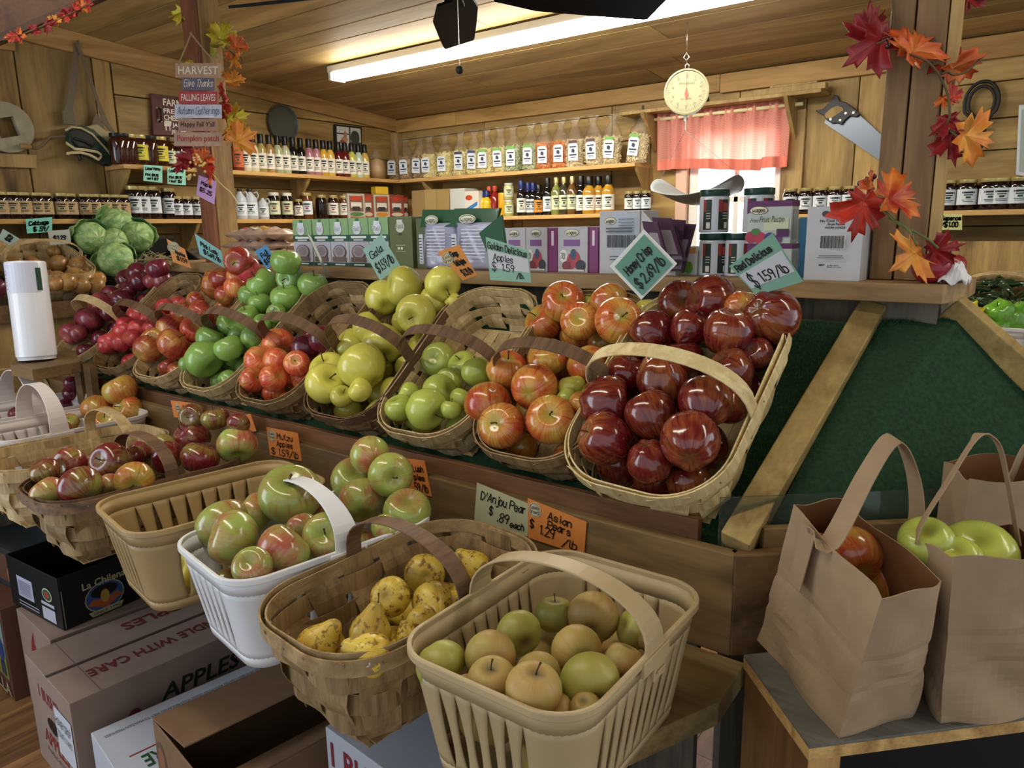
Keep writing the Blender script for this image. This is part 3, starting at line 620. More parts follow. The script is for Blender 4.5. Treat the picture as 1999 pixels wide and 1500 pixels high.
def pile(where,lst,p0,n,kinddef,seed=1,lift=0.0,fill=(),fillword=None,M=None):
    """lst: (px,py,diameter px[,kind][,opts]) ; plane p0,n = level of the fruit centres in that basket"""
    rn=random.Random(seed); n=Vector(n).normalized(); it=[]
    for e in lst:
        px,py,dm=e[:3]; k=e[3] if len(e)>3 and e[3] else kinddef; op=e[4] if len(e)>4 else {}
        q=pln(px,py,Vector(p0)+n*(lift+op.get('up',0)),n); dep=(q-CAM).dot(cf); r=dm/2*dep/FPX*1.03
        if dm<op.get('min',0): pass
        it.append([px,py,q,r,k,op])
    # settle: slide touching pairs apart along the line of sight
    for _ in range(30):
        for i in range(len(it)):
            for j in range(i+1,len(it)):
                a,b=it[i],it[j]; d=(a[2]-b[2]).length; lim=(a[3]+b[3])*.9
                if d<lim:
                    ra=(a[2]-CAM).normalized(); rb=(b[2]-CAM).normalized(); s=1 if (a[2]-CAM).length<(b[2]-CAM).length else -1
                    st=min(.004,(lim-d)*.5); a[2]=a[2]-ra*s*st*.5; b[2]=b[2]+rb*s*st*.5
    bk_=[b for b in BASK if (b[0].translation-Vector(p0)).length<.16]
    if bk_:
        bk_=min(bk_,key=lambda b:(b[0].translation-Vector(p0)).length); Mi_=bk_[0].inverted()
        for e in it:
            for _k in range(2):
                lp=Mi_@e[2]; r_=e[3]*(.9 if e[4]!='pr' else .8); t_=max(0,min(1,-(lp.z)/bk_[3])); ta=1-(1-bk_[4])*t_
                ov=max(0,min(1,lp.z/r_)) # 0 when the centre is at or below the rim
                tight=kinddef in ('ap','pr'); sq_=math.sqrt(max(0,1-ov*ov)); ax_=bk_[1]/2*ta-.004-r_*sq_ if tight else bk_[1]/2-.004; ay_=bk_[2]/2*ta-.004-r_*sq_ if tight else bk_[2]/2+.02
                lb=bk_[2]/2-.35*r_
                if not tight and lp.y>lb:   # fruit heaped against the back rim: it lies higher, not behind the basket
                    cl=Mi_@CAM; t_=(lb-cl.y)/(lp.y-cl.y)
                    if lp.z+(cl.z-lp.z)*(1-t_)<.14: e[3]*=t_; lp=cl.lerp(lp,t_)
                lp.x=max(-ax_,min(ax_,lp.x)); lp.y=max(-ay_,min(ay_,lp.y)); e[2]=bk_[0]@lp
    rows={}; srt=sorted(it,key=lambda e:-e[1]); cur=0; rl=[[srt[0]]]
    for e in srt[1:]:
        if rl[-1][0][1]-e[1]>.55*e[3]*2*FPX/((e[2]-CAM).dot(cf)): rl.append([e])
        else: rl[-1].append(e)
    nr=len(rl)
    for ri,row in enumerate(rl):
        row.sort(key=lambda e:e[0]); rn_='front row' if ri==0 else ('back row' if ri==nr-1 else ORD[ri]+' row')
        for ci,e in enumerate(row):
            px,py,q,r,k,op=e; w_=KIND[k][1]
            pos=('alone' if len(row)==1 else ('left one' if ci==0 else 'right one') if len(row)==2 else lr(ci,len(row)))
            lab=f"{w_} in {where}, {pos} {'in' if pos=='alone' else 'of'} {rn_}"
            if len(lab.split())>16: lab=lab.replace(' with red blush',' blushed red')
            if 'ax' in op: ax=(cr*op['ax'][0]+cu*op['ax'][1]-cf*op['ax'][2]).normalized()
            else:
                t=rn.uniform(.1,1.25); f_=rn.uniform(0,6.28); ax=Vector((math.sin(t)*math.cos(f_),math.sin(t)*math.sin(f_),math.cos(t)))
            rot=Vector((0,0,1)).rotation_difference(ax).to_matrix()@Matrix.Rotation(rn.uniform(0,6.28),3,'Z')
            if k=='pr': r=r*.9; q=q-ax*r*.2
            st=op.get('stem',rn.random()<.6)
            one_fruit(k,q,r,rot,lab,'pear' if k in('pr','ap','apg') else ('onion' if k in('on','ro') else 'apple'),group='fruit in '+where,stem=st,sticker=(cr*op['st'][0]+cu*op['st'][1]-cf*.9) if 'st' in op else None)
            FR.append((q,r))
    # fruit lying underneath, glimpsed through the gaps
    if fill:
        Mi,nx,ny,dz,rf,sx,sy=fill; w_=KIND[kinddef][1]
        for i in range(nx):
            for j in range(ny):
                lp=Vector(((i-(nx-1)/2)*sx+rn.uniform(-.006,.006),(j-(ny-1)/2)*sy+rn.uniform(-.006,.006),dz)); q=Mi@lp
                if any((q-a).length<(rf+b)*.93 for a,b in FR[-120:]):
                    q2=Mi@(lp-Vector((0,0,.022)))
                    if any((q2-a).length<(rf+b)*.9 for a,b in FR[-120:]): continue
                    q=q2
                t=rn.uniform(0,2.5); f_=rn.uniform(0,6.28); ax=Vector((math.sin(t)*math.cos(f_),math.sin(t)*math.sin(f_),math.cos(t)))
                one_fruit(kinddef,q,rf,Vector((0,0,1)).rotation_difference(ax).to_matrix(),f"{w_} lying under the others in {where}",'pear' if kinddef in('pr','ap') else ('onion' if kinddef in('on','ro') else 'apple'),group='under layer of '+where,stem=False)
                FR.append((q,rf))
# nine baskets up the slope: (centre x, rim offset) from the turf to the far end
def slopeM(x,ln,off=.12,y0=1.13,rz=0,L0=.46):
    # front edge of the rim sits at y=y0
    s=Vector((0,math.cos(TH),math.sin(TH))); base=Vector((x,1.17,.93))+NS*off; base+=s*((y0-base.y)/s.y+ln/2)
    return Matrix.Translation(base)@Matrix.Rotation(TH,4,'X')@Matrix.Rotation(rz,4,'Z')
SB=[]
def sb(x,label,W,Ln,rz=0,off=.12,y0=1.13,**k):
    M=slopeM(x,Ln,off,y0,rz); SB.append(M); wood_basket(M,label,W=W,Ln=Ln,H=off-.006,**k); return M
Mrd=sb(-.600,'pale new splint basket of dark red apples beside the green turf',.33,.50,rz=R(-2),off=.135,y0=1.10,mat='pale',hoop='pale',handle='pale',arch=.13,seed=1,hy=-.035)
Mhc=sb(-.875,'splint basket of red and yellow apples with very dark handle',.285,.47,mat='splintd',hoop='splintd',handle='hoopd',arch=.115,seed=2,hy=-.03)
Mgd=sb(-1.175,'half-empty tan splint basket holding yellow green apples at its front',.29,.47,mat='splint',hoop='splint',handle='hoopd',arch=.115,seed=3,hy=-.02)
Mgg=sb(-1.455,'aged brown splint basket heaped with pale yellow apples',.275,.47,mat='splintd',hoop='hoopd',handle='hoopd',arch=.125,seed=4,hy=-.02)
Mga=sb(-1.765,'splint basket of small orange red apples, empty at its back',.28,.47,mat='splintd',hoop='splintd',handle='hoopd',arch=.11,seed=5,hy=-.02)
Mgr=sb(-2.065,'splint basket heaped with bright green apples',.28,.47,mat='splint',hoop='splint',handle='hoopd',arch=.11,seed=6,hy=-.02)
Mfu=sb(-2.36,'splint basket of dusky red apples next to the bright green ones',.27,.47,mat='splint',hoop='splint',handle='hoopd',arch=.105,seed=7,hy=-.02)
Mpk=sb(-2.66,'splint basket of small pink red apples',.27,.47,mat='splintd',hoop='splintd',handle='hoopd',arch=.105,seed=8,hy=-.02)
Mpl=sb(-2.98,'splint basket of dark purplish red apples at the far end',.29,.47,mat='splint',hoop='splint',handle='splint',arch=.11,seed=9,hy=-.02)
def P0(M): return M.translation
AX=lambda x,y,z,**k:dict(ax=(x,y,z),**k)
D=.010
pile('palest basket beside turf',[(1327,593,88),(1392,588,100,None,AX(-.9,.1,.3,stem=False,up=.01)),(1505,617,104,None,AX(.6,-.2,-.5,up=.005)),(1422,650,95,None,AX(.1,.9,.4,up=.02,stem=False)),(1275,650,84,None,AX(-.3,.6,-.4)),(1347,643,76),(1445,600,60,'hc'),
 (1292,737,97,None,AX(.1,-.9,-.4,up=.01)),(1183,787,104,None,AX(.9,.1,.3)),(1223,733,80),(1272,813,100,None,AX(-.3,.8,-.3,up=.01)),(1377,787,100,None,AX(.1,.7,-.6)),(1182,858,102,None,AX(-.9,.4,.2,up=.012,stem=True)),(1347,863,112,None,AX(.2,.5,-.8,up=.018)),(1267,900,85,None,AX(.2,-.8,-.3)),(1427,727,90),(1333,705,80),(1422,792,72,None,dict(up=-.02)),(1480,690,60),(1135,785,56)],
 P0(Mrd),NS,'rd',11,lift=-.008,fill=(Mrd,3,5,-.078,.042,.08,.08))
pile('darkest-handled basket',[(1100,590,82,None,AX(-.1,.3,.9,up=.02)),(1189,590,76),(1207,627,92,None,AX(.1,.2,.9,up=.022)),(1132,628,74,None,AX(-.2,.2,.9)),(1048,630,74,None,AX(-.6,.5,.5)),(1265,608,52,'gg'),(1158,592,42,'gd'),
 (987,722,80,None,AX(.1,.75,.55,up=.01)),(1070,700,80,None,AX(-.3,.8,.5)),(1147,712,80,None,AX(-.5,.75,.3)),(1043,757,92,None,AX(.3,.3,-.8,up=.016)),(942,790,92,None,AX(-.1,.6,-.6,st=(.25,.9))),(980,832,90,None,AX(-.35,.25,.9,up=.012)),(1075,820,95,None,AX(-.1,.35,.9,up=.012)),(1117,757,54,'gg'),(1105,780,44,'gd'),(1136,787,50)],
 P0(Mhc),NS,'hc',12,lift=-.012,fill=(Mhc,3,5,-.072,.04,.07,.08))
pile('half-empty tan basket',[(857,703,68,None,dict(up=-.03)),(933,727,64),(905,715,60,None,dict(up=-.02)),(877,747,58),(857,767,72,None,AX(.8,.2,.5)),(798,770,48),(780,797,56),(832,798,80,None,AX(.7,-.4,.5,stem=True)),(900,780,46),(880,800,40)],
 P0(Mgd),NS,'gd',13,lift=-.02,fill=(Mgd@Matrix.Translation((0,-.08,0)),3,3,-.078,.038,.07,.075))
pile('yellow-apple basket',[(737,582,68),(790,560,78,None,AX(-.9,.1,.4,up=.02)),(863,553,70,None,AX(.4,-.5,.6)),(850,590,66,None,AX(.5,.3,.5)),(813,613,76,None,AX(-.2,-.3,.8,up=.015)),(890,590,34),
 (720,643,66),(747,670,80,None,AX(.2,-.7,.6,up=.01,stem=True)),(675,675,68,None,AX(-.7,.5,.4)),(708,717,92,None,AX(-.6,.6,-.3,up=.02,stem=False)),(633,723,72),(635,750,78,None,AX(.5,.4,.75,up=.012,stem=True)),(703,762,46),(667,775,44)],
 P0(Mgg),NS,'gg',14,lift=-.012,fill=(Mgg,3,5,-.074,.038,.066,.078))
pile('orange-apple basket',[(535,670,62,None,AX(.5,-.5,.6)),(495,703,55),(540,705,52),(580,710,50),(492,742,50),(533,738,54),(597,678,54,'pl'),(630,663,54,'pl'),(613,655,40,'pl')],
 P0(Mga),NS,'ga',15,lift=-.02,fill=(Mga@Matrix.Translation((0,-.09,0)),3,3,-.078,.034,.066,.07))
pile('bright green basket',[(558,512,58,None,dict(up=.02)),(567,543,54,None,AX(-.3,-.2,.9)),(512,554,60,None,AX(-.5,.6,.5,up=.01)),(559,582,60,None,AX(-.1,.9,.4,up=.01,stem=True,st=(-.5,-.5))),(614,558,58,None,AX(.2,.9,.3)),(475,577,46),(507,592,44),(540,612,38,None,dict(st=(-.2,.4))),
 (450,633,52),(467,653,48),(483,617,44),(513,632,38),(493,660,46),(403,662,58),(398,700,74,None,AX(.7,-.6,.3,up=.012)),(447,680,56),(362,710,38)],
 P0(Mgr),NS,'gr',16,lift=-.006,fill=(Mgr,3,5,-.07,.035,.066,.072))
pile('dusky red basket',[(466,510,56,None,AX(-.1,-.3,.9,up=.02)),(405,555,60,None,AX(-.9,.2,.2)),(435,545,52),(465,542,44,'ga'),(492,527,50,'pk'),(460,562,44,'ga'),(438,577,38),
 (348,612,42,None,AX(0,-.1,1)),(392,612,52),(333,642,56),(380,643,54,'ga'),(278,665,56,'jo',AX(0,.4,.9,stem=True)),(287,682,54,None,dict(up=.01)),(337,672,60,None,dict(up=.01)),(374,588,38)],
 P0(Mfu),NS,'fu',17,lift=-.006,fill=(Mfu,3,5,-.07,.035,.066,.072))
pile('pink apple basket',[(270,615,42),(230,632,38),(243,645,40),(270,642,38),(290,622,36),(308,627,40),(200,665,44),(209,677,34),(236,670,38),(297,640,34),(322,600,34),(257,660,34)],
 P0(Mpk),NS,'pk',18,lift=-.012,fill=(Mpk,3,5,-.07,.034,.062,.07))
pile('farthest slope basket',[(270,535,44),(315,525,42),(352,527,40),(272,550,38),(242,545,38),(322,549,38,'plr'),(297,550,32,'plr'),
 (212,577,38,None,AX(0,.2,.9)),(237,587,42),(215,610,36),(178,593,46,'plr'),(135,615,38),(155,620,42),(178,624,48,'plr'),(130,649,42,'plr',AX(-.2,-.4,.9)),(153,652,34,'plr'),(250,565,34)],
 P0(Mpl),NS,'pl',19,lift=-.008,fill=(Mpl,3,5,-.07,.034,.066,.072))
# front row
RZ=.948; UP=Vector((0,0,1))
Map=basket_frame(-.536,.80,RZ+.012,R(1)); plastic_basket(Map,'tan plastic basket of russet Asian pears nearest the camera',TAN,W=.284,Ln=.385,H=.185,arch=.082,hy=0.0,nl=9,ns_=6)
Mpr=basket_frame(-.836,.79,RZ-.01,R(-5),R(3)); wood_basket(Mpr,'brown splint basket of spotted yellow pears between the plastic baskets',W=.288,Ln=.45,H=.17,mat='splintd',hoop='hoop',handle='hoopd',arch=.092,seed=21,hy=.0,taper=.7)
Mwh=basket_frame(-1.13,.82,RZ-.004,R(-9)); plastic_basket(Mwh,'bluish white plastic basket heaped with blushed green apples',WPL,W=.275,Ln=.42,H=.182,arch=.09,hy=.0,nl=7,ns_=5)
Mtn=basket_frame(-1.455,.82,RZ-.002,R(-9)); plastic_basket(Mtn,'nearly empty tan plastic basket left of the white one',TAN2,W=.275,Ln=.42,H=.182,arch=.0,hy=.0,nl=8,ns_=5)
Mmc=basket_frame(-1.765,.80,RZ+.0,R(-3)); wood_basket(Mmc,'dark brown splint basket of maroon apples in the front row',W=.285,Ln=.46,H=.155,mat='splintd',hoop='hoopd',handle='hoopd',arch=.08,seed=22,hy=.02,taper=.7)
Mbw=basket_frame(-2.10,.80,RZ+.0,R(-3)); wood_basket(Mbw,'tan splint basket standing almost empty left of the maroon apples',W=.28,Ln=.44,H=.155,mat='splint',hoop='splint',handle='splint',arch=.08,seed=23,hy=.09,taper=.7)
Mwp=basket_frame(-2.42,.90,RZ,R(-2)); plastic_basket(Mwp,'white plastic basket with orange and green apples at its back',WPL2,W=.265,Ln=.42,H=.17,arch=.125,hy=-.06,nl=9,ns_=6)
Mwq=basket_frame(-2.74,.90,RZ,R(-2)); plastic_basket(Mwq,'leftmost white plastic basket with a few dark purple apples',WPL2,W=.265,Ln=.42,H=.17,arch=.125,hy=.0,nl=9,ns_=6)
def fp(M,dz): return P0(M)+UP*dz
pile('nearest tan plastic basket',[(850,1303,98,'apg',AX(.5,-.7,.4,stem=True)),(957,1280,98,None,AX(.1,-.3,.95,up=.01,stem=False)),(1013,1237,88,'apg',AX(-.3,.2,-.7)),(1083,1200,78,'apg'),(1158,1205,98,None,AX(.2,.3,-.8,up=.005)),(1125,1270,98,None,AX(.3,-.15,.9,stem=False,up=.006)),(1240,1228,78,'apg'),(938,1347,96,None,AX(-.05,.85,.5,up=.008,stem=True)),(1050,1317,88,None,AX(-.1,.3,-.6)),(1023,1362,110,None,AX(.1,.85,.35,up=.022,stem=True)),(1157,1333,116,'apg',AX(-.1,.4,-.8,up=.02)),(1200,1287,64),(1230,1295,74,'ap'),(1293,1262,56),(1085,1388,70),(1175,1395,60),(890,1350,50)],
 fp(Map,-.03),UP,'ap',31,fill=(Map,2,4,-.11,.04,.09,.084))
pile('spotted pear basket',[(630,1250,92,None,AX(.5,.75,.1,stem=False)),(727,1222,90,None,AX(.25,.95,.1,up=.02,stem=True)),(712,1275,92,None,AX(-.75,.35,.35,up=.025,stem=True,st=(.1,-.1))),(767,1167,84,None,AX(.15,-.3,-.85,up=.01)),(827,1120,86,None,AX(-.2,-.1,-.9)),(847,1183,86,None,AX(.3,-.3,.85,up=.005)),(917,1100,70,None,AX(-.75,.65,.1,stem=True)),(833,1222,74,None,AX(.7,-.3,.3)),(893,1173,54,None,AX(.6,.5,.3,st=(-.3,.6))),(943,1147,46),(793,1236,48)],
 fp(Mpr,-.045),UP,'pr',32,fill=(Mpr,3,4,-.11,.032,.062,.072))
pile('bluish white plastic basket',[(567,967,120,None,AX(.15,.75,.6,up=.05,stem=True)),(413,1010,104,None,AX(-.4,.6,-.3)),(455,1050,104,None,AX(-.8,.3,.4,up=.01)),(553,1075,103,None,AX(.6,.7,-.2,up=.008,stem=False)),(638,1047,92,None,AX(.1,.35,.9,up=.004,stem=True)),(495,1003,80),(637,992,62),(493,1107,76,None,AX(0,.5,.8,stem=False)),(643,917,86,None,AX(.2,.6,.7,up=.015)),(723,890,76,None,AX(-.4,.3,-.7)),(762,927,86,None,AX(.35,-.1,.9,up=.012,stem=True)),(707,977,88,None,AX(-.2,.5,-.6)),(795,1000,92,None,AX(.1,.75,.6,up=.004)),(753,1033,58),(590,1030,60)],
 fp(Mwh,.0),UP,'lu',33,fill=(Mwh,2,4,-.1,.045,.1,.092))
pile('dark brown front basket',[(88,920,54,None,AX(-.3,.7,.4,up=.015)),(137,905,66,None,AX(-.25,-.15,.95,up=.022)),(214,902,76,None,AX(-.25,.25,.9,up=.026)),(157,950,80,None,AX(-.6,.5,-.3,up=.02)),(93,962,62,'lu'),(263,937,72,'jo',AX(.3,-.3,.8,up=.012)),(258,892,50),(215,948,46,'lu'),(178,880,46,'pk',dict(up=.01)),
 (250,850,52,'lu',AX(0,.1,.95)),(305,832,66,None,AX(-.3,.4,.4,up=.01)),(327,893,64),(370,812,52,None,AX(-.1,0,.95,up=.012)),(420,818,52),(379,853,58,None,dict(up=.004)),(390,895,72,None,dict(up=.008)),(463,868,76,'lu',AX(.2,-.6,.5,up=.012)),(465,828,44),(265,815,50,'plr',dict(up=.01)),(205,857,40,'plr'),(340,858,46,None,dict(up=-.02))],
 fp(Mmc,-.005),UP,'mc',34,fill=(Mmc,3,5,-.085,.034,.062,.068))
pile('white basket by bag roll',[(235,762,64,None,AX(-.3,.6,.2,up=.04)),(190,797,58,None,AX(0,-.7,.2,up=.015)),(170,775,48,'lu'),(250,800,56,None,AX(-.4,.3,.8,up=.01)),(205,822,56,None,dict(up=.005)),(120,838,36),(135,825,36,'lu')],
 fp(Mwp,-.02),UP,'jo',35,fill=(Mwp@Matrix.Translation((0,.06,0)),2,3,-.1,.042,.085,.085))
pile('leftmost white plastic basket',[(15,802,34),(52,785,34),(57,803,32),(75,775,30),(120,762,34),(140,748,30)],fp(Mwq,-.05),UP,'pl',36)
for i,(u,v) in enumerate(((-.05,-.10),(.045,-.08),(-.045,-.01),(.05,.01),(0,.09))):
    one_fruit('gg',Mtn@Vector((u,v,-.137+.002*i)),.04,Matrix.Rotation(1.1*i,3,'X'),f"yellow apple low in the nearly empty tan plastic basket, {ORD[i]} from its front",'apple',stem=False)
mb=MB(); mb.box((0,0,0),(.03,.02,.004)); tag(put(mb,'paper_scrap',plain('pink_scrap','#c07a78',.6),loc=P0(Mbw)+Vector((.0,-.12,-.148))),'small pinkish scrap lying in the nearly empty tan splint basket','scrap')
# ---------------- lettering ----------------
# single stroke hand lettering on a 4x6 grid (y up); strokes split by spaces
G={'A':'00 26 40|12 32','B':'00 06 26 35 34 23 03|23 32 31 20 00','C':'45 36 16 05 01 10 30 41','D':'00 06 26 44 42 20 00','E':'40 00 06 46|03 33','F':'00 06 46|03 33','G':'45 36 16 05 01 10 30 41 43 23','H':'00 06|40 46|03 43','I':'20 26','J':'36 31 20 10 01','K':'00 06|46 03 40','L':'06 00 40','M':'00 06 23 46 40','N':'00 06 40 46','O':'10 01 05 16 36 45 41 30 10','P':'00 06 26 45 44 33 03','R':'00 06 26 45 44 33 03|23 40','S':'45 36 16 05 04 13 33 42 41 30 10 01','T':'06 46|26 20','U':'06 01 10 30 41 46','V':'06 20 46','W':'06 10 24 30 46','X':'00 46|06 40','Y':'06 23 46|23 20',
'a':'33 24 13 02 01 10 20 32|34 31 40','b':'06 00 20 31 33 24 04','c':'33 24 14 03 01 10 20 31','d':'36 30|31 20 10 01 03 14 24 33','e':'02 32 33 24 14 03 01 10 20 31','f':'35 26 15 10|03 23','g':'34 3a 2b 0a|33 24 14 03 01 10 20 31','h':'06 00|03 14 24 33 30','i':'14 10|15 16','j':'24 2a 1b 0a|25 26','k':'06 00|34 02 30','l':'16 11 20','m':'00 04|03 14 23 20|23 34 43 40','n':'04 00|03 14 24 33 30','o':'10 01 03 14 24 33 31 20 10','p':'04 0b|03 14 24 33 31 20 10 01','r':'04 00|03 14 24','s':'33 24 14 03 12 22 31 20 10 01','t':'16 11 20 30|04 24','u':'04 01 10 20 31|34 30','v':'04 10 24','w':'04 10 22 30 44','x':'00 34|04 30','y':'04 11|34 1b','z':'04 34 00 30',
'0':'10 01 05 16 26 35 31 20 10','1':'15 26 20','2':'05 16 26 35 34 00 40','3':'05 16 26 35 34 23 34 31 20 10 01','4':'30 36 02 42','5':'36 06 03 23 32 31 20 00','6':'36 14 01 10 20 31 32 23 02','7':'06 36 10','8':'13 04 05 16 26 35 34 23 13 02 01 10 20 31 32 23','9':'34 23 13 04 05 16 26 35 34 20','$':'45 36 16 05 04 13 33 42 41 30 10 01|27 2a','.':'10 11','/':'0a 46',"'":'16 14','!':'16 12|10 11',',':'11 0a','-':'13 33'}
def strokes(mb,text,org,ex,ey,wd,pen,wob=.12,seed=0,lift=.0012,slant=.12):
    """org = start of the base line; ex unit reading direction, ey unit up; wd = total width, ey scaled height"""
    rn=random.Random(seed or len(text)*7+1); ex=Vector(ex);ey=Vector(ey); H_=ey.length; n=ex.cross(ey).normalized(); adv=[]
    x=0
    for ch in text:
        adv.append(x); x+= 2.6 if ch==' ' else (2.6 if ch in "il.'!1j," else (5.6 if ch in 'MWmw' else 4.9 if ch.isupper() or ch=='$' else 4.1))
    sc=wd/max(x,1); exu=ex.normalized(); gy=H_/6
    for ch,ax_ in zip(text,adv):
        g=G.get(ch)
        if not g: continue
        jy=rn.uniform(-.25,.25)
        for st in g.split('|'):
            pts=[]
            for t in st.split():
                gx=int(t[0]); y_={'a':-1.0,'b':-1.8}.get(t[1]); y_=int(t[1]) if y_ is None else y_
                if t[1]=='7': y_=7
                px=(gx+slant*y_+ax_+rn.uniform(-wob,wob))*sc; py=(y_+jy+rn.uniform(-wob,wob))*gy; pts.append(Vector(org)+exu*px+ey.normalized()*py+n*lift)
            for a,b in zip(pts,pts[1:]):
                d=(b-a)
                if d.length<1e-6: continue
                d=d.normalized(); s=n.cross(d)*pen/2; e=d*pen*.35; k=[mb.av(a-e-s),mb.av(b+e-s),mb.av(b+e+s),mb.av(a-e+s)]; mb.af(k)
def printed(text,org,ex,ey,wd,ht,mat,parent,bold=0,lift=.001,name='lettering',shear=0):
    """block letters as mesh; org = lower left"""
    cu_=bpy.data.curves.new('t','FONT'); cu_.body=text; cu_.size=1; cu_.offset=bold; cu_.shear=shear; cu_.resolution_u=2
    ob=bpy.data.objects.new('t',cu_); me=bpy.data.meshes.new_from_object(ob); bpy.data.objects.remove(ob)
    ex=Vector(ex).normalized(); ey=Vector(ey).normalized(); n=ex.cross(ey).normalized()
    if not me.vertices: return None
    xs=[v.co.x for v in me.vertices]; ys=[v.co.y for v in me.vertices]; x0,x1,y0,y1=min(xs),max(xs),min(ys),max(ys)
    inv=lwm(parent).inverted() if parent else Matrix.Identity(4)
    for v in me.vertices:
        u=(v.co.x-x0)/(x1-x0)*wd; t=(v.co.y-y0)/(y1-y0)*ht; v.co=inv@(Vector(org)+ex*u+ey*t+n*lift)
    me.materials.clear(); me.materials.append(mat); o=bpy.data.objects.new(name,me); COL.objects.link(o)
    if parent: o.parent=parent
    return o
INK=plain('black_ink','#14130f',.5); INKR=plain('red_ink','#9a2028',.5); INKB=plain('blue_ink','#26406a',.5); INKW=plain('white_ink','#eee9dc',.6); INKG=plain('green_ink','#1d4a2c',.5)
CARDS={}
def cmat(h,rough=.55):
    if h not in CARDS: CARDS[h]=plain('card_'+h.strip('#'),h,rough)
    return CARDS[h]
def card(name,corners,dep,color,label,lines=(),nrm=None,cat='price sign',th=.0016,ink=INK,pen=.0022,patch=None,badge=None,printedl=False,group=None,plane=None):
    """corners TL,TR,BR,BL in pixels, unprojected onto one upright plane at depth dep"""
    cx=sum(c[0] for c in corners)/4; cy=sum(c[1] for c in corners)/4
    if plane: p0=on(cx,cy,plane[0],plane[1]); n=Vector((0,0,0)); n[plane[0]]=-1 if plane[0]==1 else 1
    else:
        p0=at(cx,cy,dep); n=Vector(nrm) if nrm else Vector((CAM.x-p0.x,CAM.y-p0.y,0)); n.normalize()
    W_=[pln(c[0],c[1],p0,n) for c in corners]; mb=MB(); mb.prism([W_[3],W_[2],W_[1],W_[0]],-n*th)
    o=put(mb,name,cmat(color),loc=p0,world=True); tag(o,label,cat,group)
    TL,TR,BR,BL=W_
    def uv(u,v): return (BL*(1-u)+BR*u)*(1-v)+(TL*(1-u)+TR*u)*v
    if patch:
        u0,v0,u1,v1,pc=patch; mb=MB(); mb.prism([uv(u0,v0)+n*.0003,uv(u1,v0)+n*.0003,uv(u1,v1)+n*.0003,uv(u0,v1)+n*.0003],n*.0006); put(mb,'paper_strip',cmat(pc),o,world=True)
    if badge:
        bu,bv,br=badge; c=uv(bu,bv); ex=(BR-BL).normalized(); ey=n.cross(ex)
        mb=MB(); mb.prism([c+n*.0003+ex*br*math.cos(6.283*k/20)+ey*br*math.sin(6.283*k/20) for k in range(20)],n*.0006); bb=put(mb,'badge',cmat('#c9bfa0'),o,world=True)
        mb=MB(); mb.tube([c+n*.0011+ex*br*.85*math.cos(6.283*k/20)+ey*br*.85*math.sin(6.283*k/20) for k in range(20)],.0004,4,closed=True)
        strokes(mb,'Locally',c-ex*br*.7+ey*br*.1,ex,ey*br*.45,br*1.4,.0008,lift=.0012); strokes(mb,'Grown!',c-ex*br*.7-ey*br*.5,ex,ey*br*.45,br*1.4,.0008,lift=.0012)
        put(mb,'badge_print',INK,bb,world=True)
    if lines:
        mb=MB()
        for i,l in enumerate(lines):
            t,u0,v0,hv,wu=l[:5]; ex=(uv(min(1,u0+.3),v0)-uv(u0,v0)).normalized(); ey=(TL-BL).normalized(); hh=(uv(u0,min(1,v0+.2))-uv(u0,v0)).length/min(.2,1-v0)*hv; ww=(BR-BL).length*wu
            if printedl: pass
            strokes(mb,t,uv(u0,v0),ex,ey*hh,ww,l[5] if len(l)>5 else pen,seed=i+3,lift=.0014)
        put(mb,'handwriting',ink,o,world=True)
    return o
# signs over the slope baskets
card('price_sign',[(948,463),(1032,489),(1037,552),(957,547)],1.72,'#7fa894','mint and white card reading Golden Delicious Apples beside the bagged mix',[('Golden Delicious',.03,.76,.15,.98),('Apples',.14,.50,.16,.5),('$',.08,.24,.2,.12),('1.59',.3,.26,.17,.34),('/lb.',.66,.1,.15,.2)],patch=(.02,.3,.98,.72,'#b9bac0'),nrm=(.25,-1,0),pen=.002)
o=card('price_sign',[(1190,520),(1257,448),(1322,515),(1252,585)],1.52,'#d9dbd6','green card reading Honey Crisp set cornerwise above its basket',cat='price sign',nrm=(.3,-1,0))
o=card('paper_card',[(1200,521),(1257,458),(1312,516),(1253,577)],1.517,'#5f8f7c','green card reading Honey Crisp set cornerwise above its basket',[('Honey Crisp',.1,.58,.22,.8),('$ 2.69/lb',.08,.14,.26,.86)],nrm=(.3,-1,0),pen=.0028)
hc=[x for x in bpy.data.objects if x.name.startswith('price_sign')][-1]
def adopt(ch,par):
    inv=lwm(par).inverted()@lwm(ch); ch.parent=par; ch.matrix_basis=inv
    for k in('label','category','group'): 
        if k in ch: del ch[k]
adopt(o,bpy.data.objects['price_sign.001'])
card('price_sign',[(1423,520),(1508,455),(1568,550),(1477,577)],1.40,'#6f9a86','tilted card reading Red Delicious $1.59 in front of the pectin boxes',[('Red Delicious',.06,.74,.18,.86),('$',.12,.2,.38,.12),('1.59/lb',.3,.26,.24,.62)],patch=(.03,.22,.97,.66,'#b4b5bb'),nrm=(.12,-1,0),pen=.0026)
card('price_sign',[(708,487),(745,457),(782,520),(742,548)],2.1,'#9cc4bd','pale aqua card reading Gala, tilted in front of the green jar boxes',[('Gala',.12,.62,.2,.6),('$1.59/lb',.1,.2,.26,.8)],pen=.0024)
card('price_sign',[(853,492),(897,478),(931,537),(903,548)],1.95,'#e0954a','orange card reading Ginger Gold Apples behind the pale yellow apples',[('Ginger',.42,.72,.18,.5),('Gold Apples',.3,.44,.17,.68),('$1.39/lb',.3,.1,.2,.66)],badge=(.2,.72,.017),pen=.002)
card('price_sign',[(598,455),(606,462),(646,545),(638,540)],2.2,'#c9d2cc','thin card seen almost edge-on above the bright green apples',nrm=(-.72,-.72,0))
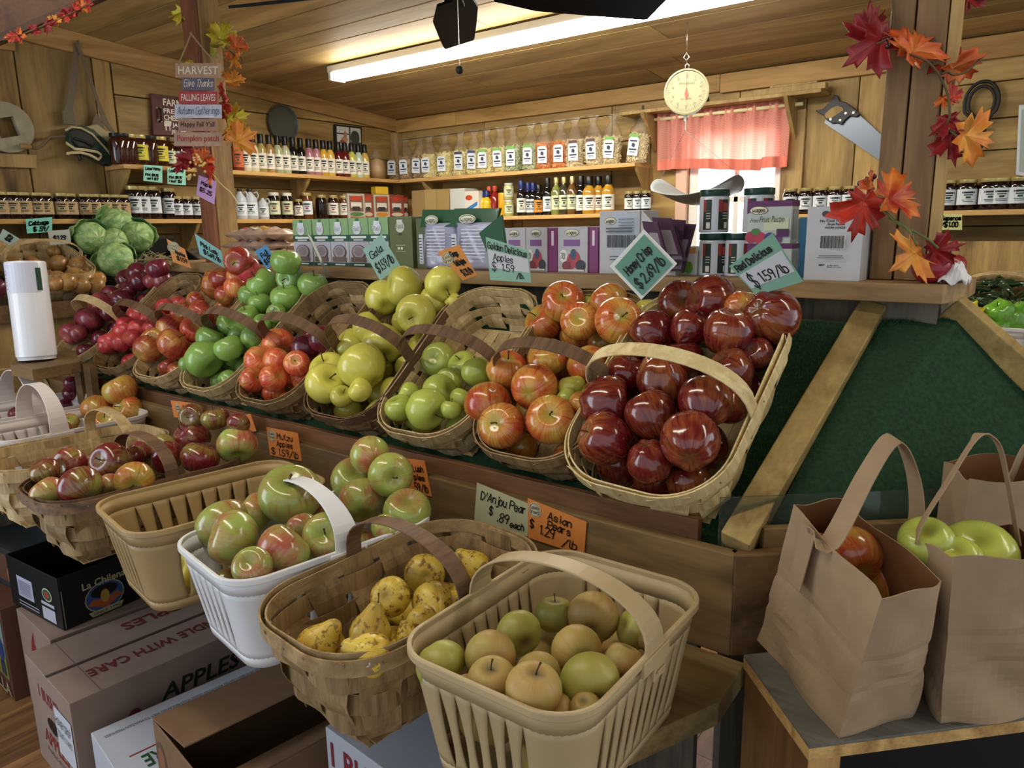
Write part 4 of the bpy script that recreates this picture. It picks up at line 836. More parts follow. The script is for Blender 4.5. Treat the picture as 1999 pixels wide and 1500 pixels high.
card('price_sign',[(380,456),(432,490),(439,524),(390,497)],2.55,'#86c3cb','teal card tilted beside the far post above the dusky red apples',[('Pink Lady',.15,.55,.2,.7),('$1.69/lb',.2,.2,.22,.7)],pen=.003)
card('price_sign',[(325,466),(361,487),(373,524),(338,512)],2.75,'#e39a5a','orange card leaning above the dark purplish apples at the far end',[('Apples',.3,.5,.16,.6),('$1.59',.3,.2,.18,.6)],badge=(.28,.75,.02),pen=.0028)
card('price_sign',[(497,491),(520,478),(538,508),(522,527)],2.4,'#5a9bd6','small bright blue card between the red and green apple baskets',[('Fuji',.2,.55,.22,.6),('$1.59',.15,.2,.22,.7)],pen=.0028)
# cards pinned on the face of the stand
card('price_sign',[(931,943),(1033,985),(1030,1048),(925,1024)],0,'#bcb994',"cream card reading D'Anjou Pear pinned to the stand front",[("D'Anjou Pear",.1,.66,.2,.84),('$',.28,.36,.2,.07),('.89',.42,.22,.24,.24),('each',.68,.16,.18,.26)],plane=(1,1.128),pen=.0022)
card('price_sign',[(1030,973),(1145,1020),(1140,1086),(1031,1050)],0,'#dd8840','orange card reading Asian Pears $1.29/lb pinned to the stand front',[('Asian',.36,.68,.2,.44),('Pears',.36,.44,.2,.42),('$',.04,.3,.2,.08),('1.29',.2,.2,.24,.3),('/lb',.62,.1,.22,.28)],plane=(1,1.1265),badge=(.13,.78,.0155),pen=.0022)
card('price_sign',[(520,834),(581,846),(589,901),(527,889)],0,'#db8442','orange card reading Mutzu Apples pinned left of the blushed green apples',[('Mutzu',.32,.66,.2,.5),('Apples',.28,.4,.19,.52),('$ 1.59/lb',.08,.08,.22,.86)],plane=(1,1.128),badge=(.16,.74,.016),pen=.0022)
card('price_sign',[(775,893),(828,900),(843,970),(790,958)],0,'#db8442','orange card reading Lush, half hidden behind the blushed green apples',[('Lush',.5,.66,.18,.42),('ples',.5,.42,.16,.4),('59/lb',.45,.1,.22,.5)],plane=(1,1.128),pen=.0024)
card('price_sign',[(152,720),(190,733),(191,770),(156,762)],0,'#db8442','orange card pinned left of the orange topped apple pile',[('Apples',.2,.3,.2,.6)],plane=(1,1.128),badge=(.3,.75,.016),pen=.003)
card('price_sign',[(333,782),(382,788),(384,818),(340,815)],0,'#db8442','orange card peeping out behind the maroon apples',[('Jona',.4,.5,.3,.5)],plane=(1,1.128),badge=(.25,.6,.014),pen=.003)
card('price_sign',[(470,812),(488,808),(500,842),(480,845)],0,'#db8442','small orange card corner at the right end of the maroon apples',plane=(1,1.124))
card('price_sign',[(50,428),(102,424),(102,453),(53,456)],0,'#7ccdb8','mint card reading Cabbage on the lower left shelf edge',[('Cabbage',.1,.55,.26,.8),('$ .59/',.25,.12,.28,.6)],pen=.005,plane=(0,-3.785))
card('price_sign',[(93,451),(136,448),(139,476),(98,478)],3.3,'#b6bcae','grey card reading $1.29 above the yellow onions',[('$1.29',.2,.3,.3,.6)],pen=.005,nrm=(1,-.4,0))
card('price_sign',[(-4,466),(6,447),(38,466),(22,481)],3.1,'#a9bdb2','grey green card tilted over the basket at the left picture edge',[('$1.29',.25,.3,.3,.6)],pen=.005,nrm=(1,-.4,0))
card('price_sign',[(281,322),(317,324),(317,357),(280,353)],0,'#8fd3bb','left one of two mint cards hung from the honey shelf',[('Local Honey',.08,.72,.16,.8),('Pint $9.95',.08,.34,.14,.7),('Quart $17',.08,.12,.14,.7)],plane=(0,-3.775),pen=.004)
card('price_sign',[(327,327),(362,326),(363,362),(327,359)],0,'#8fd3bb','right one of two mint cards hung from the honey shelf',[('Local Honey',.08,.72,.16,.8),('Pint $9.95',.08,.34,.14,.7),('Half $6',.08,.12,.14,.7)],plane=(0,-3.775),pen=.004)
card('price_sign',[(388,342),(422,354),(418,399),(383,381)],0,'#c99fd0','pink card reading $5.25 clipped to the far post below the autumn leaves',[('Maple',.2,.62,.16,.6),('$5.25',.15,.3,.18,.7)],pen=.004,plane=(1,1.678))
card('price_sign',[(1824,418),(1878,418),(1878,449),(1824,449)],0,'#cfd08e','yellow card reading Jalapenos 4/$1.00 on the right shelf edge',[('Jalapenos',.08,.62,.24,.9),('4/$1.00',.12,.2,.3,.75)],plane=(1,3.67),pen=.005)
# ---------------- shelves on the walls ----------------
SX,SYY=-3.8,3.7; ZU,ZL=1.842,1.577
def shelf(pts,z,label,mat,th=.022,brackets=()):
    c=Vector((sum(p[0] for p in pts)/len(pts),sum(p[1] for p in pts)/len(pts),z)); root=empty('wall_shelf',c,label,'shelf')
    mb=MB(); mb.prism([(p[0],p[1],z-th) for p in pts],(0,0,th)); put(mb,'board',mat,root,world=True,bevel=.002)
    for b in brackets:
        mb=MB()
        if b[0]=='x': mb.prism([(b[1],WY-.001,z-th),(b[1],WY-.19,z-th),(b[1],WY-.17,z-th-.03),(b[1],WY-.02,z-th-.19),(b[1],WY-.001,z-th-.19)],(.02,0,0))
        else: mb.prism([(WX+.001,b[1],z-th),(WX+.19,b[1],z-th),(WX+.17,b[1],z-th-.03),(WX+.02,b[1],z-th-.19),(WX+.001,b[1],z-th-.19)],(0,.02,0))
        put(mb,'bracket',WD['lath'],root,world=True,bevel=.002)
    return root
shelf([(WX,1.84),(SX,1.84),(SX,WY-.075),(WX,WY-.075)],ZU,'long upper shelf on the left wall carrying honey and sauce bottles',WD['shelfy'],brackets=(('y',1.86),('y',2.95)))
shelf([(SX+.002,SYY),(-1.99,SYY),(-1.99,WY),(SX+.002,WY)],ZU,'upper shelf on the back wall carrying bags of noodles',WD['shelf'],brackets=(('x',-3.6),('x',-2.0)))
shelf([(WX,.1),(SX,.1),(SX,WY-.075),(WX,WY-.075)],ZL,'long lower shelf on the left wall carrying jam jars and jugs',WD['shelfy'],brackets=(('y',.9),('y',2.2)))
shelf([(SX+.002,SYY),(-1.97,SYY),(-1.97,WY),(SX+.002,WY)],ZL,'lower shelf on the back wall carrying cartons and dressing bottles',WD['shelf'],brackets=(('x',-3.0),))
shelf([(SX+.002,SYY),(-1.97,SYY),(-1.97,WY),(SX+.002,WY)],ZL-.22,'lowest shelf on the back wall carrying spice jars',WD['shelf'])
shelf([(-1.15,SYY-.02),(2.2,SYY-.02),(2.2,WY),(-1.15,WY)],ZL-.03,'shelf of jam jars right of the window',WD['shelf'],brackets=(('x',-.9),('x',.3)))
shelf([(-2.12,WY-.15),(-1.06,WY-.15),(-1.06,WY),(-2.12,WY)],2.115,'narrow shelf above the curtain holding old wooden tools',WD['lath'],th=.018,brackets=(('x',-1.97),('x',-1.22)))
# ---------------- bottles, jars, bags ----------------
GOLD=plain('lid_gold','#c9b87a',.35,metal=.6); LIDW=plain('lid_white','#d8d8d0',.4); LIDK=plain('lid_black','#121212',.35); LIDR=plain('lid_red','#b8452e',.4); LIDB=plain('lid_blue','#1d2a6a',.4); LIDGN=plain('lid_green','#143a2e',.3)
PROF=dict(jar=([(.0,.0),(.9,.0),(1,.05),(1,.74),(.93,.82),(.8,.86),(.8,.9),(0,.9)],.88,1.0,.84,(.18,.68)),
 bottle=([(0,0),(.9,0),(1,.03),(1,.52),(.96,.60),(.80,.67),(.56,.72),(.5,.76),(.5,.8),(0,.8)],.755,1.0,.56,(.10,.50)),
 jug=([(0,0),(.9,0),(1,.05),(1,.55),(.9,.7),(.45,.84),(.32,.88),(.32,.93),(0,.93)],.91,1.0,.36,(.12,.55)),
 tall=([(0,0),(.9,0),(1,.03),(1,.62),(.7,.72),(.4,.80),(.36,.88),(0,.88)],.84,1.0,.46,(.14,.52)),
 tub=([(0,0),(.92,0),(1,.02),(1,.8),(.94,.84),(.9,.86),(0,.86)],.84,1.0,.99,(.06,.78)))
def vessel(name,shape,h,r,body,lid,lab,M,label,cat,group=None,art=None,labcol='#e8e4d8',ang=0.0,arc_=1.15,parts=True):
    prof,l0,l1,lr_,(b0,b1)=PROF[shape]; mb=MB(); mb.lathe([(p[0]*r,p[1]*h) for p in prof],18); o=put(mb,name,body,M=M,smooth=True); md=o.modifiers.new('e','EDGE_SPLIT'); md.split_angle=R(50)
    tag(o,label,cat,group)
    if lid:
        mb=MB(); mb.lathe([(0,l0*h),(lr_*r,l0*h),(lr_*r*1.02,(l0+.01)*h),(lr_*r*1.02,(l1-.01)*h),(lr_*r*.95,l1*h),(0,l1*h)],18); c=put(mb,'lid',lid,o,smooth=True); c.modifiers.new('e','EDGE_SPLIT').split_angle=R(50); kid(o,c)
    if lab:
        a0=-math.pi/2+ang-arc_; a1=-math.pi/2+ang+arc_
        mb=MB(); mb.arc(r*1.012,b0*h,b1*h,a0,a1,10); c=put(mb,'label_band',lab,o,smooth=False); kid(o,c)
        mb=MB(); ca=-math.pi/2+ang
        hh=(b1-b0)*h
        for (dz,w_,t) in ((.78,.5,.06),(.62,.34,.035),(.3,.45,.02),(.2,.4,.02)):
            mb.arc(r*1.02,(b0*h+hh*(dz-t)),(b0*h+hh*(dz+t)),ca-w_*arc_,ca+w_*arc_,4,t=.0003)
        if art!=0:
            mb.mi=1; mb.arc(r*1.02,b0*h+hh*.40,b0*h+hh*.53,ca-.22,ca+.22,4,t=.0003)
        c=put(mb,'label_print',[INK,art if art else INKG],o); kid(o,c)
    return o
def glass(name,col,rough=.08): return plain(name,col,rough,coat=.5,spec=.6)
JD=glass('dark_jam','#1d0c0e'); HON=glass('honey','#3a1608'); 
def facing(p): return math.atan2(CAM.x-p.x,-(CAM.y-p.y))*1.0
def faceang(p): # rotation about z so that local -Y looks at the camera
    d=Vector((CAM.x-p.x,CAM.y-p.y)); return math.atan2(d.x,-d.y)
def leftwall(px,z,off=.06): # position on the left wall shelf below pixel column
    X=SX-off; 
    # find y where proj x == px
    lo,hi=.2,3.85
    for _ in range(40):
        m=(lo+hi)/2
        if proj((X,m,z))[0]<px: lo=m
        else: hi=m
    return Vector((X,lo,z))
def backwall(px,z,off=.06,Y=None):
    Y=(SYY if Y is None else Y)+off; lo,hi=-4,2.2
    for _ in range(40):
        m=(lo+hi)/2
        if proj((m,Y,z))[0]<px: lo=m
        else: hi=m
    return Vector((lo,Y,z))
PAP=plain('paper_label','#e6e2d6',.6); PAPT=plain('tan_label','#b99c72',.6); PAPW=plain('cool_label','#d9e0e6',.6); PAPY=plain('yellow_label','#d9cc40',.6); PAPG=plain('green_label','#cfd3b0',.6)
def rowof(name,shape,pxs,finder,z,h,r,body,lid,lab,labelfn,cat,group,off=.06,art=None,tw=None):
    n=len(pxs); out=[]; proto={}
    for i,px in enumerate(pxs):
        p=finder(px,z,off); bm_=body[i%len(body)] if isinstance(body,list) else body; lb=lab[i%len(lab)] if isinstance(lab,list) else lab; ld=lid[i%len(lid)] if isinstance(lid,list) else lid
        M=Matrix.Translation(p)@Matrix.Rotation(faceang(p)+(tw or 0),4,'Z'); key=(bm_.name,lb.name if lb else '',ld.name if ld else '')
        if key in proto: o=dup(proto[key],M,labelfn(i,n),group)
        else: o=vessel(name,shape,h,r,bm_,ld,lb,M,labelfn(i,n),cat,group,art=art); proto[key]=o
        out.append(o)
    return out
# left wall, lower shelf
rowof('jam_jar','jar',[5,28,50,77,92,124,140,168,186,208,226,243],leftwall,ZL,.118,.036,JD,GOLD,PAPT,lambda i,n:f"dark jam jar with tan label, {lr(i,n)} among tan-labelled jars on left wall shelf",'jar','tan labelled jam jars',off=.05)
rowof('syrup_jar','jar',[266,282,303],leftwall,ZL,.165,.040,JD,GOLD,PAPW,lambda i,n:f"tall black jar with white label, {lr(i,n)} of three right of tan-labelled jars",'jar','tall black jars',off=.07)
rowof('syrup_jar','jar',[333],leftwall,ZL,.16,.040,JD,GOLD,PAPW,lambda i,n:"tall black jar with white label left of the far post",'jar',None,off=.07)
rowof('syrup_jar','jar',[348,366,386,401],leftwall,ZL,.118,.033,JD,GOLD,PAPW,lambda i,n:f"short black jar with white label, {lr(i,n)} of four just left of far post",'jar','short black jars',off=.05)
# honey on the upper shelf left of the post
rowof('honey_jar','jar',[235,246,257,276,296,316],leftwall,ZU,.15,.042,HON,[LIDK,LIDK,GOLD,GOLD,LIDK,GOLD],[None,None,None,PAPY,None,PAPY],lambda i,n:f"dark honey jar, {lr(i,n)} of six on the upper left shelf",'jar','honey jars',off=.07)
rowof('syrup_bottle','jug',[334,352,371],leftwall,ZU,.15,.032,HON,[LIDK,LIDW,LIDK],[PAPG,PAPW,PAPW],lambda i,n:f"dark syrup bottle, {lr(i,n)} of three left of the far post on upper shelf",'bottle','syrup bottles',off=.06)
BC=[('#7a2c18','red brown'),('#d9d3b4','creamy white'),('#dcd6b0','cream'),('#a89458','olive tan'),('#a8814e','tan'),('#aeb08a','grey green'),('#b4b592','pale green'),('#0f0d0c','black'),('#0f0d0c','black'),('#a8707a','dusty pink'),('#b07a82','pink'),('#cfa53c','yellow'),('#d6b04c','yellow'),('#5a1418','dark red'),('#641a1c','dark red'),('#c2bf58','yellow green'),('#b9cdb6','pale mint'),('#cfae58','mustard')]
pbx=[467,482,497,513,529,545,560,575,590,606,620,634,647,663,676,689,702,714]
for i,(px,(c,w_)) in enumerate(zip(pbx,BC)):
    p=leftwall(px,ZU,.06); vessel('dressing_bottle','bottle',.215,.030,glass('sauce_'+c[1:],c,.12),LIDK,plain('orange_label','#cf6a3a',.6) if i==0 else PAP,Matrix.Translation(p)@Matrix.Rotation(faceang(p),4,'Z'),f"{w_} dressing bottle with black cap, {lr(i,18)} on upper left shelf",'bottle','dressing bottles on the upper left shelf')
# second shelf right of the post
JUGW=plain('jug_stoneware','#b9bfc6',.35)
for i,(px,h,r) in enumerate(((472,.17,.036),(491,.17,.042),(515,.13,.034))):
    p=leftwall(px,ZL,.06); o=vessel('syrup_jug','jug',h,r,JUGW,LIDK if i!=2 else None,PAPW,Matrix.Translation(p)@Matrix.Rotation(faceang(p),4,'Z'),f"pale grey syrup jug, {lr(i,3)} of three right of the far post",'jug','pale grey syrup jugs')
    mb=MB(); mb.tube([(r*.45,0,h*.86),(r*1.0,0,h*.9),(r*1.15,0,h*.78),(r*.9,0,h*.66)],.005,6); put(mb,'handle',JUGW,o,smooth=True)
for i,(px,h,r,c,ld,lb,d) in enumerate(((537,.155,.037,'#140c0e',LIDW,PAPG,'black jar with pale green label, left one of a pair by the jugs'),(562,.155,.037,'#140c0e',LIDW,PAPG,'black jar with pale green label, right one of a pair by the jugs'),(584,.12,.03,'#2a1408',GOLD,PAP,'small brown jar between green labelled jars and salsa jars'),(601,.16,.036,'#5e3416',GOLD,PAPW,'amber jar with pale blue label on the left wall shelf'),(629,.15,.037,'#1a0d0c',GOLD,None,'dark salsa jar, leftmost of three by the cracker boxes'),(652,.15,.035,'#2c100c',GOLD,PAP,'dark red salsa jar, middle of three by the cracker boxes'),(673,.15,.034,'#5c3018',GOLD,PAP,'brown salsa jar touching the cracker boxes'))):
    p=leftwall(px,ZL,.06); vessel('preserve_jar','jar',h,r,glass('pres%d'%i,c),ld,lb,Matrix.Translation(p)@Matrix.Rotation(faceang(p),4,'Z'),d,'jar',None,art=INKR)
# noodle bags
def noodle_bag(px,col,cw,i,n,lean=0,top=None):
    p=backwall(px,ZU,.07); h=.275+ .0*i; rn=random.Random(i*5+1); w_=.056; d=.035
    M=Matrix.Translation(p)@Matrix.Rotation(faceang(p)*.5,4,'Z')@Matrix.Rotation(lean,4,'Y')
    root=empty('noodle_bag',M,f"clear bag of {cw} noodles, {lr(i,n)} on the upper back shelf",'bag','noodle bags on the upper back shelf')
    def sec(z): # half width at height fraction
        t=z/h
        return (w_*(1-.08*abs(t-.3)) if t<.62 else w_*(1-.75*((t-.62)/.25)) if t<.87 else w_*(.25+.5*((t-.87)/.13))), (d*(1 if t<.5 else max(.15,1-1.9*(t-.5))))
    mb=MB(); rows=[]
    for k in range(15):
        z=h*k/14; a,b=sec(z); rows.append([mb.av((a*(1+.09*rn.uniform(-1,1))*math.copysign(abs(math.cos(q))**.6,math.cos(q)),b*(1+.15*rn.uniform(-1,1))*math.copysign(abs(math.sin(q))**.8,math.sin(q)),z)) for q in [6.2832*j/16 for j in range(16)]])
    for k in range(14):
        for j in range(16): mb.af((rows[k][j],rows[k][(j+1)%16],rows[k+1][(j+1)%16],rows[k+1][j]))
    mb.af(rows[0][::-1]); put(mb,'film',FILM,root,smooth=True)
    mb=MB()
    for _ in range(230):
        z=rn.uniform(.008,h*.56); a,b=sec(z); q=rn.uniform(math.pi,2*math.pi); c=Vector((a*.88*math.cos(q),b*.86*math.sin(q),z)); dv=Vector((rn.uniform(-1,1),rn.uniform(-.25,.25),rn.uniform(-1,1))).normalized()*.011; k=Vector((rn.uniform(-1,1),0,rn.uniform(-1,1))).normalized()*.003
        mb.tone=rn.uniform(-1,1); mb.tube([c-dv,c+k,c+dv],.0028,5)
    mb.tone=0; mb.lathe([(0,.003),(w_*.78,.004),(w_*.8,h*.3),(w_*.74,h*.55),(0,h*.57)],14,lambda p,a,r,z:Vector((p.x,p.y*.5,p.z)))
    tag(put(mb,'noodles',col,root),kind='stuff')
    mb=MB(); lz=h*.30; lx=-.012+.01*rn.uniform(-1,1)
    mb.prism([(lx-.027,-d-.006,lz-.045),(lx+.03,-d-.006,lz-.047),(lx+.031,-d-.006,lz+.038),(lx+.02,-d-.006,lz+.05),(lx-.016,-d-.006,lz+.05),(lx-.027,-d-.006,lz+.04)],(0,.001,0)); tg=put(mb,'tag_label',PAPW,root)
    mb=MB(); y_=-d-.0075; mb.box((lx+.001,y_,lz+.03),(.04,.0006,.007)); 
    mb.prism([(lx-.008,y_,lz+.002),(lx+.008,y_,lz-.004),(lx+.012,y_,lz+.01),(lx+.004,y_,lz+.02),(lx-.006,y_,lz+.018)],(0,.0006,0)); mb.box((lx+.001,y_,lz-.014),(.042,.0006,.008)); mb.box((lx+.001,y_,lz-.028),(.03,.0006,.003)); put(mb,'tag_print',plain('navy_ink','#232c4c',.5) if 'navy_ink' not in bpy.data.materials else bpy.data.materials['navy_ink'],tg)
    if top:
        mb=MB(); mb.box((lx,-d-.004,lz+.058),(.05,.001,.016)); put(mb,'header_strip',top,root)
FILM=None
def film(name,alpha,col=(.95,.97,1)):
    m,nt,b=newmat(name); tr=N(nt,'ShaderNodeBsdfTransparent'); tr.inputs[0].default_value=(.98,.985,1,1); gl=N(nt,'ShaderNodeBsdfGlossy'); gl.inputs['Roughness'].default_value=.12; gl.inputs['Color'].default_value=(1,1,1,1); mx=N(nt,'ShaderNodeMixShader'); fr=N(nt,'ShaderNodeFresnel'); fr.inputs[0].default_value=1.45
    ad=N(nt,'ShaderNodeMath',operation='ADD'); ad.operation='MULTIPLY_ADD'; ad.inputs[1].default_value=.45; ad.inputs[2].default_value=alpha; L(nt,fr.outputs[0],ad.inputs[0]); L(nt,ad.outputs[0],mx.inputs[0]); L(nt,tr.outputs[0],mx.inputs[1]); L(nt,gl.outputs[0],mx.inputs[2]); L(nt,mx.outputs[0],nt.nodes['Material Output'].inputs[0])
    nz=N(nt,'ShaderNodeTexNoise'); nz.inputs['Scale'].default_value=45; bp=N(nt,'ShaderNodeBump'); bp.inputs['Strength'].default_value=.35; bp.inputs['Distance'].default_value=.01; L(nt,nz.outputs[0],bp.inputs['Height']); L(nt,bp.outputs[0],gl.inputs['Normal']); L(nt,bp.outputs[0],fr.inputs['Normal']); return m
FILM=film('clear_film',.02)
def noodm(n,a,b):
    m,nt,bs=newmat(n); at_=N(nt,'ShaderNodeAttribute'); at_.attribute_name='tone'; mr=N(nt,'ShaderNodeMapRange'); mr.inputs[1].default_value=-1; rp=N(nt,'ShaderNodeValToRGB'); rp.color_ramp.elements[0].color=(*hexc(a),1); rp.color_ramp.elements[1].color=(*hexc(b),1); L(nt,at_.outputs['Fac'],mr.inputs[0]); L(nt,mr.outputs[0],rp.inputs[0]); L(nt,rp.outputs[0],bs.inputs['Base Color']); return m
NB=noodm('nood_brown','#7a5a34','#d6b27a'); NY=noodm('nood_yellow','#cdb45a','#f6eab0'); NG=noodm('nood_green','#8a965c','#d8d8ac'); NO=noodm('nood_orange','#c4661c','#f0a050'); NE=noodm('nood_beige','#b89e66','#f0e0b4')
HB_=plain('header_blue','#2a3a6c',.5); HG_=plain('header_green','#6fb04a',.5); HD_=plain('header_plum','#5a3a44',.5)
NBG=[(774,NB,'brown',None),(796,NB,'brown',None),(820,NB,'brown',None),(842,NY,'yellow',None),(872,NY,'yellow',None),(900,NY,'yellow',HB_),(926,NY,'yellow',HB_),(952,NY,'yellow',HG_),(980,NY,'pale yellow',HG_),(1003,NG,'green',HG_),(1037,NG,'green',HG_),(1064,NO,'orange',None),(1095,NO,'orange',None),(1124,NE,'beige',HD_),(1161,NE,'beige',HD_),(1192,NE,'beige',HG_),(1242,NE,'beige',HG_)]
for i,(px,m_,w_,t_) in enumerate(NBG): noodle_bag(px,m_,w_,i,17,lean=(.12 if i==16 else random.Random(i).uniform(-.05,.05)),top=t_)
p=leftwall(737,ZU,.07); 
mb=MB(); rn=random.Random(4); mb.lathe([(0,0),(.05,0),(.058,.06),(.05,.12),(0,.14)],14); o=empty('snack_bag',p,'clear bag of brown snacks at the corner end of the dressing bottles','bag'); put(mb,'snacks',NB,o,smooth=True)
mb=MB(); mb.lathe([(0,-.001),(.056,0),(.064,.06),(.056,.13),(.02,.17),(.04,.2)],14,lambda p,a,r,z:Vector((p.x*(1+.06*math.sin(5*a+z*40)),p.y*(1+.06*math.cos(4*a)),p.z)),cap=False); put(mb,'film',FILM,o,smooth=True)
# ---------------- boxed goods ----------------
def deco(parent,org,ex,ey,rects,name='printing',lift=.0006):
    """flat printed fields on a face: (u0,v0,u1,v1,colour) or ('e',u,v,ru,rv,colour) in metres-free face units"""
    n=Vector(ex).cross(Vector(ey)).normalized(); mb=MB(); mats=[]; 
    for q,r in enumerate(rects):
        c=r[-1]; m=cmat(c,.45)
        if m not in mats: mats.append(m)
        mb.mi=mats.index(m); l=n*(lift+.00035*q)
        if r[0]=='e': pts=[Vector(org)+ex*(r[1]+r[3]*math.cos(6.283*k/18))+ey*(r[2]+r[4]*math.sin(6.283*k/18))+l for k in range(18)]
        elif r[0]=='p': pts=[Vector(org)+ex*a+ey*b+l for a,b in r[1]]
        else: pts=[Vector(org)+ex*a+ey*b+l for a,b in ((r[0],r[1]),(r[2],r[1]),(r[2],r[3]),(r[0],r[3]))]
        f=[mb.av(p) for p in pts]; mb.af(f)
    return put(mb,name,mats,parent,world=True)
def fbox(name,x0,x1,yt,Yp,dp,z0,col,label,cat='box',group=None,side=None,yb=None,open_=False,h=None,rot=0,bev=.001):
    """carton with its front face on the plane Y=Yp, standing on z0"""
    xm=(x0+x1)/2
    def fx(px):
        lo,hi=-4.2,2.2
        for _ in range(40):
            m=(lo+hi)/2
            if proj((m,Yp,z0+.05))[0]<px: lo=m
            else: hi=m
        return lo
    a,b=fx(x0),fx(x1); 
    if h is None: h=on(xm,yt,1,Yp).z-z0
    mb=MB(); mb.prism([(a,Yp,z0),(b,Yp,z0),(b,Yp+dp,z0),(a,Yp+dp,z0)],(0,0,h))
    o=put(mb,name,cmat(col,.5) if isinstance(col,str) else col,loc=((a+b)/2,Yp+dp/2,z0),world=True,bevel=bev); tag(o,label,cat,group)
    return o,Vector((a,Yp,z0)),Vector((b-a,0,0)),Vector((0,0,h))
# canning jar boxes on the ledge: green over white, five alike then an olive one
LB=LY+.055
cols=[]
for i,(x0,x1) in enumerate(((575,611),(613,646),(647,682),(683,721),(722,760))):
    o,og,ex,ey=fbox('jar_box',x0,x1,421,LB,.085,LZ,'#7fa06a',f"green and white canning jar box, {lr(i,5)} of five on the ledge",'box','canning jar boxes',h=.158)
    deco(o,og,ex,ey,[(0,.66,1,1,'#86a876'),(0,.0,1,.52,'#b4b2bd'),(0,.52,1,.66,'#1d5044'),(0,0,1,.08,'#24463c'),(.12,.585,.9,.63,'#e8e6e0'),(.25,.54,.75,.565,'#d8d6d0'),('e',.45,.78,.22,.12,'#d6dbe2'),(.3,.86,.62,.93,'#d6dbe2'),(.4,.93,.52,.99,'#3f7a4c'),('e',.5,.30,.36,.155,'#55494a'),('e',.5,.31,.31,.13,'#9b9196'),('e',.5,.315,.22,.09,'#857a80'),(.1,.1,.85,.2,'#6b5a52'),(.25,.025,.8,.055,'#c8d4cc')])
    mb=MB(); strokes(mb,'Ball',og+ex*.3+ey*.735+Vector((0,-.005,0)),ex,ey*.09,ex.length*.36,.0009); put(mb,'lettering',INK,o,world=True)
o,og,ex,ey=fbox('jar_box',762,806,421,LB,.085,LZ,'#5d6438','olive canning jar box at the right end of the green row','box',h=.158)
deco(o,og,ex,ey,[('e',.48,.8,.2,.11,'#c9cec0'),(.35,.87,.6,.94,'#c9cec0'),(.42,.64,.56,.68,'#2c3120'),(.3,.44,.7,.455,'#b9be9c'),(.36,.36,.46,.41,'#d5d8c0'),(.5,.36,.6,.41,'#d5d8c0'),(.3,.32,.7,.33,'#a9ae8c')])
mb=MB(); strokes(mb,'Ball',og+ex*.32+ey*.77+Vector((0,-.0042,0)),ex,ey*.09,ex.length*.36,.0012); put(mb,'lettering',INK,o,world=True)
o,og,ex,ey=fbox('jar_box',814,842,425,LB+.01,.08,LZ,'#55603a','narrow olive box standing right of the olive jar box','box',h=.15)
# bagged pickle mix with green header
def mixbag(x0,x1,lab,seed):
    p0=on(x0,520,1,LB-.002); p1=on(x1,520,1,LB-.002); c=(p0+p1)/2; c.z=LZ; w_=(p1.x-p0.x)/2; h=.172
    o=empty('mix_bag',c,lab,'bag','green topped mix bags on the ledge')
    mb=MB(); mb.tone=0
    def fn(u,v):
        x=-w_+2*w_*u; z=h*.78*v; y=-.03*math.sin(math.pi*u)**.5*(1-.25*v)*(1 if v>.02 else .6)+.004*math.sin(9*u+7*v+seed); return Vector((x,y,z))
    mb.grid(fn,14,10); put(mb,'front_film',plain('bag_lilac%d'%seed,'#a9abc4',.25,coat=.6,noise=.08,nscale=20),o,smooth=True,solid=.003)
    mb=MB(); mb.prism([(-w_,.001,0),(w_,.001,0),(w_,.001,h*.8),(-w_,.001,h*.8)],(0,.02,0)); put(mb,'back',cmat('#8f91a8'),o)
    mb=MB(); mb.prism([(-w_*1.02,-.018,h*.72),(w_*1.02,-.018,h*.72),(w_*1.08,-.004,h),(-w_*1.02,-.004,h*1.02)],(0,.012,0)); hd=put(mb,'header',plain('header_dkgreen%d'%seed,'#1a5234',.3,coat=.4),o)
    og=c+Vector((-w_,-.0335,0)); ex=Vector((2*w_,0,0)); ey=Vector((0,0,h))
    r=[(.30,.66-.055*k,.86,.675-.055*k,'#e0e0ea') for k in range(9)]+[(.08,.1,.2,.6,'#c9cad4')]+[(.1,.12+.05*k,.18,.135+.05*k,'#34363e') for k in range(9)]
    deco(o,og,ex,ey,r)
    deco(o,og+Vector((0,.008,0)),ex,ey,[('e',.42,.84,.2,.075,'#d9d4b8'),('e',.42,.84,.18,.06,'#2e5238'),('e',.42,.84,.165,.05,'#e6e0c8')],lift=.002)
    mb=MB(); strokes(mb,'wages',og+ex*.28+ey*.81+Vector((0,.0035,0)),ex,ey*.06,ex.length*.28,.0011); put(mb,'lettering',INK,o,world=True)
mixbag(832,895,'left of two clear lilac bags with dark green headers on the ledge',1); mixbag(893,975,'right of two clear lilac bags with dark green headers, behind the mint card',2)
card('green_pouch',[(935,455),(978,420),(986,480),(960,515)],1.93,'#1d4f30','dark green foil pouch leaning right of the bagged mix',cat='pouch',th=.012,nrm=(.2,-1,0))
def mrslogo(o,og,ex,ey,u,v,w_,h_,y=.003):
    deco(o,og,ex,ey,[('e',u,v,w_/2,h_/2,'#6a5a4a'),('e',u,v,w_*.46,h_*.44,'#e2dcc0')],lift=.0012)
    mb=MB(); strokes(mb,'wages',og+ex*(u-w_*.34)+ey*(v-h_*.2)+Vector((0,-y,0)),ex,ey*h_*.5,ex.length*w_*.72,.0011); put(mb,'lettering',INK,o,world=True)
